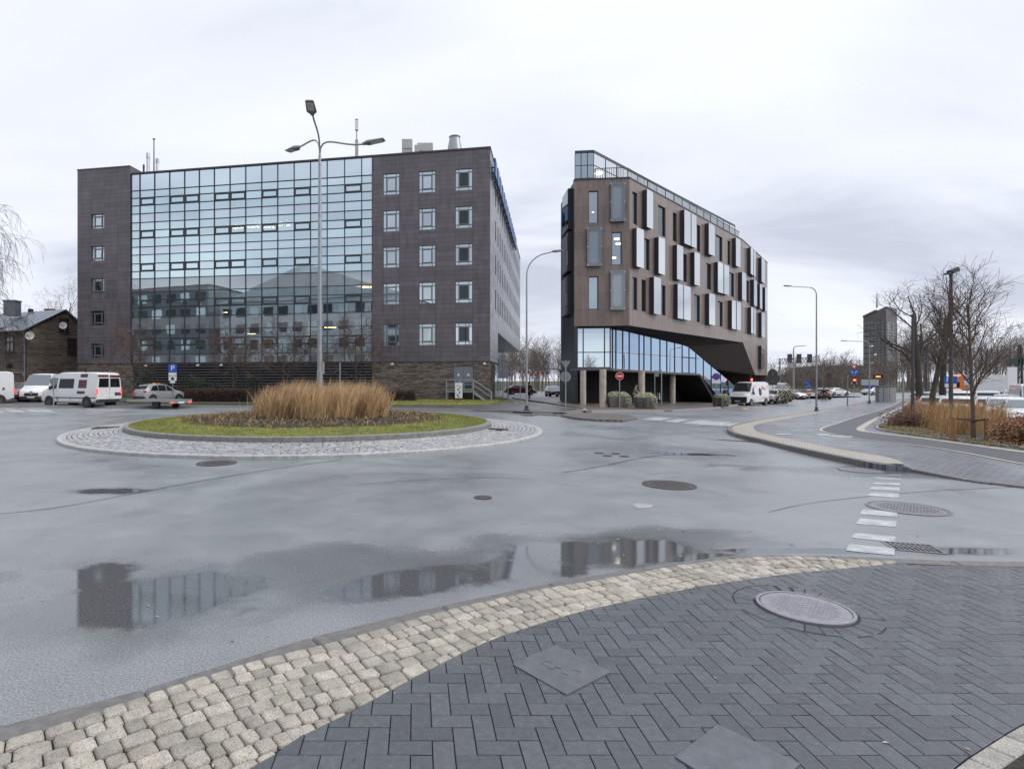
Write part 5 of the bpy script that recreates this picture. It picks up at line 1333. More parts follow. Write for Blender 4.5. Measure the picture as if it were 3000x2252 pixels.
housewin(HE, We[0]); housewin(HG, Wg[0], False); housewin(HG, Wg[1], False)
mb = MB(); HE.box(mb, We[1][0], We[1][1], We[1][2], We[1][3], -.12, -.08); mb.build('vent_opening', M_black, wh, world=True)
mb = MB(); c = (ridge0+ev0)/2; 
p = at(36, 930, 61.5); mb.box(p.x-.62, p.x+.62, p.y-.5, p.y+.5, hz(925, 61.5), hz(880, 61.5)); mb.box(p.x-.7, p.x+.7, p.y-.55, p.y+.55, hz(884, 61.5), hz(881, 61.5)+.03); mb.build('chimney', mat('grey_tin_chimney', (.16, .18, .19), .5), wh, world=True)
p = at(90, 910, 63); mb = MB(); mb.box(p.x-.18, p.x+.18, p.y-.2, p.y+.2, hz(916, 63), hz(905, 63)); mb.build('chimney', M_brownframe, wh, world=True)
p = at(147, 905, 64); mb = MB(); mb.box(p.x-.5, p.x+.5, p.y-.3, p.y+.3, hz(916, 64), hz(905, 64)); mb.build('chimney', mat('red_brick_stack', (.22, .10, .06), .8), wh, world=True)
mb = MB(); q = HE.pt(hel-.1, ze-.05, .3); mb.tube([HE.pt(hel-.1, ze-.2, .45), HE.pt(hel-.25, ze-.6, .12), HE.pt(hel-.25, .2, .12)], .06, 8); mb.tube([HE.pt(hel-3.2, 2.5, .1), HE.pt(hel-.6, 2.5, .1), HE.pt(hel-.4, 2.2, .1)], .05, 6); mb.tube([ev0+Vector((0, 0, .0)), ev1], .07, 6); mb.build('gutter_pipe', M_galv, wh, world=True)
def dish(px, py, Y, r_, label):
    p = at(px, py, Y); t = thing('satellite_dish', label, 'satellite dish', p)
    mb = MB(); n_ = Vector((.15, -1, .25)).normalized(); a = n_.orthogonal().normalized(); b = n_.cross(a); vs = [tuple(n_*-.12*r_/.4)]; k = 20
    for ring, dz in ((.5, -.09), (1, 0)):
        for i in range(k): t_ = 6.2832*i/k; vs.append(tuple((a*math.cos(t_)*r_*ring*.92+b*math.sin(t_)*r_*ring)+n_*dz*r_/.4))
    fs = [(0, 1+i, 1+(i+1) % k) for i in range(k)]+[(1+i, 1+k+i, 1+k+(i+1) % k, 1+(i+1) % k) for i in range(k)]
    mb.add(vs, fs); mb.build('reflector', M_dish, t, smooth=60)
    mb = MB(); mb.bar((0, 0, -r_*.6), n_*r_*1.1+Vector((0, 0, -r_*.3)), .04); mb.bar((0, .0, 0), (0, .6, -.05), .06); mb.bar((0, .25, 0), (0, .25, -r_*1.6), .04); mb.build('arm', M_galv, t)
    mb = MB(); mb.ell(n_*r_*1.1+Vector((0, 0, -r_*.3)), (.07, .07, .09)); mb.build('receiver', M_frame, t)
dish(87, 983, 57.6, .46, 'white satellite dish at the corner of the wooden house')
dish(185, 953, 60.0, .41, 'white satellite dish high on the gable of the wooden house')

# ------------------------------------------------------------------ far tower, low hall, gantry
M_tower = mat('brown_tower_facade', (0.085, 0.08, 0.086), 0.6, var=.15, vscale=.05)
YT = 300.0
tx = lambda px, Y=YT: (px-CX)/F*Y
tw = thing('tower_block', 'tall dark tower block with a slanted top on the horizon', 'building', (tx(2580), YT, -1))
zt_l, zt_r = zat(925, YT), zat(897, YT)
xl, xm, xr = tx(2529, YT+8), tx(2596, YT-6), tx(2628, YT+10)
mb = MB(); mb.prism([(xl, YT+8, -1), (xm, YT-6, -1), (xr, YT+10, -1), (tx(2580, YT+24), YT+24, -1)], [(xl, YT+8, zt_l), (xm, YT-6, zat(897, YT-6)), (xr, YT+10, zt_r), (tx(2580, YT+24), YT+24, zt_l)]); mb.build('wall', M_tower, tw, world=True)
tfl, tll = facing((xl, YT+8), (xm, YT-6)); tfr, tlr = facing((xm, YT-6), (xr, YT+10))
mb = MB(); tfl.poly(mb, ((-.1, zt_l), (tll*.55, zt_l+2.3), (tll*.55, zt_l+3.2), (-.1, zt_l+.9)), -1, .3); mb.build('roof_blade', M_tower, tw, world=True)
G_tw = glassmat('tower_glass', (.8, .85, .9), (.02, .02, .02), .10); M_litw = mat('lit_window', (.8, .7, .4), .5, emit=(1, .8, .45), estr=.12)
M_twl = mat('pale_tower_band', (.17, .155, .15), .6)
nfl = 20
for f_ in range(nfl):
    z0 = 3+f_*(zt_l-6)/nfl
    mb = MB(); tfl.box(mb, .4, tll*.5, z0+1.2, z0+1.7, 0, .12); mb.build('spandrel', M_twl if f_ % 2 else M_frame, tw, world=True)
    for k in range(6):
        u = .4+k*tll/6.4
        mb = MB(); tfl.box(mb, u, u+tll/9, z0, z0+1.05, .0, .06); mb.build('window', M_litw if random.random() < .05 else G_tw, tw, world=True)
    for k in range(5):
        u = tlr*.12+k*tlr*.17
        mb = MB(); tfr.box(mb, u, u+tlr*.09, z0+.1, z0+1.2, .0, .06); mb.build('window', M_twl if k in (2, 4) and random.random() < .7 else G_tw, tw, world=True)
mb = MB(); p = Vector((tx(2596), YT+6, zt_r)); mb.tube([p, p+Vector((0, 0, 6)), p+Vector((0, 0, zat(853, YT)-zt_r))], [.5, .3, .15], 6); mb.build('spire', M_galv, tw, world=True)
# long low hall left of the tower
YH = 230.0; hh = thing('exhibition_hall', 'long low brown hall beyond the trees beside the tower', 'building', (tx(2420, YH), YH, -1))
hf, hl_ = facing((tx(2272, YH), YH+8), (tx(2540, YH), YH-4)); zh = zat(1071, YH)
mb = MB(); hf.box(mb, 20, hl_, -1, zh-1.0, -30, 0); hf.box(mb, 0, 21, -1, zh-4.0, -30, -.05); mb.build('wall', mat('hall_brown', (.085, .062, .055), .7, var=.1, vscale=.1), hh, world=True)
mb = MB(); hf.box(mb, 19.5, hl_+.5, zh-1.0, zh, -31, .6); hf.box(mb, -.5, 19.4, zh-4, zh-3.4, -31, .5); mb.build('roof', mat('hall_roof', (.10, .075, .07), .6), hh, world=True)
for i in range(14):
    u = 21+i*(hl_-22)/14; mb = MB(); hf.box(mb, u, u+(hl_-22)/18, zh-2.4, zh-1.4, 0, .08); mb.build('window', mat('pale_hall_window', (.55, .57, .6), .3), hh, world=True)
for px in (2398, 2457, 2476, 2501):
    mb = MB(); c = Vector((tx(px, YH), YH-3, zh)); mb.bar(c, c+Vector((0, 0, 2.2)), .14); mb.bar(c+Vector((0, 0, 2.1)), c+Vector((.8, 0, 1.7)), .12); mb.build('roof_lamp', M_frame, hh, world=True)
YG = 150.0; ga = thing('signal_gantry', 'lattice road gantry with three signal heads above the far road', 'gantry', (tx(2277, YG), YG, -1))
mb = MB(); za, zb = zat(1066, YG), zat(1062, YG); xa, xb = tx(2280, YG), tx(2402, YG)
n_ = 16
for z_, w_ in ((za, .18), (za+1.3, .18)): mb.bar((xa, YG, z_), (xb, YG, z_+.6), w_)
for i in range(n_):
    a = xa+(xb-xa)*i/n_; b = xa+(xb-xa)*(i+1)/n_; dz = .6*i/n_; mb.bar((a, YG, za+dz), ((a+b)/2, YG, za+1.3+dz), .1); mb.bar(((a+b)/2, YG, za+1.3+dz), (b, YG, za+dz), .1)
mb.build('truss', M_galv, ga, world=True)
mb = MB(); mb.tube([(xa+.4, YG, -1), (xa+.4, YG, za+1.5)], .22, 8); mb.build('post', M_galv, ga, world=True)
for px in (2309, 2336, 2367):
    mb = MB(); x_ = tx(px, YG); mb.box(x_-.5, x_+.5, YG-.9, YG-.4, za+.3, za+2.6); sh_ = mb.build('signal_head', M_fix, ga, world=True)
# ------------------------------------------------------------------ the buildings behind the viewer, seen only mirrored in the glass fronts
M_mir = mat('dark_render_facade', (0.23, 0.23, 0.24), 0.7, var=.1, vscale=.3); M_pal = mat('pale_sheet_facade', (0.60, 0.62, 0.64), 0.6, var=.15, vscale=.3)
def mirror_block(name, label, x0, x1, y0, y1, h_, m, gable=0, rows=6, cols=9):
    t = thing(name, label, 'building', ((x0+x1)/2, y1, -.2)); cx = (x0+x1)/2
    mb = MB(); mb.box(x0-cx, x1-cx, y0-y1, 0, 0, h_); mb.build('wall', m, t)
    if gable:
        mb = MB(); mb.prism([(x0-cx-.5, .4, h_), (x1-cx+.5, .4, h_), (0, .4, h_+gable)][::-1], [(x0-cx-.5, y0-y1, h_), (x1-cx+.5, y0-y1, h_), (0, y0-y1, h_+gable)][::-1]); mb.build('roof', M_pal if gable else M_roof, t)
    else:
        mb = MB(); mb.box(x0-cx-.2, x1-cx+.2, y0-y1-.2, .2, h_, h_+.4); mb.build('roof', M_trim, t)
    for r_ in range(rows):
        for c in range(cols):
            a = x0-cx+(x1-x0)*(c+.2)/cols; b = x0-cx+(x1-x0)*(c+.8)/cols; z0 = 1+(h_-1.5)*(r_+.2)/rows; z1 = 1+(h_-1.5)*(r_+.75)/rows
            mb = MB(); mb.box(a, b, 0, .06, z0, z1); mb.build('window', G_dark if (r_+c) % 3 else G_win, t)
mirror_block('mirrored_office', 'flat-roofed dark building reflected in the left of the glass curtain wall', -128, -84, -48, -20, 26.5, M_mir)
mirror_block('mirrored_hall', 'pale gabled building reflected in the right of the glass curtain wall', -80, -30, -50, -20, 21.5, M_pal, gable=8.5, rows=5, cols=12)
# ================================================================== STREET FURNITURE
M_pole = mat('zinc_grey_pole', (0.30, 0.31, 0.32), 0.45, metal=0.55, var=.12, vscale=5)
M_poled = mat('dark_grey_pole', (0.05, 0.05, 0.054), 0.5)
M_lampb = mat('lamp_housing', (0.20, 0.205, 0.21), 0.45, metal=.3)
M_led = mat('led_lens', (0.55, 0.55, 0.52), 0.3)
def lamp_head(parent, p, d, L_=.75, tilt=0.08):
    """flat LED head at p pointing along d"""
    d = Vector((d[0], d[1], 0)).normalized(); s_ = Vector((-d.y, d.x, 0)); u = Vector((0, 0, 1)); dd = (d+u*tilt).normalized(); uu = s_.cross(dd)*-1
    if uu.z < 0: uu = -uu
    mb = MB(); c = Vector(p)
    st = [(0, .05, .05), (.12, .07, .06), (.25, .16, .06), (.35, .17, .055), (1, .14, .03)]
    vs = []
    for t_, w_, h_ in st:
        q = c+dd*t_*L_; vs += [q-s_*w_-uu*h_*.4, q+s_*w_-uu*h_*.4, q+s_*w_*.8+uu*h_, q-s_*w_*.8+uu*h_]
    fs = [(3, 2, 1, 0), (16, 17, 18, 19)]
    for i in range(4): fs += [(i*4+k, i*4+(k+1) % 4, (i+1)*4+(k+1) % 4, (i+1)*4+k) for k in range(4)]
    mb.add(vs, fs); o_ = mb.build('lamp_head', M_lampb, parent)
    mb = MB(); mb.obox(c+dd*L_*.66-uu*.035, dd*L_*.27, s_*.11, uu*.01); mb.build('lens', M_led, o_)
# the triple lamp in the middle of the roundabout
p = Vector((-3.62, 21.1, lawnz(0.2)))
t = thing('street_lamp', 'tall grey street lamp with three arms in the middle of the roundabout', 'street lamp', p)
zj = zat(455, 21.1)-p.z
mb = MB(); mb.tube([(0, 0, 0), (0, 0, 1.6), (0, 0, 1.62), (0, 0, zj)], [.115, .11, .09, .05], 12); mb.build('pole', M_pole, t, smooth=40)
mb = MB(); mb.box(.08, .16, -.06, .06, zat(1095, 21)-p.z, zat(1075, 21)-p.z+.2); mb.build('control_box', M_conc, t)
for (hx, hy, Yh, dirv) in ((878, 431, 22.0, (-1, .35)), (1062, 423, 20.6, (1, -.1)), (916, 338, 18.9, (-.12, -1))):
    e_ = at(hx, hy, Yh)-p; j = Vector((0, 0, zj)); hd = Vector((e_.x, e_.y, 0))
    pts = []
    for k in range(9):
        s_ = k/8; c1 = j+Vector((0, 0, .9)) if dirv[1] > -.5 else j+Vector((0, 0, .9)); c2 = e_-hd.normalized()*hd.length*.55
        pts.append((1-s_)**3*j+3*(1-s_)**2*s_*c1+3*(1-s_)*s_*s_*c2+s_**3*e_)
    mb = MB(); mb.tube([Vector((0, 0, zj-.4))+Vector((hd.x, hd.y, 0)).normalized()*.03]+pts, .032, 8); mb.build('arm', M_pole, t, smooth=40)
    lamp_head(t, e_, hd, L_=.85)
def lamp(px, py, ytop, label, m, arm, r=.07, hx=None, bend=.8, Y=None, base=True):
    q = unp(px, py, 0.0) if Y is None else gp(px, Y); t = thing('street_lamp', label, 'street lamp', q); h_ = zat(ytop, q.y)-q.z
    a = Vector((arm[0], arm[1], 0)); al = a.length; ad_ = a.normalized()
    pts = [Vector((0, 0, 0)), Vector((0, 0, h_*.5)), Vector((0, 0, h_-bend))]; rr = [r, r*.8, r*.6]
    for k in range(1, 7):
        th = k/6*math.pi*.47; pts.append(Vector((0, 0, h_-bend))+ad_*bend*(1-math.cos(th))+Vector((0, 0, bend*math.sin(th)))); rr.append(r*.5)
    pts.append(pts[-1]+ad_*max(.05, al-bend)+Vector((0, 0, .06))); rr.append(r*.45)
    mb = MB(); mb.tube(pts, rr, 10); mb.build('pole', m, t, smooth=40)
    if base:
        mb = MB(); mb.lathe([(r*2.6, -.05), (r*2.6, .06), (r*1.5, .10), (r*1.5, .3)], 12); mb.build('base', M_poled, t, smooth=30)
    lamp_head(t, pts[-1]-ad_*.05, ad_, .6)
    return t
lamp(1543, 1203, 745, 'grey curved street lamp on the pavement between the two office buildings', M_pole, (1.5, -.4), bend=1.2)
lamp(2392, 1204, 842, 'grey street lamp standing at the kerb right of the brown building', M_pole, (-2.2, -.2), bend=.6)
lamp(2547, 1181, 1000, 'more distant street lamp with a long arm before the dark tower', M_pole, (-2.6, .2), r=.08, bend=.5)
lamp(2325, 1150, 1014, 'thin concrete street lamp beyond the parked cars by the far road', M_conc, (1.6, 0), r=.14, bend=.5, Y=90, base=False)
q = gp(2546, 58); 
# modern dark post lamp by the left building
def post_lamp(px, Y, ytop, label, m=M_poled, r=.06, head=.45, off=0):
    q = gp(px, Y, off); t = thing('post_lamp', label, 'street lamp', q); h_ = zat(ytop, Y)-q.z
    mb = MB(); mb.tube([(0, 0, 0), (0, 0, h_)], [r, r*.75], 10); mb.build('pole', m, t, smooth=40)
    mb = MB(); mb.box(-head, head*.4, -.12, .12, h_-.02, h_+.06); mb.build('lamp_head', m, t)
    return t
post_lamp(410, 48, 955, 'thin dark post lamp in front of the left end of the curtain wall', r=.05, head=.3)
post_lamp(2674, 29, 925, 'thin dark post left of the big bare trees on the right', r=.075, head=.05)
post_lamp(2714, 60, 1010, 'slim dark post lamp far back among the bare trees', r=.09, head=.1)
post_lamp(2695, 48, 985, 'dark post with a small bent head behind the bare trees', r=.07, head=.15)
t = thing('floodlight_mast', 'tall black floodlight mast rising from the dry grass on the right', 'floodlight', gp(2786, 25, 0)); h_ = zat(800, 25)-t.location.z
mb = MB(); mb.tube([(0, 0, 0), (0, 0, h_)], [.085, .06], 10); mb.build('mast', M_poled, t, smooth=40)
mb = MB(); mb.obox((.1, 0, h_+.10), (.17, 0, .08), (0, .12, 0), (-.035, 0, .085)); mb.build('floodlight', M_poled, t)
mb = MB(); mb.obox((-.12, .0, h_-.02), (.12, 0, .02), (0, .12, 0), (0, 0, .04)); mb.build('bracket', M_poled, t)
q = gp(2988, 52); t = thing('concrete_pylon', 'dark lattice concrete pole with two lamp arms at the far right', 'lamp pole', q); h_ = zat(1010, 52)-q.z
mb = MB()
for s_ in (-1, 1): mb.bar((s_*.28, 0, 0), (s_*.1, 0, h_), .12)
for k in range(9): z_ = h_*k/9; mb.bar((-.27+.18*k/9, 0, z_), (.27-.18*k/9, 0, z_+h_/9), .07); mb.bar((-.27+.18*k/9, 0, z_), (.27-.18*k/9, 0, z_), .07)
mb.build('pole', mat('dark_concrete', (.06, .058, .055), .8), t)
for s_ in (-1, 1):
    mb = MB(); mb.tube([(0, 0, h_), (s_*.5, 0, h_+.5), (s_*1.3, 0, h_+.6)], .04, 6); ar = mb.build('arm', M_pole, t); lamp_head(t, (s_*1.3, 0, h_+.6), (s_, 0), .6)
mb = MB(); mb.box(-1.2, -.3, -.06, .0, 1.6, 3.9); mb.build('notice_board', M_white, t); mb = MB(); mb.box(-1.0, .3, -.06, .0, 4.1, 4.7); mb.build('green_board', mat('dark_green', (.02, .05, .04), .6), t)
# ------------------------------------------------------------------ signs
M_sgrey = mat('sign_back_grey', (0.22, 0.23, 0.24), 0.5, metal=.4, var=.1, vscale=4)
M_sblue = mat('sign_blue', (0.01, 0.09, 0.42), 0.4); M_swhite = mat('sign_face_white', (0.72, 0.72, 0.72), 0.45); M_sred = mat('sign_red', (0.50, 0.012, 0.02), 0.4); M_sblack = mat('sign_black', (0.012, 0.012, 0.014), .5)
def disc_(mb, r, z, y0, y1, n=24, x=0): mb.lathe([(r, y0), (r, y1)], n, c=(x, 0, z), axis='y')
def post(px, py, label, name='road_sign', cat='road sign', r=.035, ytop=None, off=0.0, face=None, Y=None, m=None):
    q = unp(px, py, off) if Y is None else gp(px, Y, off)
    rz = math.atan2(-q.x*0.5, q.y) if face is None else face
    t = thing(name, label, cat, q, rz); h_ = (zat(ytop, q.y)-q.z)
    mb = MB(); mb.tube([(0, 0, 0), (0, 0, h_)], r, 8); mb.build('post', m or M_pole, t, smooth=40)
    return t, q, (lambda py_: zat(py_, q.y)-q.z)
def plate(t, x0, x1, z0, z1, m, y=-.045, name='sign_plate', th=.006):
    mb = MB(); mb.box(x0, x1, y-th, y, z0, z1); return mb.build(name, m, t)
# parking sign with its small plates
t, q, zz = post(506, 1190, 'blue parking sign with white plates in front of the dark louvres', ytop=1066, Y=45)
w_ = .31
pl_ = plate(t, -w_, w_, zz(1091), zz(1067), M_sblue, name='parking_plate'); lettering('P', .62, pl_, (0, -.054, (zz(1091)+zz(1067))/2), (1, 0, 0), (0, 0, 1), M_swhite)
p2_ = plate(t, -w_*.95, w_*.95, zz(1103), zz(1091.6), M_swhite, name='arrow_plate')
mb = MB(); z_ = zz(1100); mb.box(-.2, .2, -.055, -.052, z_-.015, z_+.015); mb.add([(-.26, -.055, z_), (-.18, -.055, z_-.05), (-.18, -.055, z_+.05)], [(0, 1, 2)]); mb.add([(.26, -.055, z_), (.18, -.055, z_+.05), (.18, -.055, z_-.05)], [(0, 1, 2)]); mb.build('arrow', M_sblack, p2_)
p3_ = plate(t, -w_*.95, w_*.95, zz(1115), zz(1103.6), M_swhite, name='disc_plate'); mb = MB(); mb.lathe([(.12, 0), (.12, .004)], 16, c=(0, -.056, zz(1109.2)), axis='y'); mb.lathe([(.085, -.001), (.085, .003)], 16, c=(0, -.057, zz(1109.2)), axis='y'); mb.build('clock_symbol', M_sblack, p3_)
plate(t, -w_*.6, w_*.6, zz(1122), zz(1116), M_swhite, name='small_plate')
# round sign seen from behind at the left
t, q, zz = post(157, 1196, 'round road sign seen from the back in front of the white van', ytop=1108, Y=33)
mb = MB(); disc_(mb, .22, zz(1117), .03, .04); mb.build('sign_back', M_sgrey, t)
mb = MB(); disc_(mb, .22, zz(1117), .04, .044); mb.build('sign_face', M_swhite, t)
# give way + round signs from behind
def backs(px, py, ytop, ztri, zdisc, r_, label, square=False):
    t, q, zz = post(px, py, label, ytop=ytop)
    a = zz(ztri[0]); b = zz(ztri[1]); hw = (a-b)*.58
    mb = MB(); mb.prism([(-hw, .03, a), (hw, .03, a), (0, .03, b)], [(-hw, .04, a), (hw, .04, a), (0, .04, b)]); mb.build('triangle_back', M_sgrey, t)
    mb = MB(); mb.prism([(-hw*.96, .041, a-.02), (hw*.96, .041, a-.02), (0, .041, b+.04)], [(-hw*.96, .045, a-.02), (hw*.96, .045, a-.02), (0, .045, b+.04)]); mb.build('triangle_face', M_swhite, t)
    mb = MB(); disc_(mb, r_, zz(zdisc), .03, .04); mb.build('disc_back', M_sgrey, t)
    mb = MB(); disc_(mb, r_, zz(zdisc), .041, .045); mb.build('disc_face', M_sblue, t)
    if square: plate(t, -.42, .42, zz(square[1]), zz(square[0]), M_sgrey, y=.04, name='plate_back')
backs(1473, 1172, 1041, (1041, 1062), 1069.5, .34, 'give way and round sign from the back beside the stone base', (1081, 1108))
backs(1657, 1205, 1056, (1057, 1082), 1103.5, .31, 'give way and round sign from the back on the driveway corner')
# no entry
t, q, zz = post(1815, 1196, 'red no entry sign by the planter in front of the columns', ytop=1089)
r_ = 11.5/F*q.y
mb = MB(); disc_(mb, r_, zz(1101.5), -.05, -.04); mb.build('sign_back', M_swhite, t)
mb = MB(); disc_(mb, r_*.93, zz(1101.5), -.056, -.05); mb.build('red_disc', M_sred, t)
plate(t, -r_*.66, r_*.66, zz(1101.5)-r_*.15, zz(1101.5)+r_*.15, M_swhite, y=-.056, name='white_bar')
# no parking
t, q, zz = post(2098, 1190, 'round blue and red no parking sign by the traffic cone', ytop=1093)
r_ = 10.5/F*q.y; zc = zz(1103)
mb = MB(); disc_(mb, r_, zc, -.05, -.04); mb.build('red_rim', M_sred, t)
mb = MB(); disc_(mb, r_*.76, zc, -.056, -.05); mb.build('blue_disc', M_sblue, t)
mb = MB(); mb.bar((-r_*.55, -.06, zc+r_*.55), (r_*.55, -.06, zc-r_*.55), .02, r_*.2, up=(0, 1, 0)); mb.build('red_bar', M_sred, t)
plate(t, -.34, .34, zz(1123), zz(1114), M_swhite, name='small_plate')
# portal-like pair of posts with a hanging lamp box in front of the columns
t, q, zz = post(1938, 1197, 'thin grey post in front of the columns, nearer one of a pair', ytop=1083, name='thin_post', cat='post')
mb = MB(); mb.bar((0, 0, zz(1084)), (-.55, .3, zz(1087)), .04); mb.build('cross_arm', M_pole, t)
t, q, zz = post(1918, 1187, 'thin grey post in front of the columns, farther one of a pair', ytop=1088, name='thin_post', cat='post')
plate(t, .05, .35, zz(1103), zz(1090), M_sgrey, y=.05, name='lamp_box')
t, q, zz = post(996, 1180, 'bare grey post behind the dry grass of the roundabout', ytop=1062, Y=34, name='thin_post', cat='post'); plate(t, -.02, .05, zz(1100), zz(1085), M_sgrey, name='side_box')
t, q, zz = post(2483, 1187, 'short grey bollard post on the right pavement', ytop=1100, name='thin_post', cat='post', r=.06, m=M_sgrey)
t, q, zz = post(2646, 1213, 'short grey post at the corner of the planting bed', ytop=1100, name='thin_post', cat='post', r=.05)
t, q, zz = post(1524, 1178, 'plain short post on the grass corner by the driveway', ytop=1100, name='thin_post', cat='post', r=.03)
# give way, lane arrows, red traffic light
t, q, zz = post(2502, 1167, 'give way sign above blue lane arrows with a red traffic light', name='traffic_light', cat='traffic light', ytop=1070)
k = q.y/F; a, b = zz(1070), zz(1081)
for (s_, m_, y_) in ((9, M_sred, -.05), (5, M_swhite, -.058)):
    mb = MB(); c = (a*2+b)/3; hw = s_*k; hh_ = s_*k*.62; mb.prism([(-hw, y_, c+hh_), (hw, y_, c+hh_), (0, y_, c-hh_*1.6)][::-1], [(-hw, y_-.006, c+hh_), (hw, y_-.006, c+hh_), (0, y_-.006, c-hh_*1.6)][::-1]); mb.build('give_way_plate', m_, t)
pl_ = plate(t, -11.5*k, 11.5*k, zz(1096.5), zz(1083.5), M_sblue, name='arrow_plate')
for s_ in (-1, 1):
    mb = MB(); x_ = s_*3.2*k; mb.box(x_-.6*k, x_+.6*k, -.058, -.054, zz(1095), zz(1088)); mb.box(min(x_, x_+s_*3*k), max(x_, x_+s_*3*k), -.058, -.054, zz(1089), zz(1087.6)); mb.add([(x_+s_*5*k, -.058, zz(1088.4)), (x_+s_*3*k, -.058, zz(1086)), (x_+s_*3*k, -.058, zz(1091))], [(0, 1, 2)]); mb.build('lane_arrow', M_swhite, pl_)
mb = MB(); mb.box(-4.5*k, 4.5*k, -.25, -.03, zz(1124), zz(1104)); hd_ = mb.build('signal_head', M_sblack, t)
M_redl = mat('red_lamp', (1, .05, .02), .4, emit=(1, .06, .03), estr=6)
mb = MB(); mb.ell((0, -.27, zz(1113)), (3.4*k, .08, 3.4*k), 12, 8); mb.build('red_lens', M_redl, hd_)
plate(t, -7*k, 7*k, zz(1124.5), zz(1118), M_swhite, y=-.02, name='backing_plate')
# second signal far behind the van
q = gp(2199, 68); t = thing('traffic_light', 'small red signal above the roof of the white delivery van', 'traffic light', q); z_ = zat(1112, 68)-q.z
mb = MB(); mb.tube([(0, 0, 0), (0, 0, z_+.6)], .06, 8); mb.build('post', M_poled, t)
mb = MB(); mb.box(-.18, .18, -.2, 0, z_-.7, z_+.3); hd_ = mb.build('signal_head', M_sblack, t); mb = MB(); mb.ell((0, -.22, z_), (.14, .06, .14)); mb.build('red_lens', M_redl, hd_)
# keep-left discs and chevron by the far road
for (px, py, r_, Y, lb) in ((2363, 1122, .5, 84, 'round blue arrow sign on the far island, upper one'), (2372, 1133, .4, 80, 'round blue arrow sign on the far island, lower one')):
    t, q, zz = post(px, 0, lb, ytop=py-8, Y=Y); mb = MB(); disc_(mb, r_*.7, zz(py), -.06, -.04); mb.build('blue_disc', M_sblue, t); mb = MB(); mb.bar((.25, -.07, zz(py)-.15), (-.1, -.07, zz(py)+.12), .02, .1, up=(0, 1, 0)); mb.bar((-.1, -.07, zz(py)+.12), (-.35, -.07, zz(py)+.05), .02, .1, up=(0, 1, 0)); mb.build('arrow', M_swhite, t)
t, q, zz = post(2370, 0, 'red and white striped marker post on the far island', ytop=1138, Y=79, name='marker_post', cat='marker post')
for k_ in range(4): plate(t, -.25, .25, zz(1140+k_*4.5+4.3), zz(1140+k_*4.5), M_sred if k_ % 2 else M_swhite, name='stripe')
# dark display board and grey board on the right pavement
t, q, zz = post(2571, 1171, 'dark electronic display board with orange text on a post', ytop=1097, name='display_board', cat='display board')
k = q.y/F; mb = MB(); mb.box(-12*k, 12*k, -.3, 0, zz(1107), zz(1098)); hb_ = mb.build('housing', M_sblack, t); mb = MB(); mb.box(-6*k, 5*k, -.31, -.302, zz(1104.4), zz(1101.8)); mb.build('orange_text', mat('orange_led', (1, .3, .02), .5, emit=(1, .25, .03), estr=3), hb_)
t, q, zz = post(2547, 0, 'pale grey square board behind the distant lamp post', ytop=1110, Y=75, name='notice_board', cat='sign'); plate(t, -.9, 1.0, zz(1128.5), zz(1111.5), mat('pale_grey_board', (.42, .44, .45), .6)); plate(t, -.35, .35, zz(1138), zz(1129.5), M_sblue, name='blue_plate')
t, q, zz = post(2264, 0, 'dark road signs from the back beside the brown building', ytop=1090, Y=72)
mb = MB(); disc_(mb, .55, zz(1094), .03, .05); mb.build('disc_back', M_poled, t); plate(t, -.8, .8, zz(1116), zz(1101), M_poled, name='plate_back'); plate(t, -.5, .5, zz(1128), zz(1118), M_poled, name='plate_back')
# parking signs of the car park
t, q, zz = post(2784, 0, 'larger blue parking sign at the car park behind the mast', ytop=1101, Y=38); k = q.y/F
pl_ = plate(t, -15*k, 15*k, zz(1123), zz(1102), M_sblue); lettering('P', .5, pl_, (-5*k, -.056, zz(1112.5)), (1, 0, 0), (0, 0, 1), M_swhite); plate(t, -13*k, 13*k, zz(1134), zz(1124), M_swhite, name='small_plate')
t, q, zz = post(2833, 0, 'smaller blue parking sign left of the orange lorry', ytop=1101, Y=48); k = q.y/F
pl_ = plate(t, -7.5*k, 7.5*k, zz(1113), zz(1101.5), M_sblue); lettering('P', .34, pl_, (0, -.056, zz(1107.3)), (1, 0, 0), (0, 0, 1), M_swhite); plate(t, -7*k, 7*k, zz(1120), zz(1114), M_swhite, name='small_plate'); plate(t, -7*k, 7*k, zz(1127), zz(1121), M_swhite, name='small_plate')
# height barrier across the driveway
q = gp(1488, 55); t = thing('height_barrier', 'grey height barrier frame with a hanging red and white bar over the driveway', 'height barrier', q)
p1 = gp(1641.5, 55)-q; zt_ = zat(1078.5, 55)-q.z
mb = MB(); mb.bar((0, 0, 0), (0, 0, zt_), .09); mb.build('post', M_pole, t); mb = MB(); mb.bar(p1, (p1.x, p1.y, zt_-.1), .09); mb.build('post', M_pole, t)
mb = MB(); mb.bar((0, 0, zt_), (p1.x*.9, p1.y*.9, zt_-.05), .09); mb.bar((p1.x*.9, p1.y*.9, zt_-.05), (p1.x, p1.y, zt_-.25), .09); mb.build('cross_beam', M_pole, t)
xa, xb = (1519-1488)/F*55, (1612-1488)/F*55
for i in range(14):
    a = xa+(xb-xa)*i/14; b = xa+(xb-xa)*(i+1)/14; zq = zat(1089, 55)-q.z-.12*i/14; mb = MB(); mb.box(a, b, -.05, .05, zq-.1, zq+.1); mb.build('bar_segment', M_sred if i % 2 == 0 else M_swhite, t)
mb = MB()
for i in (1, 7, 13): a = xa+(xb-xa)*i/14; mb.bar((a, 0, zt_-.05), (a, 0, zat(1087, 55)-q.z), .02)
mb.build('chain', M_poled, t); mb = MB(); mb.box((1540-1488)/F*55, (1559-1488)/F*55, -.1, .1, zt_-.02, zt_+.12); mb.build('sensor_box', M_sgrey, t)
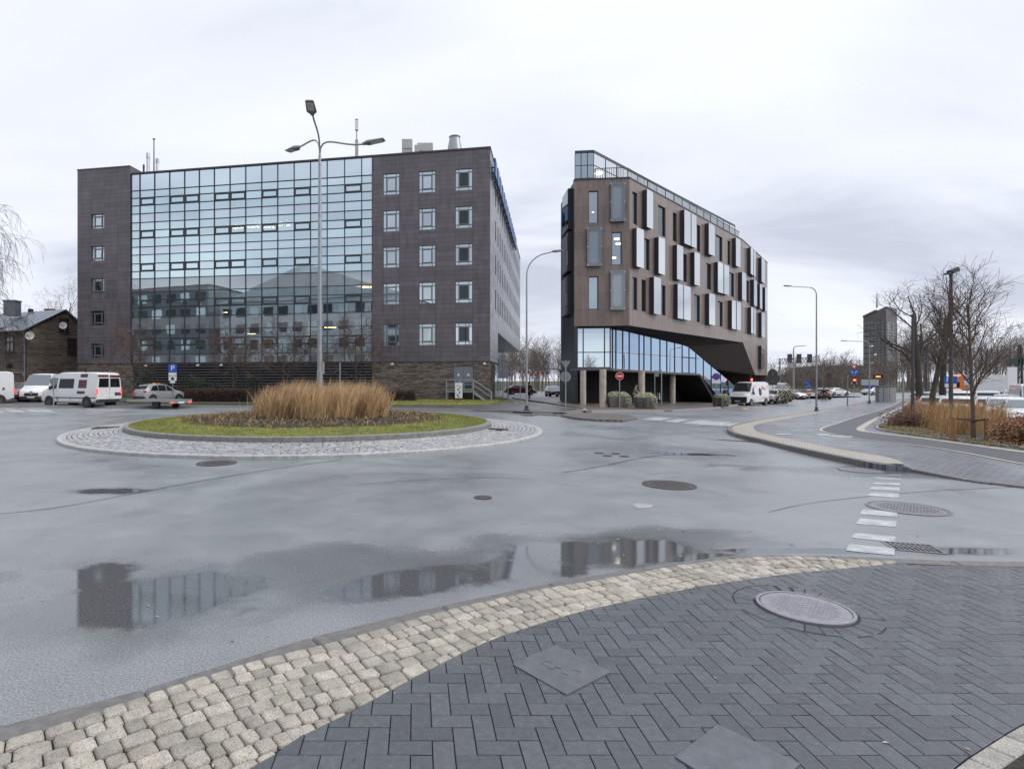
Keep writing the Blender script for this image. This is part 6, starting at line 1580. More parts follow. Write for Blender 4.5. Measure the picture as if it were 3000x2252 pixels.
# long mesh fence and sliding gate at the end of the driveway
q = gp(1540, 100); t = thing('mesh_fence', 'low grey mesh fence at the end of the driveway', 'fence', q)
for i in range(9):
    mb = MB(); x_ = i*1.4; mb.bar((x_, 0, -.2), (x_, 0, 2.4), .07); mb.build('post', M_pole, t)
for z_ in (.3, .8, 1.3, 1.8, 2.3): mb = MB(); mb.bar((0, 0, z_), (11.2, 0, z_), .05); mb.build('rail', M_sgrey, t)
# poster board on a stand by the stair
p = FF.pt(FF.u(1351), 0, 2.0); t = thing('poster_board', 'white poster board with dark drawing on a stand by the stair', 'poster', (p.x, p.y, g(p.x, p.y)+.05), math.atan2(FF.d.y, FF.d.x)+math.pi)
zb_, zt_ = zat(1166, p.y)-t.location.z, zat(1121, p.y)-t.location.z
mb = MB(); mb.box(-.31, .31, -.02, .02, zb_, zt_); bo = mb.build('board', M_swhite, t)
mb = MB(); [mb.bar((s_*.2, 0, 0), (s_*.2, 0, zb_), .04) for s_ in (-1, 1)]; mb.bar((-.34, .0, .02), (.34, 0, .02), .04); mb.build('stand', M_poled, t)
for (x_, z_, w_, h_, rr) in ((-.08, .25, .05, .2, .5), (.08, .5, .04, .25, -.4), (-.05, .75, .06, .15, .9), (.1, .95, .03, .2, .2), (-.12, 1.1, .03, .12, -.6), (.02, .1, .1, .05, .1)):
    mb = MB(); c = Vector((x_, -.024, zb_+z_*(zt_-zb_)/1.35)); mb.obox(c, (w_*math.cos(rr), 0, w_*math.sin(rr)), (-h_*.5*math.sin(rr), 0, h_*.5*math.cos(rr)), (0, .002, 0)); mb.build('print_shape', mat('poster_ink', (.04, .04, .07), .6), bo)
# pavilion-like frames on the far right pavement
for (px, Y, w_, lb) in ((2583, 70, 1.1, 'grey cabinet left of a pair on the far right pavement'), (2601, 72, 1.6, 'pale cabinet right of a pair on the far right pavement')):
    q = gp(px, Y); t = thing('utility_cabinet', lb, 'cabinet', q); h_ = zat(1133, Y)-q.z
    mb = MB(); mb.box(-w_/2, w_/2, -.3, .3, 0, h_); mb.build('casing', M_sgrey if w_ < 1.5 else M_conc, t); mb = MB(); mb.box(-w_/2-.05, w_/2+.05, -.35, .35, h_, h_+.06); mb.build('lid', M_poled, t); mb = MB(); mb.box(-.02, .02, -.32, -.3, .1, h_-.1); mb.build('door_seam', M_poled, t)
# traffic cone
q = unp(2090, 1186); t = thing('traffic_cone', 'small orange and white traffic cone at the no parking sign', 'traffic cone', q)
M_or = mat('cone_orange', (.75, .10, .02), .5); mb = MB(); mb.box(-.18, .18, -.18, .18, 0, .04); mb.build('base', M_or, t); mb = MB(); mb.lathe([(.13, .04), (.03, .6)], 14); mb.build('cone', M_or, t, smooth=40)
for z_ in (.2, .4): r_ = .13-.1*(z_-.04)/.56; mb = MB(); mb.lathe([(r_+.004, z_), (r_-.012, z_+.09)], 14, caps=False); mb.build('band', M_swhite, t)
# bicycle racks and a parked scooter under the brown building
def bike(px, py, label, rz, col=(.03, .03, .035), scooter=False):
    q = unp(px, py); t = thing('scooter' if scooter else 'bicycle', label, 'scooter' if scooter else 'bicycle', q, rz); M_b = mat('cycle_paint%d' % int(col[0]*1000), col, .4); M_ty = mat('rubber', (.015, .015, .016), .8)
    R_ = .22 if scooter else .34; wb = .62
    for s_ in (-1, 1):
        mb = MB(); pts = [(s_*wb+R_*math.cos(a), 0, R_+R_*math.sin(a)) for a in np.linspace(0, 6.2832, 21)]; mb.tube(pts, .05 if scooter else .02, 6, caps=False); wo_ = mb.build('wheel', M_ty, t)
        mb = MB()
        for k in range(8): a = k*math.pi/4; mb.bar((s_*wb, 0, R_), (s_*wb+R_*.95*math.cos(a), 0, R_+R_*.95*math.sin(a)), .008)
        mb.build('spoke', M_pole, wo_)
    mb = MB()
    for a, b in (((-wb, R_), (-.15, .3)), ((-.15, .3), (.42, .85)), ((-.15, .3), (-.3, .88)), ((-.3, .82), (.42, .85)), ((-wb, R_), (-.27, .78)), ((wb, R_), (.42, .85)), ((.42, .85), (.38, 1.02))): mb.bar((a[0], 0, a[1]), (b[0], 0, b[1]), .035)
    mb.build('frame', M_b, t)
    mb = MB(); mb.box(-.42, -.18, -.06, .06, .9, .96); mb.build('saddle', M_ty, t)
    mb = MB(); mb.bar((.36, -.28, 1.04), (.36, .28, 1.04), .03); mb.build('handlebar', M_ty, t)
    if scooter:
        mb = MB(); mb.prism([(-.75, -.14, .3), (-.1, -.14, .25), (-.1, -.14, .6), (-.7, -.14, .82)], [(-.75, .14, .3), (-.1, .14, .25), (-.1, .14, .6), (-.7, .14, .82)]); mb.prism([(.35, -.16, .3), (.5, -.16, .3), (.45, -.16, .95), (.35, -.16, .9)], [(.35, .16, .3), (.5, .16, .3), (.45, .16, .95), (.35, .16, .9)]); mb.build('fairing', M_swhite, t)
bike(1921, 1178, 'white and dark scooter parked behind the third column', .5, (.05, .05, .055), True)
bike(1905, 1176, 'dark bicycle leaning in the shade beside the scooter', .3)
t = thing('cycle_rack', 'low dark cycle rack between the last two columns', 'cycle rack', unp(1993, 1172))
for k in range(5): mb = MB(); mb.tube([(k*.45, 0, 0), (k*.45, 0, .8), (k*.45, .5, .8), (k*.45, .5, 0)], .025, 6); mb.build('hoop', M_poled, t)
# ================================================================== VEHICLES
M_tyre = mat('tyre_rubber', (0.014, 0.014, 0.015), 0.75); M_rim = mat('alloy_rim', (0.30, 0.30, 0.31), 0.4, metal=.7); M_rimd = mat('dirty_steel_rim', (0.10, 0.095, 0.09), 0.6, metal=.3)
M_bump = mat('black_bumper_plastic', (0.022, 0.022, 0.024), 0.6); M_hl = mat('headlight_glass', (0.55, 0.57, 0.60), 0.12); M_tl = mat('tail_light_red', (0.28, 0.008, 0.008), 0.25); M_tlon = mat('lit_tail_light', (1, .04, .02), .4, emit=(1, .06, .03), estr=1.6); M_amber = mat('amber_lamp', (1, .35, .02), .4, emit=(1, .3, .04), estr=.5)
M_plate_ = mat('number_plate', (0.62, 0.62, 0.60), 0.5)
G_car = glassmat('car_window', (0.85, 0.9, 0.95), (0.012, 0.013, 0.015), 0.03, wav=.03, wscale=.8)
G_wsc = glassmat('car_windscreen', (0.85, 0.92, 0.97), (0.035, 0.04, 0.045), 0.14, wav=.03, wscale=.8)
M_vwhite = mat('white_van_paint', (0.66, 0.66, 0.645), 0.28, coat=.5, var=.04, vscale=1.5, rvar=.06)
def paint(n, c, r=.25): return mat('paint_'+n, c, r, coat=.6, var=.03, vscale=2, rvar=.05)
def ip(pts, x):
    if x <= pts[0][0]: return pts[0][1]
    for (a, b), (c, d) in zip(pts, pts[1:]):
        if x <= c: return b+(d-b)*(x-a)/max(1e-6, c-a)
    return pts[-1][1]
SPEC = {
 'van': dict(L=5.35, W=1.98, top=[(-2.68, 2.18), (-2.6, 2.3), (-2.3, 2.36), (.75, 2.36), (1.15, 2.26), (1.85, 1.36), (2.05, 1.26), (2.5, 1.08), (2.64, .9), (2.68, .7)], belt=[(-2.68, 1.2), (1.6, 1.2), (1.95, 1.18), (2.5, 1.02), (2.68, .66)], tum=.12, wheel=(-1.78, 1.75, .35),
             sidewin=[[(1.05, 1.24), (1.72, 1.24), (1.2, 1.95), (.98, 1.98)]], ws=(1.84, 1.12), zb=.3),
 'suv': dict(L=3.75, W=1.66, top=[(-1.88, .86), (-1.82, 1.0), (-1.42, 1.44), (-.9, 1.53), (.0, 1.5), (.35, 1.42), (1.0, 1.02), (1.5, .93), (1.78, .8), (1.88, .6)], belt=[(-1.88, .84), (-1.7, .95), (.95, .90), (1.5, .84), (1.88, .56)], tum=.30, wheel=(-1.18, 1.22, .32),
             sidewin=[[(-1.38, 1.0), (-.72, .97), (-.70, 1.42), (-1.1, 1.38)], [(-.66, .97), (.05, .96), (.02, 1.42), (-.66, 1.43)], [(.10, .96), (.78, .95), (.28, 1.36), (.08, 1.42)]], ws=(.98, .36), rw=(-1.78, -1.45), zb=.26),
 'hatch': dict(L=4.2, W=1.78, top=[(-2.1, .8), (-2.04, .98), (-1.6, 1.38), (-1.05, 1.5), (.0, 1.48), (.35, 1.4), (1.05, .98), (1.65, .88), (2.0, .74), (2.1, .55)], belt=[(-2.1, .78), (-1.9, .95), (1.0, .90), (1.65, .80), (2.1, .5)], tum=.34, wheel=(-1.3, 1.32, .32),
             sidewin=[[(-1.5, 1.0), (-.85, .97), (-.85, 1.36), (-1.2, 1.32)], [(-.8, .97), (.0, .95), (-.02, 1.38), (-.8, 1.38)], [(.05, .95), (.82, .94), (.3, 1.32), (.05, 1.38)]], ws=(1.03, .36), rw=(-2.0, -1.62), zb=.24),
 'bigsuv': dict(L=4.6, W=1.88, top=[(-2.3, .95), (-2.22, 1.15), (-1.9, 1.55), (-1.4, 1.68), (.0, 1.68), (.4, 1.6), (1.15, 1.15), (1.85, 1.05), (2.2, .9), (2.3, .65)], belt=[(-2.3, .92), (-2.1, 1.08), (1.1, 1.03), (1.85, .95), (2.3, .6)], tum=.3, wheel=(-1.4, 1.45, .37),
             sidewin=[[(-1.85, 1.12), (-1.2, 1.1), (-1.2, 1.52), (-1.6, 1.48)], [(-1.12, 1.1), (-.15, 1.08), (-.15, 1.54), (-1.12, 1.54)], [(-.08, 1.08), (.9, 1.07), (.35, 1.5), (-.08, 1.54)]], ws=(1.13, .42), rw=(-2.2, -1.92), zb=.3),
 'sedan': dict(L=4.6, W=1.8, top=[(-2.3, .75), (-2.25, 1.0), (-1.75, 1.06), (-1.0, 1.4), (-.3, 1.45), (.2, 1.4), (.95, .98), (1.7, .88), (2.15, .74), (2.3, .55)], belt=[(-2.3, .72), (-2.2, .95), (-1.7, .96), (.95, .9), (1.7, .8), (2.3, .5)], tum=.4, wheel=(-1.4, 1.42, .32),
             sidewin=[[(-1.35, .99), (-.5, .97), (-.5, 1.36), (-1.0, 1.33)], [(-.42, .97), (.75, .94), (.2, 1.33), (-.42, 1.37)]], ws=(.93, .22), rw=(-1.72, -1.02), zb=.22),
}
def vehicle(name, label, kind, loc, heading, pm, cat=None, group=None, lit=False, win_extra=None, rim=None, hi=1.0, rearwin=None, lights=True):
    S = SPEC[kind]; Lh, Wd = S['L']/2, S['W']/2
    t = thing(name, label, cat or ('van' if kind == 'van' else 'car'), loc, math.atan2(heading[1], heading[0]), group)
    top, belt = [(x, z*hi if z > 1.3 else z) for x, z in S['top']], S['belt']
    def wid(x): q = abs(x)/Lh; return Wd*(1-.13*max(0, (q-.72)/.28)**2 if kind != 'van' or x > 0 else 1-.02*max(0, (q-.9)/.1))
    def sect(x):
        w_ = wid(x); zb_ = S['zb']+(.10 if abs(x) > Lh-.12 else 0); zt_ = ip(top, x); be = min(ip(belt, x), zt_-.01); wt_ = w_*.985-S['tum']*max(0, zt_-be)
        zt_ = max(zt_, be+.01); e_ = min(.06, (zt_-be)*.5)
        return [(w_*.86, zb_), (w_*.975, zb_+.10), (w_, zb_+(be-zb_)*.55), (w_*.985, be), (wt_, zt_-e_), (max(.05, wt_-.13), zt_), (0, zt_+.012)]
    xs = sorted({round(x, 3) for x in [p[0] for p in top]+[p[0] for p in belt]+list(np.linspace(-Lh, Lh, 13))})
    mb = MB(); vs = []; n = 13
    for x in xs:
        s_ = sect(x); ring = [(x, y, z) for y, z in s_]+[(x, -y, z) for y, z in s_[-2::-1]]; vs += ring
    fs = []
    for i in range(len(xs)-1):
        for k in range(n-1): fs.append((i*n+k, (i+1)*n+k, (i+1)*n+k+1, i*n+k+1))
        fs.append((i*n+n-1, (i+1)*n+n-1, (i+1)*n, i*n))
    fs += [tuple(range(n)), tuple((len(xs)-1)*n+k for k in range(n-1, -1, -1))]
    fs = [f[::-1] for f in fs]
    mb.add(vs, fs); me = mb.mesh('body', smooth=32)
    bm_ = bmesh.new(); bm_.from_mesh(me); bmesh.ops.recalc_face_normals(bm_, faces=bm_.faces[:]); bm_.to_mesh(me); bm_.free()
    body = obj('body', me, pm, t)
    def yat(x, z): s_ = sect(x); (y0, z0), (y1, z1) = s_[3], s_[4]; q = (z-z0)/max(1e-6, z1-z0); return y0+(y1-y0)*max(0, min(1, q)) if z > z0 else ((s_[2][0]+(y0-s_[2][0])*(z-s_[2][1])/max(1e-6, z0-s_[2][1])) if z > s_[2][1] else s_[2][0])
    def sidepoly(poly, name_, m_, sides=(-1, 1), o_=.008, parent=t):
        for sg in sides:
            P = [(x, sg*(yat(x, z)+o_), z) for x, z in poly]; Q = [(x, sg*(yat(x, z)-.02), z) for x, z in poly]
            if sg < 0: P, Q = P[::-1], Q[::-1]
            b_ = MB(); b_.prism(Q, P); b_.build(name_, m_, parent)
    for poly in S['sidewin']+(win_extra or []): sidepoly(poly, 'window', G_car)
    def topquad(xa, xb, name_, m_, ins=.05):
        za, zb_ = ip(top, xa), ip(top, xb); sa, sb_ = sect(xa), sect(xb); d = Vector((xb-xa, 0, zb_-za)).normalized(); n_ = Vector((-d.z, 0, d.x)); n_ = n_ if n_.z > 0 else -n_
        ya, yb = sa[4][0]-ins, sb_[4][0]-ins
        P = [Vector((xa, -ya, za)), Vector((xa, ya, za)), Vector((xb, yb, zb_)), Vector((xb, -yb, zb_))]
        # split at profile break points
        xsb = [x for x, _ in top if min(xa, xb) < x < max(xa, xb)]
        b_ = MB(); st = sorted([xa, xb]+xsb); vs = []
        for x in st:
            z = ip(top, x); y = sect(x)[4][0]-ins; vs += [(x+n_.x*.02, -y, z+n_.z*.02), (x+n_.x*.02, 0, z+n_.z*.032), (x+n_.x*.02, y, z+n_.z*.02)]
        b_.add(vs, [(3*i+k, 3*i+3+k, 3*i+4+k, 3*i+1+k) for i in range(len(st)-1) for k in range(2)]); b_.build(name_, m_, t)
    topquad(S['ws'][0]-.03, S['ws'][1]+.03, 'windscreen', G_wsc)
    if 'rw' in S: topquad(S['rw'][0]+.06, S['rw'][1]-.04, 'rear_window', G_car, .1)
    for poly in (rearwin or []):
        b_ = MB(); b_.prism([(-Lh+.0, y, z) for y, z in poly], [(-Lh-.012, y, z) for y, z in poly]); b_.build('rear_window', G_car, t)
    wr_ = S['wheel'][2]
    for wx in S['wheel'][:2]:
        for sg in (-1, 1):
            yo = sg*(wid(wx)+.004)
            b_ = MB(); b_.lathe([(wr_*1.17, -.30*sg), (wr_*1.17, .004*sg)], 20, c=(wx, yo, wr_+.02), axis='y'); b_.build('wheel_arch', M_bump, t)
            b_ = MB(); b_.lathe([(wr_*.6, -.2*sg), (wr_*.97, -.2*sg), (wr_, -.12*sg), (wr_, -.02*sg), (wr_*.93, .014*sg), (wr_*.66, .018*sg), (wr_*.62, 0)], 22, c=(wx, yo, wr_), axis='y'); wo_ = b_.build('wheel', M_tyre, t, smooth=40)
            b_ = MB(); b_.lathe([(wr_*.64, -.02*sg), (wr_*.64, .012*sg), (wr_*.56, .0), (0, -.01*sg)], 18, c=(wx, yo, wr_), axis='y')
            for k in range(5): a = k*1.2566; b_.bar((wx, yo+.008*sg, wr_), (wx+wr_*.58*math.cos(a), yo+.010*sg, wr_+wr_*.58*math.sin(a)), .07, .012, up=(0, 1, 0))
            b_.build('rim', rim or M_rim, wo_)
    if lights:
        zf = ip(belt, Lh-.25)
        for sg in (-1, 1):
            b_ = MB(); b_.ell((Lh-.19, sg*(wid(Lh-.2)-.17), min(zf-.04, .86)), (.17, .16, .085), 10, 6); b_.build('headlight', M_hl, t, smooth=60)
            if kind == 'van': b_ = MB(); b_.box(-Lh-.02, -Lh+.04, sg*(Wd-.06)-.05, sg*(Wd-.06)+.04, .9, 1.25)
            else: b_ = MB(); b_.ell((-Lh+.10, sg*(wid(-Lh+.1)-.13), ip(top, -Lh+.06)-.10), (.12, .17, .10), 10, 6)
            b_.build('tail_light', M_tlon if lit else M_tl, t)
            b_ = MB(); mx_ = S['ws'][0]-.35; b_.ell((mx_, sg*(wid(mx_)+.11), ip(belt, mx_)+.10), (.06, .10, .075 if kind != 'van' else .15)); b_.build('mirror', M_bump if kind == 'van' else pm, t)
    b_ = MB(); b_.box(Lh-.10, Lh+.035, -wid(Lh-.1)*.93, wid(Lh-.1)*.93, S['zb']+.02, S['zb']+.27); b_.build('front_bumper', M_bump, t)
    b_ = MB(); b_.box(-Lh-.05, -Lh+.1, -wid(-Lh+.05)*.97, wid(-Lh+.05)*.97, S['zb']+.05, S['zb']+.26); b_.build('rear_bumper', M_bump, t)
    for s_, z_ in ((1, S['zb']+.2), (-1, S['zb']+.42)):
        b_ = MB(); x_ = s_*(Lh+(.037 if s_ > 0 else .012)); b_.box(min(x_, x_+s_*.01), max(x_, x_+s_*.01), -.26, .26, z_-.055, z_+.055); b_.build('number_plate', M_plate_, t)
    b_ = MB(); zg_ = ip(top, Lh-.03); b_.box(Lh-.04, Lh+.012, -Wd*.5, Wd*.5, S['zb']+.3, max(S['zb']+.42, zg_-.04)); b_.build('grille', M_bump, t)
    # door seams
    for x_ in ([-.68, .07] if kind != 'van' else [.92, -.25, 1.75-.75]):
        zt_ = ip(belt, x_)
        sidepoly([(x_-.006, .45), (x_+.006, .45), (x_+.006, zt_), (x_-.006, zt_)], 'door_seam', M_bump, o_=.003)
    t['_'] = 1; del t['_']
    return t, sidepoly, Lh, Wd, yat
def cpos(px, Y, off=ROAD): return gp(px, Y, off)
# --- white van with decals
van, vside, Lh, Wd, yat_ = vehicle('panel_van', 'white passenger van with dark blue stickers towing a flat trailer', 'van', (-23.2, 38.9, ROAD), (-.936, .35), M_vwhite, lit=True, rim=M_rimd,
    win_extra=[[(-.55, 1.28), (.85, 1.28), (.8, 1.92), (-.55, 1.92)]], rearwin=[[(.06, 1.35), (.84, 1.35), (.78, 1.95), (.06, 1.95)], [(-.84, 1.35), (-.06, 1.35), (-.06, 1.95), (-.78, 1.95)]])
M_dec = mat('dark_blue_sticker', (0.022, 0.02, 0.05), .5); M_dred = mat('sticker_red', (0.62, 0.09, 0.05), .5)
def decal(x0, x1, z0, z1, txts):
    vside([(x0, z0), (x1, z0), (x1, z1), (x0, z1)], 'sticker', M_dec, sides=(1,), o_=.010)
    for (s_, zz_, sz) in txts: lettering(s_, sz, van, ((x0+x1)/2, yat_((x0+x1)/2, zz_)+.016, zz_), (-1, 0, 0), (0, 0, 1), M_dred, width=(x1-x0)*.86)
decal(-1.75, -1.1, 2.02, 2.24, [('HÖRMANN', 2.16, .12)])
decal(-1.72, -.98, 1.3, 1.85, [('L R P', 1.74, .13), ('montāža', 1.58, .14), ('29773993', 1.40, .12)])
decal(-1.6, -.9, .92, 1.1, [('29773993', 1.01, .09)])
for (y0, y1, z0, z1, s_) in ((.08, .86, 2.02, 2.2, 'HÖRMANN'), (-.86, -.04, 2.0, 2.18, '29773993'), (-.92, -.42, .78, 1.0, 'LRP')):
    mb = MB(); mb.box(-Lh-.012, -Lh-.002, y0, y1, z0, z1); mb.build('sticker', M_dec, van); lettering(s_, .13, van, (-Lh-.016, (y0+y1)/2, (z0+z1)/2), (0, -1, 0), (0, 0, 1), M_dred, width=(y1-y0)*.85)
vside([(-2.55, .62), (1.5, .62), (1.5, .68), (-2.55, .68)], 'rub_strip', M_bump)
for x_ in (-1.5, .55):
    mb = MB(); mb.bar((x_, -.85, 2.46), (x_, .85, 2.46), .05); [mb.bar((x_, s_*.8, 2.34), (x_, s_*.8, 2.47), .06) for s_ in (-1, 1)]; mb.build('roof_bar', M_bump, van)
mb = MB(); mb.box(-Lh-.008, -Lh+.0, -.008, .008, .55, 2.1); mb.build('door_seam', M_bump, van)
for i in range(4): mb = MB(); mb.bar((-1.2+i*.4, -.3, 2.5), (-1.5+i*.4, -.3, 2.85), .025)
# --- flatbed trailer
q = gp(468, 36.6, ROAD); tr = thing('flatbed_trailer', 'low empty flatbed trailer with lit red lamps behind the white van', 'trailer', q, math.atan2(.36, -.933))
M_deck = mat('grey_trailer_deck', (.14, .14, .13), .6, var=.2, vscale=4)
mb = MB(); mb.box(-1.75, 1.75, -.95, .95, .50, .58); mb.build('deck', M_deck, tr)
mb = MB(); [mb.box(-1.75, 1.75, s_*.95-.03, s_*.95+.03, .47, .59) for s_ in (-1, 1)]; mb.box(-1.78, -1.72, -.95, .95, .36, .6); mb.build('frame', M_galv, tr)
mb = MB(); mb.bar((1.75, -.7, .48), (3.1, 0, .48), .08); mb.bar((1.75, .7, .48), (3.1, 0, .48), .08); mb.bar((3.0, 0, .48), (3.5, 0, .48), .08); mb.build('drawbar', M_galv, tr)
for sg in (-1, 1):
    mb = MB(); mb.lathe([(.16, -.1), (.27, -.1), (.29, 0), (.27, .1), (.16, .1)], 18, c=(-.55, sg*.82, .29), axis='y'); wo_ = mb.build('wheel', M_tyre, tr, smooth=40); mb = MB(); mb.lathe([(.17, -.09), (.17, .09)], 14, c=(-.55, sg*.82, .29), axis='y'); mb.build('rim', M_rim, wo_)
    mb = MB(); mb.box(-1.82, -1.77, sg*.74-.10, sg*.74+.10, .36, .45); mb.build('tail_light', M_tlon, tr)
mb = MB(); mb.box(-1.80, -1.78, -.26, .26, .35, .46); mb.build('number_plate', M_plate_, tr)
# --- the other vehicles on the left
t, *_ = vehicle('parked_car', 'silver compact car with orange roof lights parked behind the trailer', 'suv', gp(468, 46.5, ROAD), (.5, .87), paint('silver', (.36, .36, .37)), lit=False)
for s_ in (-1, 1): mb = MB(); mb.box(-.55, .6, s_*.56-.02, s_*.56+.02, 1.53, 1.57); mb.build('roof_rail', M_bump, t)
for y_ in (-.4, .25): mb = MB(); mb.box(-.35, -.2, y_, y_+.22, 1.53, 1.59); mb.build('beacon', M_amber, t)
for (sg, z_) in ((1, .9),): mb = MB(); mb.box(-1.92, -1.86, .55, .75, .3, .95); mb.build('warning_stripe', mat('red_white_tape', (.6, .12, .08), .5), t)
t, sp_, *_ = vehicle('parked_van', 'white van facing the viewer parked behind the towing van', 'van', gp(140, 46.5, ROAD), (.16, -.987), mat('white_paint_clean', (.68, .68, .68), .25, coat=.5), rim=M_rim)
mb = MB(); mb.lathe([(.13, 0), (.13, .02)], 20, c=(2.70, 0, .86), axis='x'); mb.build('badge', M_steel, t)
vehicle('parked_car', 'reddish brown people carrier between two white vans at the left', 'bigsuv', gp(66, 46.5, ROAD), (.1, -.995), paint('redbrown', (.16, .055, .045)))
vehicle('parked_car', 'dark grey car half hidden at the far left before the wooden house', 'hatch', gp(38, 52, ROAD), (.1, -.995), paint('darkgrey', (.06, .07, .08)))
t, *_ = vehicle('panel_van', 'white van cut by the left edge with its tail light lit', 'van', (-32.9, 41.3, ROAD), (-.75, -.66), mat('white_paint_dull', (.6, .6, .59), .3, coat=.4, rvar=.06, var=.04, vscale=2), lit=True, hi=1.05, rim=M_rimd, rearwin=None)
mb = MB(); mb.box(-2.1, -1.98, .98, 1.0, 1.1, 1.28); mb.build('fuel_flap', M_bump, t)
# --- white delivery van by the brown building
t, sp_, Lh2, Wd2, ya2 = vehicle('delivery_van', 'white delivery van with orange print parked beside the brown building', 'van', gp(2194, 60.5, ROAD+.0), (-.8, -.6), mat('white_paint_clean', (.68, .68, .68), .25), hi=1.06, rim=M_rim)
sp_([(-2.5, .75), (-.9, .75), (-.6, 1.5), (-1.0, 2.1), (-1.8, 1.8), (-2.5, 2.15)], 'orange_print', mat('print_orange', (.55, .22, .12), .5), sides=(1,), o_=.01)
sp_([(-.75, 1.2), (-.35, 1.0), (-.1, 1.2), (-.1, 1.7), (-.35, 1.9), (-.75, 1.7)], 'dark_print', mat('print_navy', (.03, .035, .06), .5), sides=(1,), o_=.013)
sp_([(.3, 2.0), (.9, 2.0), (.9, 2.1), (.3, 2.1)], 'orange_lettering', mat('print_orange', (.55, .22, .12), .5), sides=(1,), o_=.01)
mb = MB(); mb.box(Lh2-.06, Lh2+.02, -.9, .9, .5, .95); mb.build('dark_nose', M_bump, t)
mb = MB(); mb.obox((2.3, 0, 1.18), (.03, 0, -.012), (0, .55, 0), (.012, 0, .03)); mb.build('orange_lettering', mat('print_orange', (.55, .22, .12), .5), t)
M_wcar = paint('white', (.66, .66, .66))
for (px, Y, kd, lb, h_) in ((2262, 68, 'bigsuv', 'white car directly behind the delivery van', (-.75, -.66)), (2285, 74, 'bigsuv', 'second white car behind the delivery van', (-.75, -.66)), (2316, 84, 'hatch', 'white car beyond the leafy net by the far road', (.3, -.95))):
    vehicle('parked_car', lb, kd, gp(px, Y, ROAD), h_, M_wcar, group='white cars behind the delivery van')
vehicle('parked_van', 'white high van standing behind the white cars by the far road', 'van', gp(2283, 92, ROAD), (-.2, -.98), M_vwhite)
t, *_ = vehicle('moving_car', 'dark olive car seen from behind with lit brake lights', 'bigsuv', gp(2411, 84, ROAD), (.57, .82), paint('olive', (.10, .10, .085)), lit=True)
vehicle('moving_car', 'white saloon passing on the far road right of the olive car', 'sedan', gp(2450, 104, ROAD), (.98, .2), M_wcar)
vehicle('moving_car', 'white saloon on the far road under the lane arrow sign', 'sedan', gp(2562, 108, ROAD), (.98, .2), paint('white2', (.6, .6, .6)))
vehicle('parked_car', 'black car facing the viewer in the driveway by the brown building', 'hatch', gp(1622, 78, ROAD), (-.05, -1), paint('black', (.012, .013, .016), .2))
vehicle('parked_car', 'dark red car crossing at the end of the driveway', 'sedan', gp(1524, 84, ROAD), (1, .05), paint('darkred', (.10, .012, .015)), lit=False)
# --- car park
CP_ = [(2804, 33.6, 'hatch', (.69, .72), (.66, .66, .66), 'white hatchback seen from behind over the dry grass'), (2902, 38, 'hatch', (.69, .72), (.52, .53, .55), 'pale silver hatchback right of the young tree trunk'),
       (2950, 30.3, 'hatch', (-.69, -.72), (.68, .68, .68), 'white car with its windscreen towards the viewer'), (3010, 27.5, 'sedan', (-.69, -.72), (.7, .7, .7), 'white saloon nose cut by the right edge'),
       (3030, 42, 'van', (-.6, -.8), (.66, .66, .66), 'white van at the right edge of the car park'), (2815, 52, 'bigsuv', (.69, .72), (.62, .62, .62), 'white estate in the second row behind the mast'),
       (2892, 53, 'bigsuv', (.69, .72), (.42, .45, .46), 'grey silver car in the second row behind the tree'), (2945, 48, 'sedan', (-.69, -.72), (.6, .6, .64), 'pale car in the second row before the notice board'),
       (2975, 57, 'bigsuv', (-.69, -.72), (.66, .66, .66), 'white off-roader in the third row at the right'), (2790, 62, 'bigsuv', (-.69, -.72), (.68, .68, .68), 'white off-roader under the larger parking sign'),
       (2742, 37.5, 'hatch', (.69, .72), (.40, .41, .42), 'silver car left of the white hatchback'), (2704, 58, 'hatch', (.69, .72), (.2, .2, .22), 'grey car with red lamps between the big trunks')]
for i, (px, Y, kd, h_, c, lb) in enumerate(CP_):
    vehicle('parked_car' if kd != 'van' else 'parked_van', lb, kd, gp(px, Y, .03), h_, paint('lot%d' % i, c), lit=(i in (0, 11)), group='vehicles in the car park')
# --- orange lorry with a white box trailer
q = gp(2868, 82, ROAD); t = thing('lorry', 'orange lorry cab with a long white box trailer beyond the car park', 'lorry', q, math.atan2(.25, -.97))
M_orng = mat('paint_orange', (.62, .16, .02), .3, coat=.4)
mb = MB(); mb.prism([(2.2, -1.2, .6), (4.2, -1.2, .6), (4.2, -1.2, 2.2), (3.9, -1.2, 3.0), (2.2, -1.2, 3.0)], [(2.2, 1.2, .6), (4.2, 1.2, .6), (4.2, 1.2, 2.2), (3.9, 1.2, 3.0), (2.2, 1.2, 3.0)]); mb.build('cab', M_orng, t)
mb = MB(); mb.prism([(2.2, -1.1, 3.0), (3.7, -1.1, 3.0), (2.4, -1.1, 3.7)], [(2.2, 1.1, 3.0), (3.7, 1.1, 3.0), (2.4, 1.1, 3.7)]); mb.build('wind_deflector', M_orng, t)
for s_ in (-1, 1): mb = MB(); mb.box(3.0, 3.8, s_*1.2-.01, s_*1.2+.01, 1.8, 2.6); mb.build('window', G_car, t)
mb = MB(); mb.obox((4.08, 0, 2.55), (.14, 0, -.38), (0, 1.1, 0), (.01, 0, .005)); mb.build('windscreen', G_wsc, t)
mb = MB(); mb.box(-8, 1.9, -1.25, 1.25, 1.1, 3.6); mb.build('box_trailer', M_vwhite, t)
mb = MB(); mb.box(-8, 4, -.5, .5, .6, 1.1); mb.build('chassis', M_bump, t)
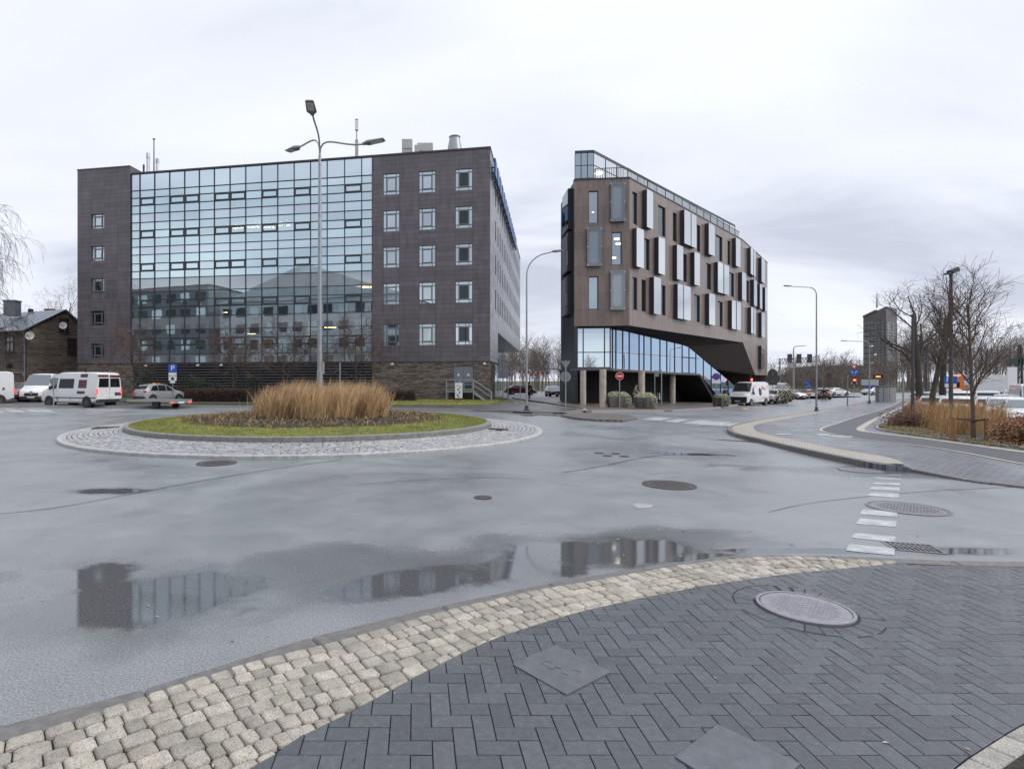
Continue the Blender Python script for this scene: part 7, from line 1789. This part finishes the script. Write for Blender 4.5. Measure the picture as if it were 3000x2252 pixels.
for x_ in (3.4, .9, -5.2, -6.4):
    for sg in (-1, 1): mb = MB(); mb.lathe([(.25, -.14), (.5, -.14), (.5, .14), (.25, .14)], 16, c=(x_, sg*1.05, .5), axis='y'); wo_ = mb.build('wheel', M_tyre, t); mb = MB(); mb.lathe([(.27, -.1), (.27, .1)], 12, c=(x_, sg*1.05, .5), axis='y'); mb.build('rim', M_rimd, wo_)
# ================================================================== PEOPLE
M_skin = mat('skin', (.42, .24, .17), .55)
def skin(name, verts, edges, parent, m, root=0, sub=2):
    me = bpy.data.meshes.new(name); me.from_pydata([v[:3] for v in verts], edges, []); o = bpy.data.objects.new(name, me); COL.objects.link(o)
    md = o.modifiers.new('skin', 'SKIN')
    for i, v in enumerate(verts):
        d = me.skin_vertices[0].data[i]; rx = v[3]; d.radius = (rx, v[4] if len(v) > 4 else rx); d.use_root = (i == root)
    md.use_smooth_shade = True
    s_ = o.modifiers.new('sub', 'SUBSURF'); s_.levels = sub; s_.render_levels = sub
    bpy.context.view_layer.update()
    nm = bpy.data.meshes.new_from_object(o.evaluated_get(bpy.context.evaluated_depsgraph_get()))
    bpy.data.objects.remove(o); nm.name = name; nm.materials.clear()
    return obj(name, nm, m, parent)
def person(label, loc, heading, hgt, top_c, leg_c, hair_c, stride=0.0, arm=(0.1, .1), lean=0.0, cap=None, reach=None, thick=1.0):
    t = thing('person', label, 'person', loc, math.atan2(heading[1], heading[0])); k = hgt/1.75
    st = stride; ln = lean
    def V(x, y, z, r, r2=None): return (x*k, y*k, z*k, r*k*thick, (r2 or r)*k*thick)
    # pelvis 0, chest.., head, arms, legs : x forward, y left
    vs = [V(0, 0, .95, .13, .10), V(ln*.3, 0, 1.15, .12, .10), V(ln*.7, 0, 1.38, .15, .10), V(ln, 0, 1.5, .06), V(ln*1.15+.01, 0, 1.58, .075), V(ln*1.2+.03, 0, 1.66, .09, .10), V(ln*1.2+.02, 0, 1.72, .06)]
    es = [(0, 1), (1, 2), (2, 3), (3, 4), (4, 5), (5, 6)]
    ja = [V(0, 0, .97, .155, .115), V(ln*.3, 0, 1.15, .15, .12), V(ln*.7, 0, 1.36, .175, .12), V(ln*.9, 0, 1.47, .085)]; je = [(0, 1), (1, 2), (2, 3)]
    tr_ = [V(0, 0, .98, .14, .11)]; te = []; sh = []
    for sg in (1, -1):
        a_ = arm[0] if sg > 0 else arm[1]; sx = ln*.7
        if reach: el = (sx+.16, sg*.24, 1.15); ha = (sx+.38, sg*.12, 1.08)
        else: el = (sx+a_*.5-.02, sg*.25, 1.12); ha = (sx+a_*1.2+.04, sg*.25, .88)
        i = len(vs); vs += [V(sx, sg*.18, 1.42, .06), V(*el, .045), V(*ha, .032), V(ha[0]+.03, ha[1], ha[2]-.06, .036, .022), V(ha[0]+.05, ha[1], ha[2]-.13, .018)]; es += [(2, i), (i, i+1), (i+1, i+2), (i+2, i+3), (i+3, i+4)]
        j = len(ja); ja += [V(sx, sg*.18, 1.41, .08), V(*el, .065), V(ha[0]-.01, ha[1], ha[2]+.02, .05)]; je += [(2, j), (j, j+1), (j+1, j+2)]
        f_ = st*sg; kn = (f_*.55+.03, sg*.10, .50); an = (f_*1.1-(.10 if f_ < 0 else 0), sg*.10, .09+(.08 if f_ < 0 else 0))
        i = len(vs); vs += [V(.0, sg*.10, .88, .085), V(*kn, .06), V(*an, .042), V(an[0]+.13, an[1], .03, .035)]; es += [(0, i), (i, i+1), (i+1, i+2), (i+2, i+3)]
        j = len(tr_); tr_ += [V(0, sg*.10, .86, .10), V(*kn, .078), V(an[0], an[1], an[2]+.02, .062)]; te += [(0, j), (j, j+1), (j+1, j+2)]
        sh.append([V(an[0]-.04, an[1], .05, .048), V(an[0]+.06, an[1], .045, .05), V(an[0]+.18, an[1], .03, .038)])
    body = skin('body', vs, es, t, M_skin)
    skin('jacket', ja, je, t, top_c); skin('trousers', tr_, te, t, leg_c)
    for s_ in sh: skin('shoe', s_, [(0, 1), (1, 2)], t, M_bump, sub=1)
    mb = MB(); hx = (ln*1.2+.01)*k; mb.ell((hx-.015*k, 0, 1.69*k), (.108*k, .092*k, .095*k), 12, 8); mb.build('cap' if cap else 'hair', cap or hair_c, t, smooth=60)
    for sg in (-1, 1): mb = MB(); mb.ell(((ln*1.2+.115)*k, sg*.035*k, 1.655*k), (.012*k, .014*k, .010*k), 6, 4); mb.build('eye', M_sblack, body)
    mb = MB(); mb.ell(((ln*1.2+.135)*k, 0, 1.63*k), (.02*k, .015*k, .025*k), 6, 4); mb.build('nose', M_skin, body)
    mb = MB(); mb.box((ln*1.2+.11)*k, (ln*1.2+.12)*k, -.025*k, .025*k, 1.592*k, 1.600*k); mb.build('mouth', mat('lips', (.30, .11, .09), .5), body)
    return t
C_blk = mat('black_cloth', (.012, .012, .014), .8); C_navy = mat('navy_cloth', (.018, .02, .03), .8); C_gry = mat('grey_brown_cloth', (.16, .14, .13), .85, var=.2, vscale=8); C_olive = mat('olive_cloth', (.05, .045, .035), .85); H_dk = mat('dark_hair', (.02, .014, .01), .6)
person('person in black walking away behind the lamp post on the driveway', gp(1549, 56.5, ROAD), (.25, .97), 1.8, C_blk, C_navy, H_dk, stride=.22, arm=(-.15, .2), thick=1.08)
w_ = person('person in grey jacket and cap bending over the planter', gp(1857, 46.0), (.85, -.5), 1.68, C_gry, C_olive, H_dk, reach=True, lean=.16, cap=mat('brown_cap', (.07, .05, .04), .8), thick=1.1)
person('person in dark clothes striding across the far road', gp(2414, 77, ROAD), (-.97, -.2), 1.78, C_blk, C_blk, H_dk, stride=.32, arm=(-.2, .25))
person('person in a black coat standing by the delivery van', gp(2124, 58.0), (-.5, .85), 1.75, C_blk, C_navy, H_dk, arm=(.05, .1), thick=1.1)
# purple flowers / bag held at the planter
p = gp(1871, 45.75); t = thing('shopping_bag', 'purple bag held over the planter', 'bag', (p.x, p.y, p.z+.62)); 
mb = MB(); mb.ell((0, 0, .1), (.13, .1, .17), 10, 6); mb.build('bag', mat('lilac_bag', (.42, .20, .52), .6), t, smooth=60); mb = MB(); mb.tube([(-.05, 0, .25), (0, 0, .38), (.05, 0, .25)], .012, 6); mb.build('handle', mat('lilac_bag', (.42, .20, .52), .6), t)
# ================================================================== VEGETATION
M_bark = mat('dark_wet_bark', (0.055, 0.044, 0.038), 0.85, var=.3, vscale=8); M_barkg = mat('mossy_bark', (0.055, 0.05, 0.028), 0.85, var=.4, vscale=3); M_twig = mat('bare_twig', (0.07, 0.055, 0.048), 0.8); M_twigr = mat('reddish_twig', (0.105, 0.065, 0.052), 0.8)
def grow(tr, tw, p, d, L_, r, lvl, rng, P):
    n = 4 if lvl < 2 else 3; pts = [p.copy()]; rr = [r]; q = p.copy(); dd = d.copy()
    for k in range(n):
        j = Vector((rng.gauss(0, 1), rng.gauss(0, 1), rng.gauss(0, 1)))*P['wig']*(1+lvl*.35 if lvl else .35)
        dd = (dd+j+Vector((0, 0, P['up'][min(lvl, len(P['up'])-1)]))).normalized(); q = q+dd*L_/n; pts.append(q.copy()); rr.append(max(P['rmin'], r*(1-(k+1)/n*(.55 if lvl else .65))))
    (tr if lvl < 2 else tw).tube(pts, rr, 7 if lvl == 0 else (5 if lvl == 1 else 3), caps=False)
    if lvl >= P['lv']: return
    cn = P['n'][lvl]
    for i in range(cn):
        f_ = P['st'][lvl]+(1-P['st'][lvl])*(i+rng.random()*.8)/cn; f_ = min(f_, .98); s_ = f_*n; k = min(int(s_), n-1); b = pts[k].lerp(pts[k+1], s_-k); rb = rr[k]+(rr[k+1]-rr[k])*(s_-k)
        ax = (pts[k+1]-pts[k]).normalized(); o_ = ax.orthogonal().normalized(); a = i*2.4+rng.random()*1.2; o_ = (Matrix.Rotation(a, 3, ax) @ o_); an = R(rng.uniform(*P['ang'][lvl]))
        nd = (ax*math.cos(an)+o_*math.sin(an)).normalized()
        grow(tr, tw, b, nd, L_*rng.uniform(*P['ln'][lvl])*(1.15-.45*f_ if lvl == 0 else 1), max(P['rmin'], rb*rng.uniform(.45, .65)), lvl+1, rng, P)
STY = {
 'round': dict(lv=4, n=[12, 6, 4, 3], st=[.28, .2, .2, .2], ang=[(35, 60), (30, 55), (25, 55), (25, 60)], ln=[(.45, .62), (.45, .65), (.45, .7), (.5, .8)], up=[.0, .05, .05, .03], wig=.09, rmin=.008),
 'tall': dict(lv=4, n=[9, 5, 5, 4], st=[.34, .15, .15, .15], ang=[(18, 42), (25, 50), (25, 55), (25, 60)], ln=[(.36, .52), (.38, .58), (.40, .62), (.45, .8)], up=[.0, .06, .05, .02], wig=.14, rmin=.006),
 'young': dict(lv=3, n=[18, 8, 5], st=[.30, .12, .15], ang=[(26, 46), (22, 42), (22, 45)], ln=[(.30, .44), (.40, .58), (.5, .75)], up=[.0, .09, .06, .04], wig=.06, rmin=.004),
 'weep': dict(lv=4, n=[11, 8, 7, 4], st=[.35, .2, .2, .2], ang=[(40, 70), (30, 60), (40, 80), (20, 50)], ln=[(.40, .55), (.45, .7), (.5, .85), (.6, 1.0)], up=[.0, -.02, -.22, -.45, -.5], wig=.09, rmin=.010),
 'far': dict(lv=3, n=[8, 5, 3], st=[.25, .2, .2], ang=[(20, 45), (25, 50), (25, 50)], ln=[(.35, .55), (.45, .65), (.5, .8)], up=[.0, .1, .08, .05], wig=.08, rmin=.018),
}
def tree(name, label, base, h_, r, style, seed, bark=None, twig=None, group=None, cat='tree', tilt=(0, 0)):
    rng = random.Random(seed); t = thing(name, label, cat, base, 0, group); tr, tw = MB(), MB()
    grow(tr, tw, Vector((0, 0, -.15)), Vector((tilt[0], tilt[1], 1)).normalized(), h_, r, 0, rng, STY[style])
    tr.build('trunk', bark or M_bark, t, smooth=60); tw.build('crown', twig or M_twig, t)
    return t
# street trees in front of the grey building
for i, (px, Y, yt, lb) in enumerate(((395, 45.5, 945, 'bare round street tree at the left end of the curtain wall'), (686, 45, 945, 'bare round street tree left of the tall roundabout lamp'), (832, 45, 930, 'bare round street tree just left of the lamp pole'), (1042, 45.5, 925, 'bare round street tree at the right end of the curtain wall'))):
    b = gp(px, Y, .05); tree('street_tree', lb, b, (zat(yt, Y)-b.z)*.74, .075, 'round', 11+i, twig=M_twigr, group='bare street trees before the grey building')
# big trees at the right
for i, (px, Y, yt, r, lb, tl) in enumerate(((2700, 43, 790, .34, 'big bare tree leaning left by the dark tower', (-.10, 0)), (2729, 34, 800, .22, 'mossy bare tree just left of the floodlight mast', (.02, 0)), (2760, 47, 775, .34, 'big dark bare tree behind the floodlight mast', (.06, 0)))):
    b = gp(px, Y, 0); tree('bare_tree', lb, b, (zat(yt, Y)-b.z)*.72, r*.8, 'tall', 31+i, bark=M_barkg if i == 1 else None, group='big bare trees by the car park', tilt=tl)
b = YB = unp(2852, 1289, .02); tree('young_tree', 'young bare tree tied between two wooden stakes', b, (zat(735, b.y)-b.z)*.74, .062, 'young', 52, bark=mat('young_bark', (.10, .075, .055), .8, var=.3, vscale=10), twig=M_twigr, tilt=(-.02, 0))
# its stakes and strap
sk = thing('tree_stakes', 'two wooden stakes with a black strap round the young tree', 'tree stakes', b); M_wood = mat('stake_wood', (.22, .115, .04), .7, var=.25, vscale=6)
for (px, yb, yt) in ((2794, 1287, 1219), (2891, 1297, 1222)):
    q = gp(px, b.y-.15)-b; mb = MB(); mb.lathe([(.06, -.1), (.06, zat(yt, b.y)-b.z-.02), (.05, zat(yt, b.y)-b.z)], 10, c=(q.x, q.y, 0)); mb.build('stake', M_wood, sk)
    mb = MB(); mb.bar((q.x, q.y, zat(yt+6, b.y)-b.z), (0, -.07, zat(1231, b.y)-b.z), .02, .05); mb.build('strap', M_bump, sk)
mb = MB(); mb.lathe([(.085, zat(1235, b.y)-b.z), (.085, zat(1228, b.y)-b.z)], 12); mb.build('strap_loop', M_bump, sk)
# weeping birch whose branches reach in from the left, tree behind the wooden house
b = gp(-165, 50); tree('weeping_birch', 'hanging birch branches reaching in at the left edge', b, 13.5, .24, 'weep', 66, bark=mat('birch_bark', (.22, .21, .2), .8, var=.5, vscale=4))
b = gp(186, 78); tree('bare_tree', 'small bare tree showing between the wooden house and the grey building', b, 13.0, .16, 'tall', 71)
b = gp(150, 90); tree('bare_tree', 'faint bare tree top above the roof of the wooden house', b, 11.5, .15, 'tall', 72)
# far woods: one mass each
def wood(label, spots, hr, seed, name='bare_wood'):
    rng = random.Random(seed); tr = MB(); tw = MB()
    for (x, y) in spots: 
        h_ = rng.uniform(*hr); grow(tr, tr, Vector((x, y, g(x, y)-.3)), Vector((rng.gauss(0, .04), 0, 1)).normalized(), h_, h_*.013, 0, rng, STY['far'])
    o = tr.build(name, mat('far_twigs', (.15, .12, .105), .9, var=.3, vscale=.2)); tag(o, label, 'woodland', kind='stuff')
rng = random.Random(5)
wood('row of bare poplars beyond the driveway between the buildings', [(rng.uniform(tx(1470, 150), tx(1690, 150)), rng.uniform(135, 170)) for _ in range(60)], (7, 11), 1)
wood('bare brown wood along the far road before the low hall', [(lambda y: (rng.uniform(tx(2255, y), tx(2640, y)), y))(rng.uniform(128, 200)) for _ in range(110)], (4.2, 7.8), 2)
wood('distant bare trees behind the car park', [(lambda y: (rng.uniform(tx(2640, y), tx(3150, y)), y))(rng.uniform(150, 260)) for _ in range(110)], (9, 16), 3)
wood('faint bare trees on the horizon at the left', [(lambda y: (rng.uniform(tx(-200, y), tx(230, y)), y))(rng.uniform(120, 200)) for _ in range(25)], (5, 9), 4)
# leafy masses
def leaves(mb, c, r, n, size, nm, flat=.6, shell=.55):
    for _ in range(n):
        while True:
            v = Vector((random.uniform(-1, 1), random.uniform(-1, 1), random.uniform(-1, 1)))
            if shell < v.length < 1: break
        p = Vector((c[0]+v.x*r[0], c[1]+v.y*r[1], c[2]+v.z*r[2])); a = Vector((random.gauss(0, 1), random.gauss(0, 1), random.gauss(0, flat))).normalized()*size*random.uniform(.6, 1.3); b = a.orthogonal().normalized()*size*.45
        mb.add([p-a*.5, p+b*.5, p+a*.5, p-b*.5], [(0, 1, 2, 3)], random.randrange(nm))
def bush(name, label, c, r, n, size, mats_, cat='shrub', group=None, lumps=5, twigs=0):
    t = thing(name, label, cat, c, 0, group); mb = MB(); rs = random.Random(int(abs(c[0])*100))
    for k in range(lumps):
        o_ = (rs.uniform(-.45, .45)*r[0], rs.uniform(-.45, .45)*r[1], r[2]*rs.uniform(.35, .62)); s_ = rs.uniform(.5, .75); leaves(mb, o_, (r[0]*s_, r[1]*s_, r[2]*s_*.75), n//lumps, size, len(mats_), shell=.3)
    mb.build('foliage', mats_, t)
    mb = MB()
    for k in range(7+twigs): a = rs.uniform(0, 6.28); e_ = Vector((math.cos(a)*r[0]*rs.uniform(.2, .8), math.sin(a)*r[1]*rs.uniform(.2, .8), r[2]*rs.uniform(.6, 1.02))); mb.tube([(e_.x*.2, e_.y*.2, -.05), e_*.6, e_], [.018, .012, .005], 4)
    mb.build('stem', M_twig, t); return t
L_g = mat('dark_conifer', (.018, .03, .014), .8, var=.3, vscale=6); L_g2 = mat('green_conifer', (.03, .05, .02), .8); L_rb = mat('rust_leaf', (.13, .045, .018), .8, var=.3, vscale=5); L_br = mat('brown_leaf', (.075, .035, .018), .8); L_dk = mat('dark_hedge', (.035, .018, .013), .85, var=.3, vscale=6); L_pale = mat('pale_grey_green', (.30, .34, .25), .8, var=.2, vscale=8); L_straw = mat('straw_leaf', (.36, .31, .18), .8); L_yg = mat('yellow_green', (.16, .15, .03), .8)
# conifers at the foot of the louvres
for (px, Y, w_, h_, lb) in ((432, 47, 1.2, 2.6, 'dark evergreen shrub behind the silver car at the left'), (560, 49, .9, 2.1, 'small dark pine left of the clipped hedge'), (592, 48.8, .9, 2.3, 'dark pine bush in front of the louvres'), (640, 49, .8, 1.6, 'low evergreen beside the second street tree'), (745, 48.3, .9, 2.3, 'pointed dark pine behind the left of the dry grass'), (908, 48, 1.5, 2.0, 'broad dark pine behind the middle of the dry grass'), (975, 48, .9, 1.5, 'low dark pine right of the lamp pole')):
    b = gp(px, Y, .05); bush('pine_shrub', lb, b, (w_, w_*.7, h_), 700, .16, [L_g, L_g2, L_g], group='dark pines along the louvres')
def hedge(label, pxa, pxb, Ya, Yb, h_, n):
    a, b = gp(pxa, Ya), gp(pxb, Yb); t = thing('hedge', label, 'hedge', a); mb = MB(); tw = MB()
    for _ in range(n):
        q = random.random(); p = (b-a)*q; x = p.x+random.gauss(0, .12); y = p.y+random.uniform(-.45, .45); z = random.uniform(.0, h_)*random.uniform(.8, 1.05); d = Vector((random.gauss(0, .5), random.gauss(0, .5), 1)).normalized()*random.uniform(.15, .4); e_ = d.orthogonal().normalized()*.02
        mb.add([(x-e_.x, y-e_.y, z), (x+e_.x, y+e_.y, z), (x+d.x, y+d.y, z+d.z*.6)], [(0, 1, 2)], random.randrange(3))
    mb.build('foliage', [L_dk, L_br, L_dk], t)
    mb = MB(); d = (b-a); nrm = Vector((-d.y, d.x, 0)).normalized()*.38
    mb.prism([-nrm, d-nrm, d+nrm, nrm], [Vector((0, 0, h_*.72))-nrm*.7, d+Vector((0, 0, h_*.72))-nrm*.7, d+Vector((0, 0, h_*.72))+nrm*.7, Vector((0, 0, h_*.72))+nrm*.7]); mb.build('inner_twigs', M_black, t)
hedge('dark reddish clipped hedge between the silver car and the dry grass', 545, 735, 43.0, 42.5, 1.05, 9000)
hedge('dark reddish hedge at the stone wall right of the dry grass', 1105, 1215, 45.5, 46.0, .85, 5000)
hedge('far dark hedge left of the dry grass behind the silver car', 400, 545, 49.0, 48.6, 1.1, 5000)
# planters with pale shrubs
M_pot = mat('grey_stone_planter', (.14, .13, .115), .8, var=.3, vscale=6, bump=.4, bscale=30)
for (px, py, lb, cx_) in ((1802, 1193, 'stone planter with pale shrubs left of the no entry sign', 1), (1826, 1194, 'stone planter with pale shrubs right of the no entry sign', .6), (1884, 1195, 'wide stone planter at which a person bends', 1.1), (1903, 1197, 'narrow straw-filled planter right of the bending person', .5), (2108, 1190, 'stone planter with green shrub behind the traffic cone', .9), (2119, 1191, 'narrow planter draped in straw by the delivery van', .55)):
    q = unp(px, py); t = thing('planter', lb, 'planter', q); s_ = .42*cx_+.12
    mb = MB(); mb.prism([(-s_*.8, -.3, 0), (s_*.8, -.3, 0), (s_*.8, .3, 0), (-s_*.8, .3, 0)], [(-s_, -.38, .78), (s_, -.38, .78), (s_, .38, .78), (-s_, .38, .78)]); mb.build('pot', M_pot, t)
    mb = MB(); leaves(mb, (0, 0, .88), (s_*1.05, .42, .3), 420, .12, 2, shell=.2)
    if cx_ < .7: leaves(mb, (s_*.5, -.35, .5), (s_*.8, .16, .5), 260, .14, 2, shell=.1)
    mb.build('foliage', [L_pale, L_straw] if 'green' not in lb else [mat('green_leaf', (.06, .10, .03), .8), L_straw], t)
q = unp(2318, 1180, 0); bush('camouflage_net', 'straggly olive bush at the kerb behind the white cars', gp(2302, 66), (1.5, .9, 1.9), 900, .25, [mat('olive_leaf', (.10, .09, .04), .85), L_straw, L_br], cat='shrub')
# right-hand bed: rusty bushes, dry grass, low plants
bush('rust_shrub', 'low rusty brown shrub at the left tip of the right-hand bed', gp(2655, 24.5), (1.15, .9, .72), 2600, .11, [L_rb, L_br, L_dk], group='rusty shrubs of the right-hand bed', lumps=8)
bush('rust_shrub', 'low rusty shrub behind the front one near the dark post', gp(2690, 30), (1.6, 1.2, .95), 2000, .13, [L_rb, L_br, L_br], group='rusty shrubs of the right-hand bed', lumps=8)
for (px, Y, r_, hh_, lb) in ((2978, 15.6, .75, .7, 'rusty brown shrub right of the wooden stakes'), (3015, 15.0, .7, .65, 'rusty brown shrub cut by the right edge'), (2995, 17.4, .9, .85, 'rusty shrub behind the one at the right edge')):
    bush('rust_shrub', lb, gp(px, Y), (r_, r_*.8, hh_), 2600, .085, [L_rb, L_br, T4], group='rusty shrubs of the right-hand bed', lumps=8)
def inpoly(x, y, P):
    c = False
    for i in range(len(P)):
        (a, b), (d, e_) = P[i], P[i-1]
        if (b > y) != (e_ > y) and x < (d-a)*(y-b)/(e_-b)+a: c = not c
    return c
GP = W([(2650, 1226), (2690, 1256), (2755, 1276), (2850, 1284), (2915, 1272), (2965, 1250), (3010, 1236), (2900, 1212), (2760, 1204), (2690, 1208)])
xs_ = [p[0] for p in GP]; ys_ = [p[1] for p in GP]; mb = MB(); cnt = 0
while cnt < 210:
    x, y = random.uniform(min(xs_), max(xs_)), random.uniform(min(ys_), max(ys_))
    if not inpoly(x, y, GP) or (abs(x-YB.x) < 1.15 and y < YB.y+.25): continue
    cnt += 1; hh_ = (.84+.34*min(1, max(0, (y-17)/7)))*random.uniform(.75, 1.15); rr_ = random.uniform(.08, .2); zz_ = g(x, y)+.02
    pos = lambda: (x+random.gauss(0, rr_), y+random.gauss(0, rr_), zz_)
    blades(mb, 60, pos, lambda: hh_, .012, .13, .45, 3, 1, 4, wind=(.12, 0)); blades(mb, 22, pos, lambda: hh_*.6, .012, .3, .4, 2, 0, 4)
tag(mb.build('tall_grass', [T1, mat('straw_ochre', (.36, .22, .085), .75, var=.25, vscale=2), T4, T3]), 'tall tawny dry grass in the right-hand bed before the car park', 'grass', kind='stuff')
mb = MB()
LP = W([(2572, 1250), (2600, 1238), (2665, 1240), (2690, 1258), (2755, 1280), (2870, 1298), (2990, 1312), (2990, 1318), (2850, 1302), (2700, 1282), (2600, 1266)])
xs_ = [p[0] for p in LP]; ys_ = [p[1] for p in LP]; cnt = 0
while cnt < 500:
    x, y = random.uniform(min(xs_), max(xs_)), random.uniform(min(ys_), max(ys_))
    if not inpoly(x, y, LP): continue
    cnt += 1; leaves(mb, (x, y, g(x, y)+.07), (.16, .16, .10), 16, .06, 4, shell=.1)
tag(mb.build('low_plants', [L_g2, L_yg, L_br, D1]), 'low green and withered ground plants along the edge of the right-hand bed', 'plants', kind='stuff')
# fallen leaves and grit on the road and paving
mb = MB(); rs = random.Random(9)
for _ in range(260):
    x, y = rs.uniform(-5, 9), rs.uniform(2.3, 12); onp = side_of(ko, (x, y))[1] < 0; z_ = g(x, y)+(0.004 if onp else ROAD+.006); s_ = rs.uniform(.004, .018)*(1.6 if y > 6 else 1); a = rs.uniform(0, 6.28)
    mb.add([(x+s_*math.cos(a), y+s_*math.sin(a), z_), (x+s_*.5*math.cos(a+1.6), y+s_*.5*math.sin(a+1.6), z_+.003), (x-s_*math.cos(a), y-s_*math.sin(a), z_), (x+s_*.5*math.cos(a-1.6), y+s_*.5*math.sin(a-1.6), z_+.002)], [(0, 1, 2, 3)], rs.randrange(3))
tag(mb.build('fallen_leaves', [L_br, L_straw, mat('grit', (.4, .38, .34), .8)]), 'scattered fallen leaves and grit on the wet road', 'leaf litter', kind='stuff')
